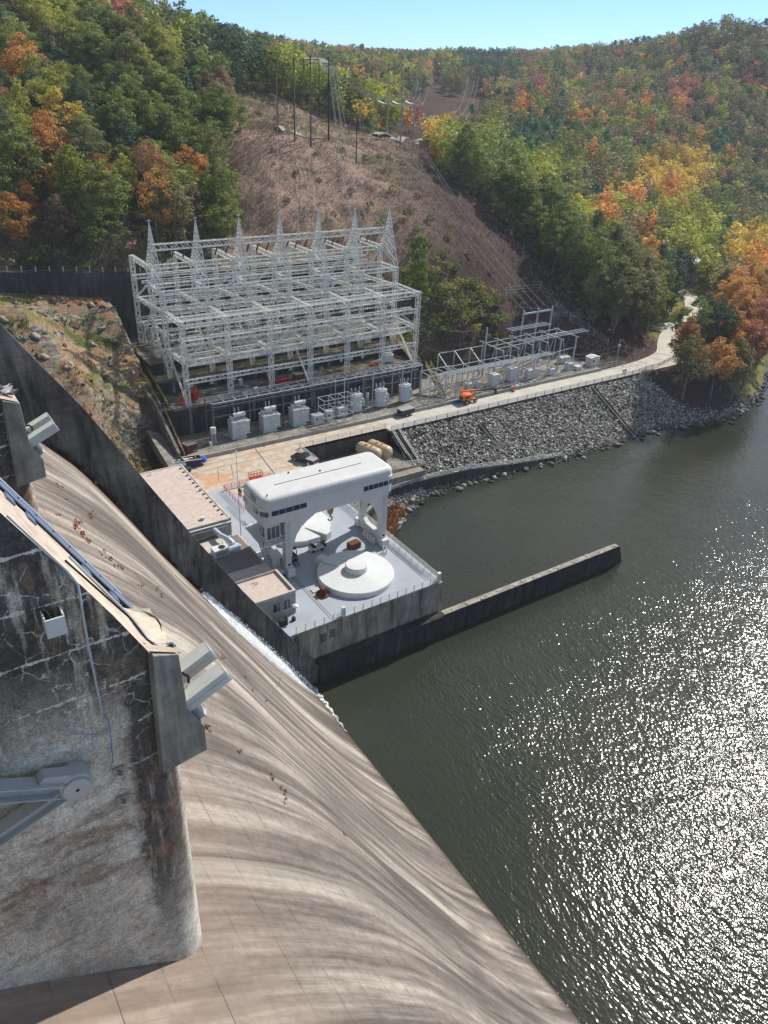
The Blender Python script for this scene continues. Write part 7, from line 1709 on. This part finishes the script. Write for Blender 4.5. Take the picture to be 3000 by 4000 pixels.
# ------------------------------------------------------------------ water discharge
def foam():
    m = MB(); cen = [(24.3, 13.6), (26, 10.6), (28, 7.2), (31, 2.4), (34, -1.9), (37, -6.0), (39.6, -9.3), (40.9, -9.6)]
    V0, Fi_ = [], []; n_u, n_w = 60, 14
    for i in range(n_u+1):
        t = i/n_u; u = 24.3+16.3*t; zb = prof_z(u); wdt = .25+3.0*min(1, t*2.4)**.8*(1-.35*t)+.5*t
        for j in range(n_w+1):
            s_ = j/n_w; v = 73.75-s_*wdt; hgt = (1.5*math.sin(math.pi*min(1, t*1.15))**.7)*(1-s_)**1.4+.06
            V0.append((u+.2*hgt, v, zb+hgt+.05*math.sin(u*9+v*5)))
    for i in range(n_u):
        for j in range(n_w): a = i*(n_w+1)+j; Fi_.append((a, a+1, a+n_w+2, a+n_w+1))
    k = NT('white_water', .5, .4); k.col(k.ramp(k.noise(1, 6, k.sc(k.pos, (1.5, 4, 1.5)), rough=.75), [(.35, (.42, .45, .46)), (.6, (.74, .76, .77))])); s_ = k.sep()
    nz = k.noise(1, 7, k.sc(k.pos, (1.2, 5., 1.2)), rough=.75); edge_ = k.n('ShaderNodeMapRange'); k.lk(s_[1], edge_.inputs[0]); edge_.inputs[1].default_value = 70.6; edge_.inputs[2].default_value = 72.8
    al = k.math('ADD', k.math('MULTIPLY', edge_.outputs[0], .75), k.math('SUBTRACT', nz, .42)); al = k.ramp(al, [(.12, 0.), (.42, .6), (.75, .97)])
    k.lk(al, k.b.inputs['Alpha']); k.bump(k.noise(5, 6), .6, .1)
    o = np_mesh('water_jet', np.array(V0), np.array(Fi_), k.m, smooth=True); sm = o.modifiers.new('s', 'SOLIDIFY'); sm.thickness = .03; return o
m = MB(); V0 = []; Fi_ = []
for i in range(41):
    v = 73.6-10.2*i/40; w = .42*(1-(i/40)**2)+.08
    for j in range(5): t_ = j/4; u_ = 39.6+w*1.3*t_+.12*math.sin(v*4); V0.append((u_, v, max(WZ+.03, prof_z(u_)+.05)+.10*math.sin(math.pi*t_)*(1-i/60)))
for i in range(40):
    for j in range(4): a = i*5+j; Fi_.append((a, a+1, a+6, a+5))
toe_v, toe_f = V0, Fi_
tag(foam(), 'white foaming water jet running down beside the black training wall', 'water jet', kind='stuff')
k = NT('toe_foam', .4, .4); k.col((.84, .86, .87)); k.lk(k.ramp(k.noise(2.2, 6, rough=.75), [(.42, 0.), (.62, .8)]), k.b.inputs['Alpha'])
tf = np_mesh('toe_foam', np.array(toe_v), np.array(toe_f), k.m, smooth=True); tf.modifiers.new('s', 'SOLIDIFY').thickness = .03; tag(tf, 'thin white foam line where the spillway toe meets the river', 'foam', kind='stuff')
dr = MB()
for _ in range(1500):
    t = RNG.uniform(.05, 1)**1.0; u = 24.3+15.5*t; v = 73.7-abs(RNG.normal(0, .9)); z = prof_z(u)+RNG.uniform(.2, 2.1*math.sin(math.pi*min(1, t*.9+.05))+.4); s_ = RNG.uniform(.02, .065); dr.cbox((u, v, z), (s_, s_, s_*1.6))
k = NT('spray', .3, .5); k.col((.85, .88, .9)); tag(dr.build('spray', k.m), 'fine spray drops thrown up by the white water jet', 'spray', kind='stuff')
# ------------------------------------------------------------------ spillway piers
def piermat():
    k = NT('pier_concrete', .9, .2); p = k.pos; s_ = k.sep()
    big = k.noise(.35, 6, rough=.65); med = k.noise(1.3, 7, rough=.7); run = k.noise(1, 7, k.sc(p, (2.6, 2.6, .28)), rough=.7)
    c = k.ramp(big, [(.35, (.29, .26, .215)), (.5, (.45, .415, .35)), (.68, (.60, .56, .48))])
    zr = k.n('ShaderNodeMapRange'); k.lk(k.math('ADD', s_[2], k.math('MULTIPLY', big, 5.)), zr.inputs[0]); zr.inputs[1].default_value = 55.9; zr.inputs[2].default_value = 57.9
    dark = k.math('MULTIPLY', zr.outputs[0], k.ramp(run, [(.36, .1), (.47, 1.)]))
    ur = k.n('ShaderNodeMapRange'); k.lk(k.math('ADD', s_[0], k.math('MULTIPLY', med, 1.6)), ur.inputs[0]); ur.inputs[1].default_value = 3.35; ur.inputs[2].default_value = 3.75
    zh = k.n('ShaderNodeMapRange'); k.lk(s_[2], zh.inputs[0]); zh.inputs[1].default_value = 43; zh.inputs[2].default_value = 47.5
    dark = k.math('MAXIMUM', dark, k.math('MULTIPLY', k.math('MULTIPLY', ur.outputs[0], zh.outputs[0]), k.ramp(run, [(.34, .25), (.46, 1.)])))
    nose = k.n('ShaderNodeMapRange'); k.lk(s_[0], nose.inputs[0]); nose.inputs[1].default_value = 4.02; nose.inputs[2].default_value = 4.2; nose.inputs[3].default_value = 1; nose.inputs[4].default_value = 0
    dark = k.math('MULTIPLY', dark, nose.outputs[0])
    c = k.mix(k.math('MULTIPLY', dark, .88), c, (.03, .029, .027))
    # brown rust zone mid height
    zb_ = k.math('ABSOLUTE', k.math('SUBTRACT', s_[2], 49.3)); zbm = k.n('ShaderNodeMapRange'); k.lk(zb_, zbm.inputs[0]); zbm.inputs[1].default_value = 3.0; zbm.inputs[2].default_value = .8
    br_ = k.math('MULTIPLY', zbm.outputs[0], k.ramp(k.noise(.8, 6, k.sc(p, (.7, 1, 1.6)), rough=.7), [(.45, 0.), (.60, .7)])); c = k.mix(br_, c, (.15, .078, .05))
    c = k.mix(k.ramp(k.noise(1.1, 5, k.sc(p, (1.5, 1, .7))), [(.54, 0.), (.70, .4)]), c, (.44, .31, .19))
    # white lime along cracks and lift joints
    wn = k.noise(1.2, 5, col=True); vmn = k.n('ShaderNodeVectorMath', operation='MULTIPLY_ADD'); k.lk(wn, vmn.inputs[0]); vmn.inputs[1].default_value = (.9, .9, .9); k.lk(p, vmn.inputs[2])
    vo = k.voro(1.5, k.sc(vmn.outputs[0], (1, 1, .75)), 'DISTANCE_TO_EDGE'); cr_ = k.ramp(vo, [(0, 1.), (.009, .8), (.02, 0.)])
    cm = k.ramp(k.noise(.6, 4), [(.40, 0.), (.52, 1.)]); up = k.n('ShaderNodeMapRange'); k.lk(s_[2], up.inputs[0]); up.inputs[1].default_value = 50.5; up.inputs[2].default_value = 53
    lime = k.math('MULTIPLY', k.math('MULTIPLY', k.math('MULTIPLY', cr_, k.ramp(k.noise(2.3, 3), [(.44, .1), (.54, 1.)])), cm), up.outputs[0])
    jz = k.math('ABSOLUTE', k.math('SUBTRACT', k.math('FRACT', k.math('DIVIDE', k.math('ADD', s_[2], k.math('MULTIPLY', med, .05)), 1.42)), .5)); jl = k.math('LESS_THAN', jz, .009)
    jw = k.math('LESS_THAN', jz, k.math('MULTIPLY', k.ramp(k.noise(2.6, 6, rough=.75), [(.42, 0.), (.72, 1.)]), .085))
    c = k.mix(k.math('MULTIPLY', jl, .6), c, (.04, .036, .03)); c = k.mix(k.math('MULTIPLY', jw, k.math('MULTIPLY', up.outputs[0], .9)), c, (.58, .56, .50))
    c = k.mix(lime, c, (.60, .58, .53)); 
    fine = k.noise(14, 6, rough=.75); c = k.mix(.55, c, k.ramp(fine, [(.25, .1), (.75, .95)]), 'OVERLAY'); c = k.mix(.5, c, k.ramp(k.noise(3.5, 6, rough=.75), [(.3, .15), (.7, .9)]), 'OVERLAY')
    k.col(c).bump(k.math('ADD', fine, k.math('MULTIPLY', med, 1.5)), .6, .025); return k.m
M['pier'] = piermat()
M['pier_block'] = concrete('pier_block', (.42, .41, .35), (.22, .215, .19), .5, .9, (.04, .04, .038))
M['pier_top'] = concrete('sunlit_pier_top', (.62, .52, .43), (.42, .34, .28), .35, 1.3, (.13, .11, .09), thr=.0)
TOP = [(-8, 76.4), (1.2, 59.95), (2.4, 57.8), (3.65, 55.45), (4.05, 55.2)]
def pier(label, v0, th=2.2, birds=False):
    t = thing('spillway_pier', label, 'pier', (0, v0+th/2, 42.4), 'spillway piers')
    rr = th/2; N = 12; out = []
    us_ = [-8, -4, -2, -.5, .6, 1.2, 1.8, 2.4, 3.0]
    top = lambda u: float(np.interp(u, [a for a, _ in TOP], [b_ for _, b_ in TOP]))
    ring_ = [(u, v0) for u in us_]+[(3.1+1.25*math.sin(rad(a)), v0+rr-rr*math.cos(rad(a))) for a in np.linspace(8, 172, N)]+[(u, v0+th) for u in us_[::-1]]
    zt = [top(u) if u <= 3.65 else 55.25 for u, v in ring_]; n_ = len(ring_)
    vs_ = [(u, v, prof_z(max(-9, u))-1.2) for u, v in ring_]+[(u, v, z) for (u, v), z in zip(ring_, zt)]
    m = MB(); m.add(vs_, [(i, i+1, n_+i+1, n_+i) for i in range(n_-1)]+[(n_-1, 0, n_, 2*n_-1)]); bd = m.build('shaft', M['pier'], t, fix=False)
    for p_ in bd.data.polygons: p_.use_smooth = True
    es = bd.modifiers.new('e', 'EDGE_SPLIT'); es.split_angle = rad(40)
    # sloping sunlit top made of strips
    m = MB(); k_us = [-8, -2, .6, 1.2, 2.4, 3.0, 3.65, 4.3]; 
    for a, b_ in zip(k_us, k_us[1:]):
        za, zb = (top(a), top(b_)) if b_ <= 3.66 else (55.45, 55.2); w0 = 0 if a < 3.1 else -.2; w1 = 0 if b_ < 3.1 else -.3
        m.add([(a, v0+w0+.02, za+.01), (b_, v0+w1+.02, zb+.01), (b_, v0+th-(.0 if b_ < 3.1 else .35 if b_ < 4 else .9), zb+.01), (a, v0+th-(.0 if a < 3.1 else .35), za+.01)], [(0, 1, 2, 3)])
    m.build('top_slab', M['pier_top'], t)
    # flared yoke block carrying the gate anchorage
    poly = [(3.55, 51.35), (3.70, 55.38), (4.33, 55.16), (4.40, 53.2), (4.80, 52.45), (4.80, 51.55)]
    m = MB(); m.prism(poly, v0-.32, v0+th-.3, 'y'); m.build('yoke_block', M['pier_block'], t, fix=True, bevel=.025)
    # two grey box girders pointing downstream
    def girder(va, vb):
        m = MB(); a, b_ = Vector((4.25, 0, 53.36)), Vector((5.52, 0, 53.95)); d = (b_-a).normalized(); nn = Vector((d.z, 0, -d.x))*.41
        q = [a, b_, b_+nn, a+nn]; m.add([(p_.x, va, p_.z) for p_ in q]+[(p_.x, vb, p_.z) for p_ in q], [(0, 1, 2, 3), (7, 6, 5, 4), (0, 4, 5, 1), (1, 5, 6, 2), (2, 6, 7, 3), (3, 7, 4, 0)])
        g_ = m.build('box_girder', gird, t, fix=True, bevel=.012)
        m = MB(); off_ = nn*.48; m.bar(Vector((a.x, va-.012, a.z))+off_, Vector((b_.x, va-.012, b_.z))+off_, .012, .03); m.build('web_seam', M['rail'], g_)
        m = MB(); m.bar(Vector((b_.x+.012, (va+vb)/2, b_.z+.01)), Vector((b_.x+.012, (va+vb)/2, b_.z+.01))+nn*1.04, .42, .03); m.build('end_plate', M['rail'], g_)
    girder(v0+.8, v0+1.25); girder(v0-.2, v0+.25)
    m = MB(); m.bar((4.5, v0+.1, 53.15), (4.85, v0-.05, 52.6), .2, .26); m.build('junction_box', M['gategrey'], t)
    m = MB(); m.path([(4.4, v0+.55, 53.75), (4.6, v0+.5, 53.8), (4.72, v0+.35, 53.72), (4.66, v0+.25, 53.6)], .07, 6); m.path([(4.4, v0+.6, 53.3), (4.55, v0+.5, 53.5)], .07, 6); m.build('hose_fitting', M['black'], t)
    return t
gird = speck('girder_paint', (.56, .57, .54), (.47, .48, .46), 1.4)
PV = 15.2
pr = pier('huge weathered concrete pier carrying the grey gate arms and blue girder', PV)
pf2 = pier('second concrete spillway pier with pigeons on top', PV+18.6)
# details on the near pier
m = MB(); m.path([(1.3, PV-.05, 59.9), (2.2, PV-.05, 58.25), onv(*(560*.5425, 1500+1440*.5425), PV-.05), onv(*(640*.5425, 1500+1900*.5425), PV-.05), onv(*(590*.6782, 2500+425*.6782), PV-.05)], .05, 6); m.build('conduit', M['steel_tube'], pr)
def on_top(px, py):
    d = ray(px, py)
    for t in np.arange(12, 40, .02)/np.linalg.norm(d):
        u, v, z = d[0]*t, d[1]*t, CAMZ+d[2]*t
        if z < float(np.interp(u, [a for a, _ in TOP], [b_ for _, b_ in TOP]))+.06: return (u, v, z)
HP = [on_top(500+x*.3014, 2400+y*.3014) for x, y in ((0, 0), (60, 60), (110, 120), (165, 195), (215, 265), (262, 322), (330, 370), (400, 388), (480, 385), (560, 368), (598, 375), (606, 405))]
h0_ = on_top(270, 2175)
m = MB(); m.path([h0_]+HP, .075, 8); m.build('hose', paint('pale_hose', (.42, .45, .44), .5), pr)
m = MB(); m.path([on_top(255, 2190)]+[on_top(500+x*.3014, 2400+y*.3014) for x, y in ((10, 30), (100, 135), (190, 250), (250, 325), (320, 385), (400, 420), (480, 425), (550, 405), (596, 400))], .05, 8); m.build('hose', M['black'], pr)
bx = onv(385*.5425, 1500+1700*.5425, PV-.2)
jb = MB(); s_ = .21; jb.box((bx[0]-s_, PV-.42, bx[2]-.3), (bx[0]+s_, PV-.38, bx[2]+.18)); jb.box((bx[0]-s_, PV-.38, bx[2]-.3), (bx[0]-s_+.03, PV-.02, bx[2]+.22)); jb.box((bx[0]+s_-.03, PV-.38, bx[2]-.3), (bx[0]+s_, PV-.02, bx[2]+.22)); jb.box((bx[0]-s_+.03, PV-.38, bx[2]-.3), (bx[0]+s_-.03, PV-.02, bx[2]-.26)); jbo = jb.build('open_box', M['rail'], pr)
m = MB(); m.box((bx[0]-s_+.04, PV-.36, bx[2]-.25), (bx[0]+s_-.04, PV-.02, bx[2]-.12)); m.build('box_filling', M['rust'], jbo)
k = NT('blue_rope', .6); k.col((.07, .22, .38)); p0 = onv(590*.6782, 2500+425*.6782, PV-.07)
m = MB(); m.path([p0, onv(625*.6782, 2500+460*.6782, PV-.08), onv(638*.6782, 2500+560*.6782, PV-.08), onv(650*.6782, 2500+690*.6782, PV-.08), onv(632*.6782, 2500+755*.6782, PV-.08)], .022, 5)
m.path([onv(638*.6782, 2500+500*.6782, PV-.08), onv(560*.6782, 2500+545*.6782, PV-.08), onv(400*.6782, 2500+540*.6782, PV-.08)], .014, 5); m.build('rope', k.m, pr)
for (x, y, rz_) in ((685, 755, .6), (708, 918, .2)):
    c = onv(x*.6782, 2500+y*.6782, PV-.06); pl_ = MB(); pl_.cbox((c[0], PV-.04, c[2]), (.30, .07, .26)); pp = pl_.build('anchor_plate', M['conc'], pr)
    m = MB(); m.path([(c[0]-.05, PV-.08, c[2]+.06), (c[0]+.04, PV-.16, c[2]+.03), (c[0]+.03, PV-.16, c[2]-.06), (c[0]-.04, PV-.08, c[2]-.08)], .035, 6); m.build('eye_bolt', M['steel_dark'], pp)
# radial gate arms and trunnion
gt_ = thing('radial_gate', 'blue grey steel gate arms meeting at a round trunnion hub on the near pier', 'gate', (1.4, PV-.4, 51.8))
TR = Vector(onv(303, 3085, PV-.62)); G = M['gategrey']
m = MB(); m.lathe((TR.x, PV-.62, TR.z), [(.1, -.02), (.33, -.01), (.335, .05), (.31, .06)], 36, 'y'); m.build('hub_cap', G, gt_)
m = MB(); m.lathe((TR.x, PV-.56, TR.z), [(.38, 0), (.41, .03), (.41, .5), (.38, .56)], 36, 'y'); m.build('hub', G, gt_)
m = MB(); m.lathe((TR.x, PV-.645, TR.z), [(.045, 0), (.045, .05)], 12, 'y'); m.build('pin_hole', M['black'], gt_)
def ibeam(a, b_, h, w, t=.03, nm='arm'):
    a, b_ = Vector(a), Vector(b_); d = (b_-a).normalized(); n1 = Vector((0, 1, 0)).cross(d).normalized(); m = MB()
    def slab(c0, hh, ww):
        y = Vector((0, 1, 0)); q = []
        for p_ in (a, b_):
            for sx, sy in ((-1, -1), (1, -1), (1, 1), (-1, 1)): q.append(p_+c0+n1*(sx*hh/2)+y*(sy*ww/2))
        m.add([tuple(x) for x in q], [(0, 3, 2, 1), (4, 5, 6, 7), (0, 1, 5, 4), (1, 2, 6, 5), (2, 3, 7, 6), (3, 0, 4, 7)])
    slab(n1*(h/2), t, w); slab(-n1*(h/2), t, w); slab(Vector((0, 0, 0)), h-t-.002, t)
    r_ = m.build(nm, G, gt_)
    m = MB()
    for i in range(8): p_ = a.lerp(b_, .06+.045*i)+Vector((0, -t/2, 0))-n1*(h*.18); m.cyl((p_.x, p_.y-.02, p_.z), .022, .02, 8, 'y')
    m.build('bolt', G, r_)
A1 = Vector(onv(0, 3092, PV-.42)); A2 = Vector(onv(0, 3258, PV-.42)); dd1 = (A1-TR); dd2 = (A2-TR)
ty = Vector((TR.x-.15, PV-.42, TR.z)); A1.y = A2.y = PV-.42
ibeam(ty+(A1-ty)*.12, ty+(A1-ty)*4.2, .36, .42); ibeam(ty+(A2-ty)*.12, ty+(A2-ty)*4.2, .32, .40)
t_a = ty+(A1-ty)*.0
m = MB(); e1 = Vector(onv(170, 3030, PV-.4)); m.prism([(TR.x+.05, TR.z+.40), (e1.x, e1.z+.02), (e1.x-.15, e1.z-.10), (TR.x-.25, TR.z-.02), (TR.x-.1, TR.z-.3), (TR.x+.1, TR.z-.3)], PV-.52, PV-.18, 'y'); m.build('gusset', G, gt_, fix=True)
q1, q2 = ty+(A1-ty)*.42, ty+(A2-ty)*.45; m = MB(); m.prism([(TR.x-.35, TR.z-.05), (q1.x, q1.z-.12), (q1.x+.05, q1.z-.26), (q2.x+.12, q2.z+.12), (TR.x-.25, TR.z-.22)], PV-.44, PV-.40, 'y'); m.build('web_plate', G, gt_, fix=True)
m = MB(); m.prism([(-7.5, 46), (-7.2, 46), (-7.0, 50), (-7.2, 54), (-7.8, 58), (-8.1, 58), (-7.5, 54), (-7.3, 50)], PV-14, PV-.03, 'y'); m.build('skin_plate', G, gt_, fix=True)
# grey girder along the pier top, blue sky reflection put into its colours
bg = thing('steel_girder', 'long blue grey bolted girder lying along the sloping pier top', 'girder', tuple(onv(990*.5425, 1500+1640*.5425, PV+2.3)))
GV = PV+2.25
a, b_ = Vector(onv(0, 1500+715*.5425, GV)), Vector(onv(962*.5425, 1500+1625*.5425, GV)); ax = (b_-a).normalized(); a = a-ax*4; nn = Vector((ax.z, 0, -ax.x)); nn = nn if nn.z > 0 else -nn
m = MB(); y = Vector((0, 1, 0))
def slab(m, p0, p1, up, w0, w1, th):
    q = [p0+y*w0, p1+y*w0, p1+y*w1, p0+y*w1]; m.add([tuple(x) for x in q]+[tuple(x+up*th) for x in q], [(0, 3, 2, 1), (4, 5, 6, 7), (0, 1, 5, 4), (1, 2, 6, 5), (2, 3, 7, 6), (3, 0, 4, 7)])
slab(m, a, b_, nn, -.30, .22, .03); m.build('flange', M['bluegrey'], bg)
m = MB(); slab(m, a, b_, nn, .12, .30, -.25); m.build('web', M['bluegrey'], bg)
m = MB(); slab(m, a, b_-ax*.45, nn, .17, .34, .045); m.build('side_channel', paint('bluegrey_light', (.33, .39, .50), .4, .5, .2, .1), bg)
L_ = (b_-a).length; m = MB()
for i in range(1, 14): p_ = b_-ax*(.28+i*.62)+nn*.035; m.bar(p_, p_+nn*.03, .05, n=6)
m.build('bolt', M['steel_dark'], bg)
for f_ in (.30, 1.45, 3.5, 4.2):
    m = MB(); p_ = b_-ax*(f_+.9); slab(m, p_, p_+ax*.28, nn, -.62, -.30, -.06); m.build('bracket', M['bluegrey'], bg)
for f_ in (.2, 2.0, 3.8, 5.6, 7.4): m = MB(); p_ = b_-ax*(f_+.3)-nn*.26; m.bar(p_, p_-nn*.35, .2); m.build('foot', M['steel_dark'], bg)
# pigeons on the second pier
def bird(label, x, y, z, rz, shade):
    t = thing('pigeon', label, 'bird', (0, 0, 0), 'pigeons perched on the second pier'); m = MB()
    m.lathe((0, 0, .12), [(.008, -.17), (.035, -.12), (.062, -.03), (.066, .04), (.045, .10), (.028, .13), (.030, .155), (.008, .185)], 12, 'x')
    m.v = [(px, py, pz+max(0, px-.05)*.75) for px, py, pz in m.v]; o = m.build('body', paint('pigeon_'+str(shade), (shade, shade, shade*1.08), .7), t, smooth=True)
    m = MB(); m.add([(-.12, -.02, .13), (-.12, .02, .13), (-.26, .03, .10), (-.26, -.03, .10)], [(0, 1, 2, 3)]); m.build('tail', M['steel_dark'], t)
    m = MB(); m.bar((.185, 0, .22), (.215, 0, .213), .012, n=4); m.build('beak', M['black'], t)
    m = MB()
    for s_ in (-1, 1): m.lathe((-.03, s_*.055, .125), [(.01, -.12), (.04, -.03), (.035, .05), (.008, .08)], 6, 'x')
    m.build('wing', M['white_dirty'] if shade > .3 else M['steel_dark'], t); m = MB()
    for s_ in (-1, 1): m.bar((.01, s_*.02, 0), (.0, s_*.02, .07), .012, n=4)
    m.build('leg', M['red'], t)
    t.location = (x, y, z); t.rotation_euler = (0, 0, rz); t.scale = (1.45,)*3
zt2 = lambda u: float(np.interp(u, [a for a, _ in TOP], [b_ for _, b_ in TOP]))
for i, (px, py, rz, sh, lab) in enumerate(((8, 1590, 2.2, .10, 'dark pigeon farthest up the second pier'), (38, 1610, .3, .45, 'pale pigeon second in the row on the pier'), (45, 1620, 2.8, .14, 'dark pigeon in the middle of the row on the pier'), (48, 1632, .2, .5, 'white speckled pigeon fourth in the row'), (55, 1645, .5, .35, 'grey pigeon second from the end of the pier'), (72, 1655, -.2, .2, 'grey pigeon nearest the edge of the pier'))):
    u, v = 3.3+i*.18, PV+18.6+.9-i*.12; q = onv(px, py, v); u = min(4.3, max(2.9, q[0])); bird(lab, u, v, zt2(u)+.02 if u < 3.65 else 55.45-(u-3.65)*.38+.02, rz, sh)
m = MB(); m.path([(2.6, PV+18.75, 57.5), (3.5, PV+18.95, 55.85), (3.9, PV+19.3, 55.5), (4.4, PV+20.1, 55.4)], .06, 6); m.build('hose', M['black'], pf2)
# ------------------------------------------------------------------ odds and ends in the valley
def roof_at(label, px, py, dist, w, l, mat, rz, wall):
    p_ = atd(px*D, py*D, dist); g = hz(p_[0], p_[1]); hgt = max(2.6, p_[2]-g); t = thing('flat_roof_building' if False else 'house', label, 'house', (p_[0], p_[1], g)); ca, sa = math.cos(rz), math.sin(rz)
    m = MB(); m.cbox((p_[0], p_[1], g+hgt/2-.3), (l, w, hgt+.6), rz); m.build('wall', wall, t); m = MB(); h0 = g+hgt
    P = [(-w/2-.4, 0), (0, 1.5), (w/2+.4, 0), (w/2+.4, .15), (0, 1.66), (-w/2-.4, .15)]; m.prism(P, -l/2-.4, l/2+.4, 'x'); m.v = [(p_[0]+x*ca-y*sa, p_[1]+x*sa+y*ca, h0+z) for x, y, z in m.v]; m.build('roof', mat, t, fix=True)
    m = MB()
    for x in (-l/4, l/4): m.cbox((p_[0]+x*ca+(w/2+.02)*sa, p_[1]+x*sa-(w/2+.02)*ca, g+hgt*.6), (1.2, .06, 1.2), rz)
    m.build('window', M['glass'], t)
roof_at('pale roofed house half hidden among the trees on the right', 1500, 560, 312, 5, 18, M['white_dirty'], rad(20), M['conc'])
roof_at('house with a dark grey roof behind the hilltop poles', 670, 135, 330, 8, 12, M['steel_dark'], rad(10), M['white_dirty'])
lc = smooth_line([atd(x*D, y*D, d)[:2] for x, y, d in ((1235, 655, 232), (1180, 625, 232), (1095, 632, 222), (1100, 640, 216))])
ft_ = thing('fence', 'thin mesh fence climbing the dark slope above the small substation', 'fence', (*lc[0], 0)); mp = MB(); mr_ = MB(); pc = []
for (x, y) in ((1312, 738), (1270, 712), (1230, 685), (1200, 660), (1165, 622), (1130, 624), (1092, 628)):
    g = ground_ray(x*D, y*D+20); pc.append(Vector(g)); mp.bar(g, (g[0], g[1], g[2]+2.3), .1)
for a, b_ in zip(pc, pc[1:]):
    for h in (.6, 1.4, 2.2): mr_.bar(a+Vector((0, 0, h)), b_+Vector((0, 0, h)), .05)
mp.build('post', M['steel_tube'], ft_); mr_.build('mesh', M['steel_tube'], ft_)
railing('grey road gate and fence beside the roadside pole', [(160.5, 131.8, .1), (166.5, 131.9, .1), (168.5, 126.5, .1)], M['steel_tube'], 1.8, 3, 2.0, w=.05, name='gate')
m = MB(); m.cbox((164.5, 127.2, .7), (1.6, .1, 1.2)); m.bar((164, 127.2, 0), (164, 127.2, 1.2), .08); m.bar((165.2, 127.2, 0), (165.2, 127.2, 1.2), .08); tag(m.build('sign_board', M['white_dirty']), 'small pale sign board by the road railing', 'sign')
m = MB(); m.path([atz(2650, 1625, WZ+.9), atz(2675, 1640, WZ+.5), atz(2700, 1655, WZ+.1)], .5, 7); tag(m.build('driftwood_log', M['bark']), 'grey driftwood log stranded at the shore under the bank', 'log')
g = ground_ray(1058*D, 600*D)
for (x0, y0, x1, y1, lab) in ((690, 270, 762, 290, 'access'),):
    line = [ground_ray(*ZA(a, b__)) for a, b__ in ((400, 690), (450, 712), (520, 735), (600, 745), (680, 745), (730, 742))]
    ribbon('path', smooth_line([q[:2] for q in line if q]), -1.3, 1.3, .12, speck('dusty_track', (.42, .34, .27), (.32, .25, .2), .5), zf=lambda x, y: hz(x, y))
    line = [ground_ray(*ZA(a, b__)) for a, b__ in ((905, 738), (980, 742), (1060, 748), (1130, 752), (1220, 738))]
    ribbon('path', smooth_line([q[:2] for q in line if q]), -2.2, 2.2, .5, M['conc'], zf=lambda x, y: hz(x, y))
# thin morning air over the whole valley
hzb = MB(); hzb.box((-420, -280, -18), (1560, 1330, 205)); ho = hzb.build('haze', M['white']); tag(ho, kind='stuff')
hm_ = bpy.data.materials.new('haze_air'); hm_.use_nodes = True; t_ = hm_.node_tree; t_.nodes.clear(); oo = t_.nodes.new('ShaderNodeOutputMaterial'); pv = t_.nodes.new('ShaderNodeVolumePrincipled')
pv.inputs['Density'].default_value = .00016; pv.inputs['Color'].default_value = (.80, .88, 1.0, 1); t_.links.new(pv.outputs[0], oo.inputs['Volume']); ho.data.materials[0] = hm_
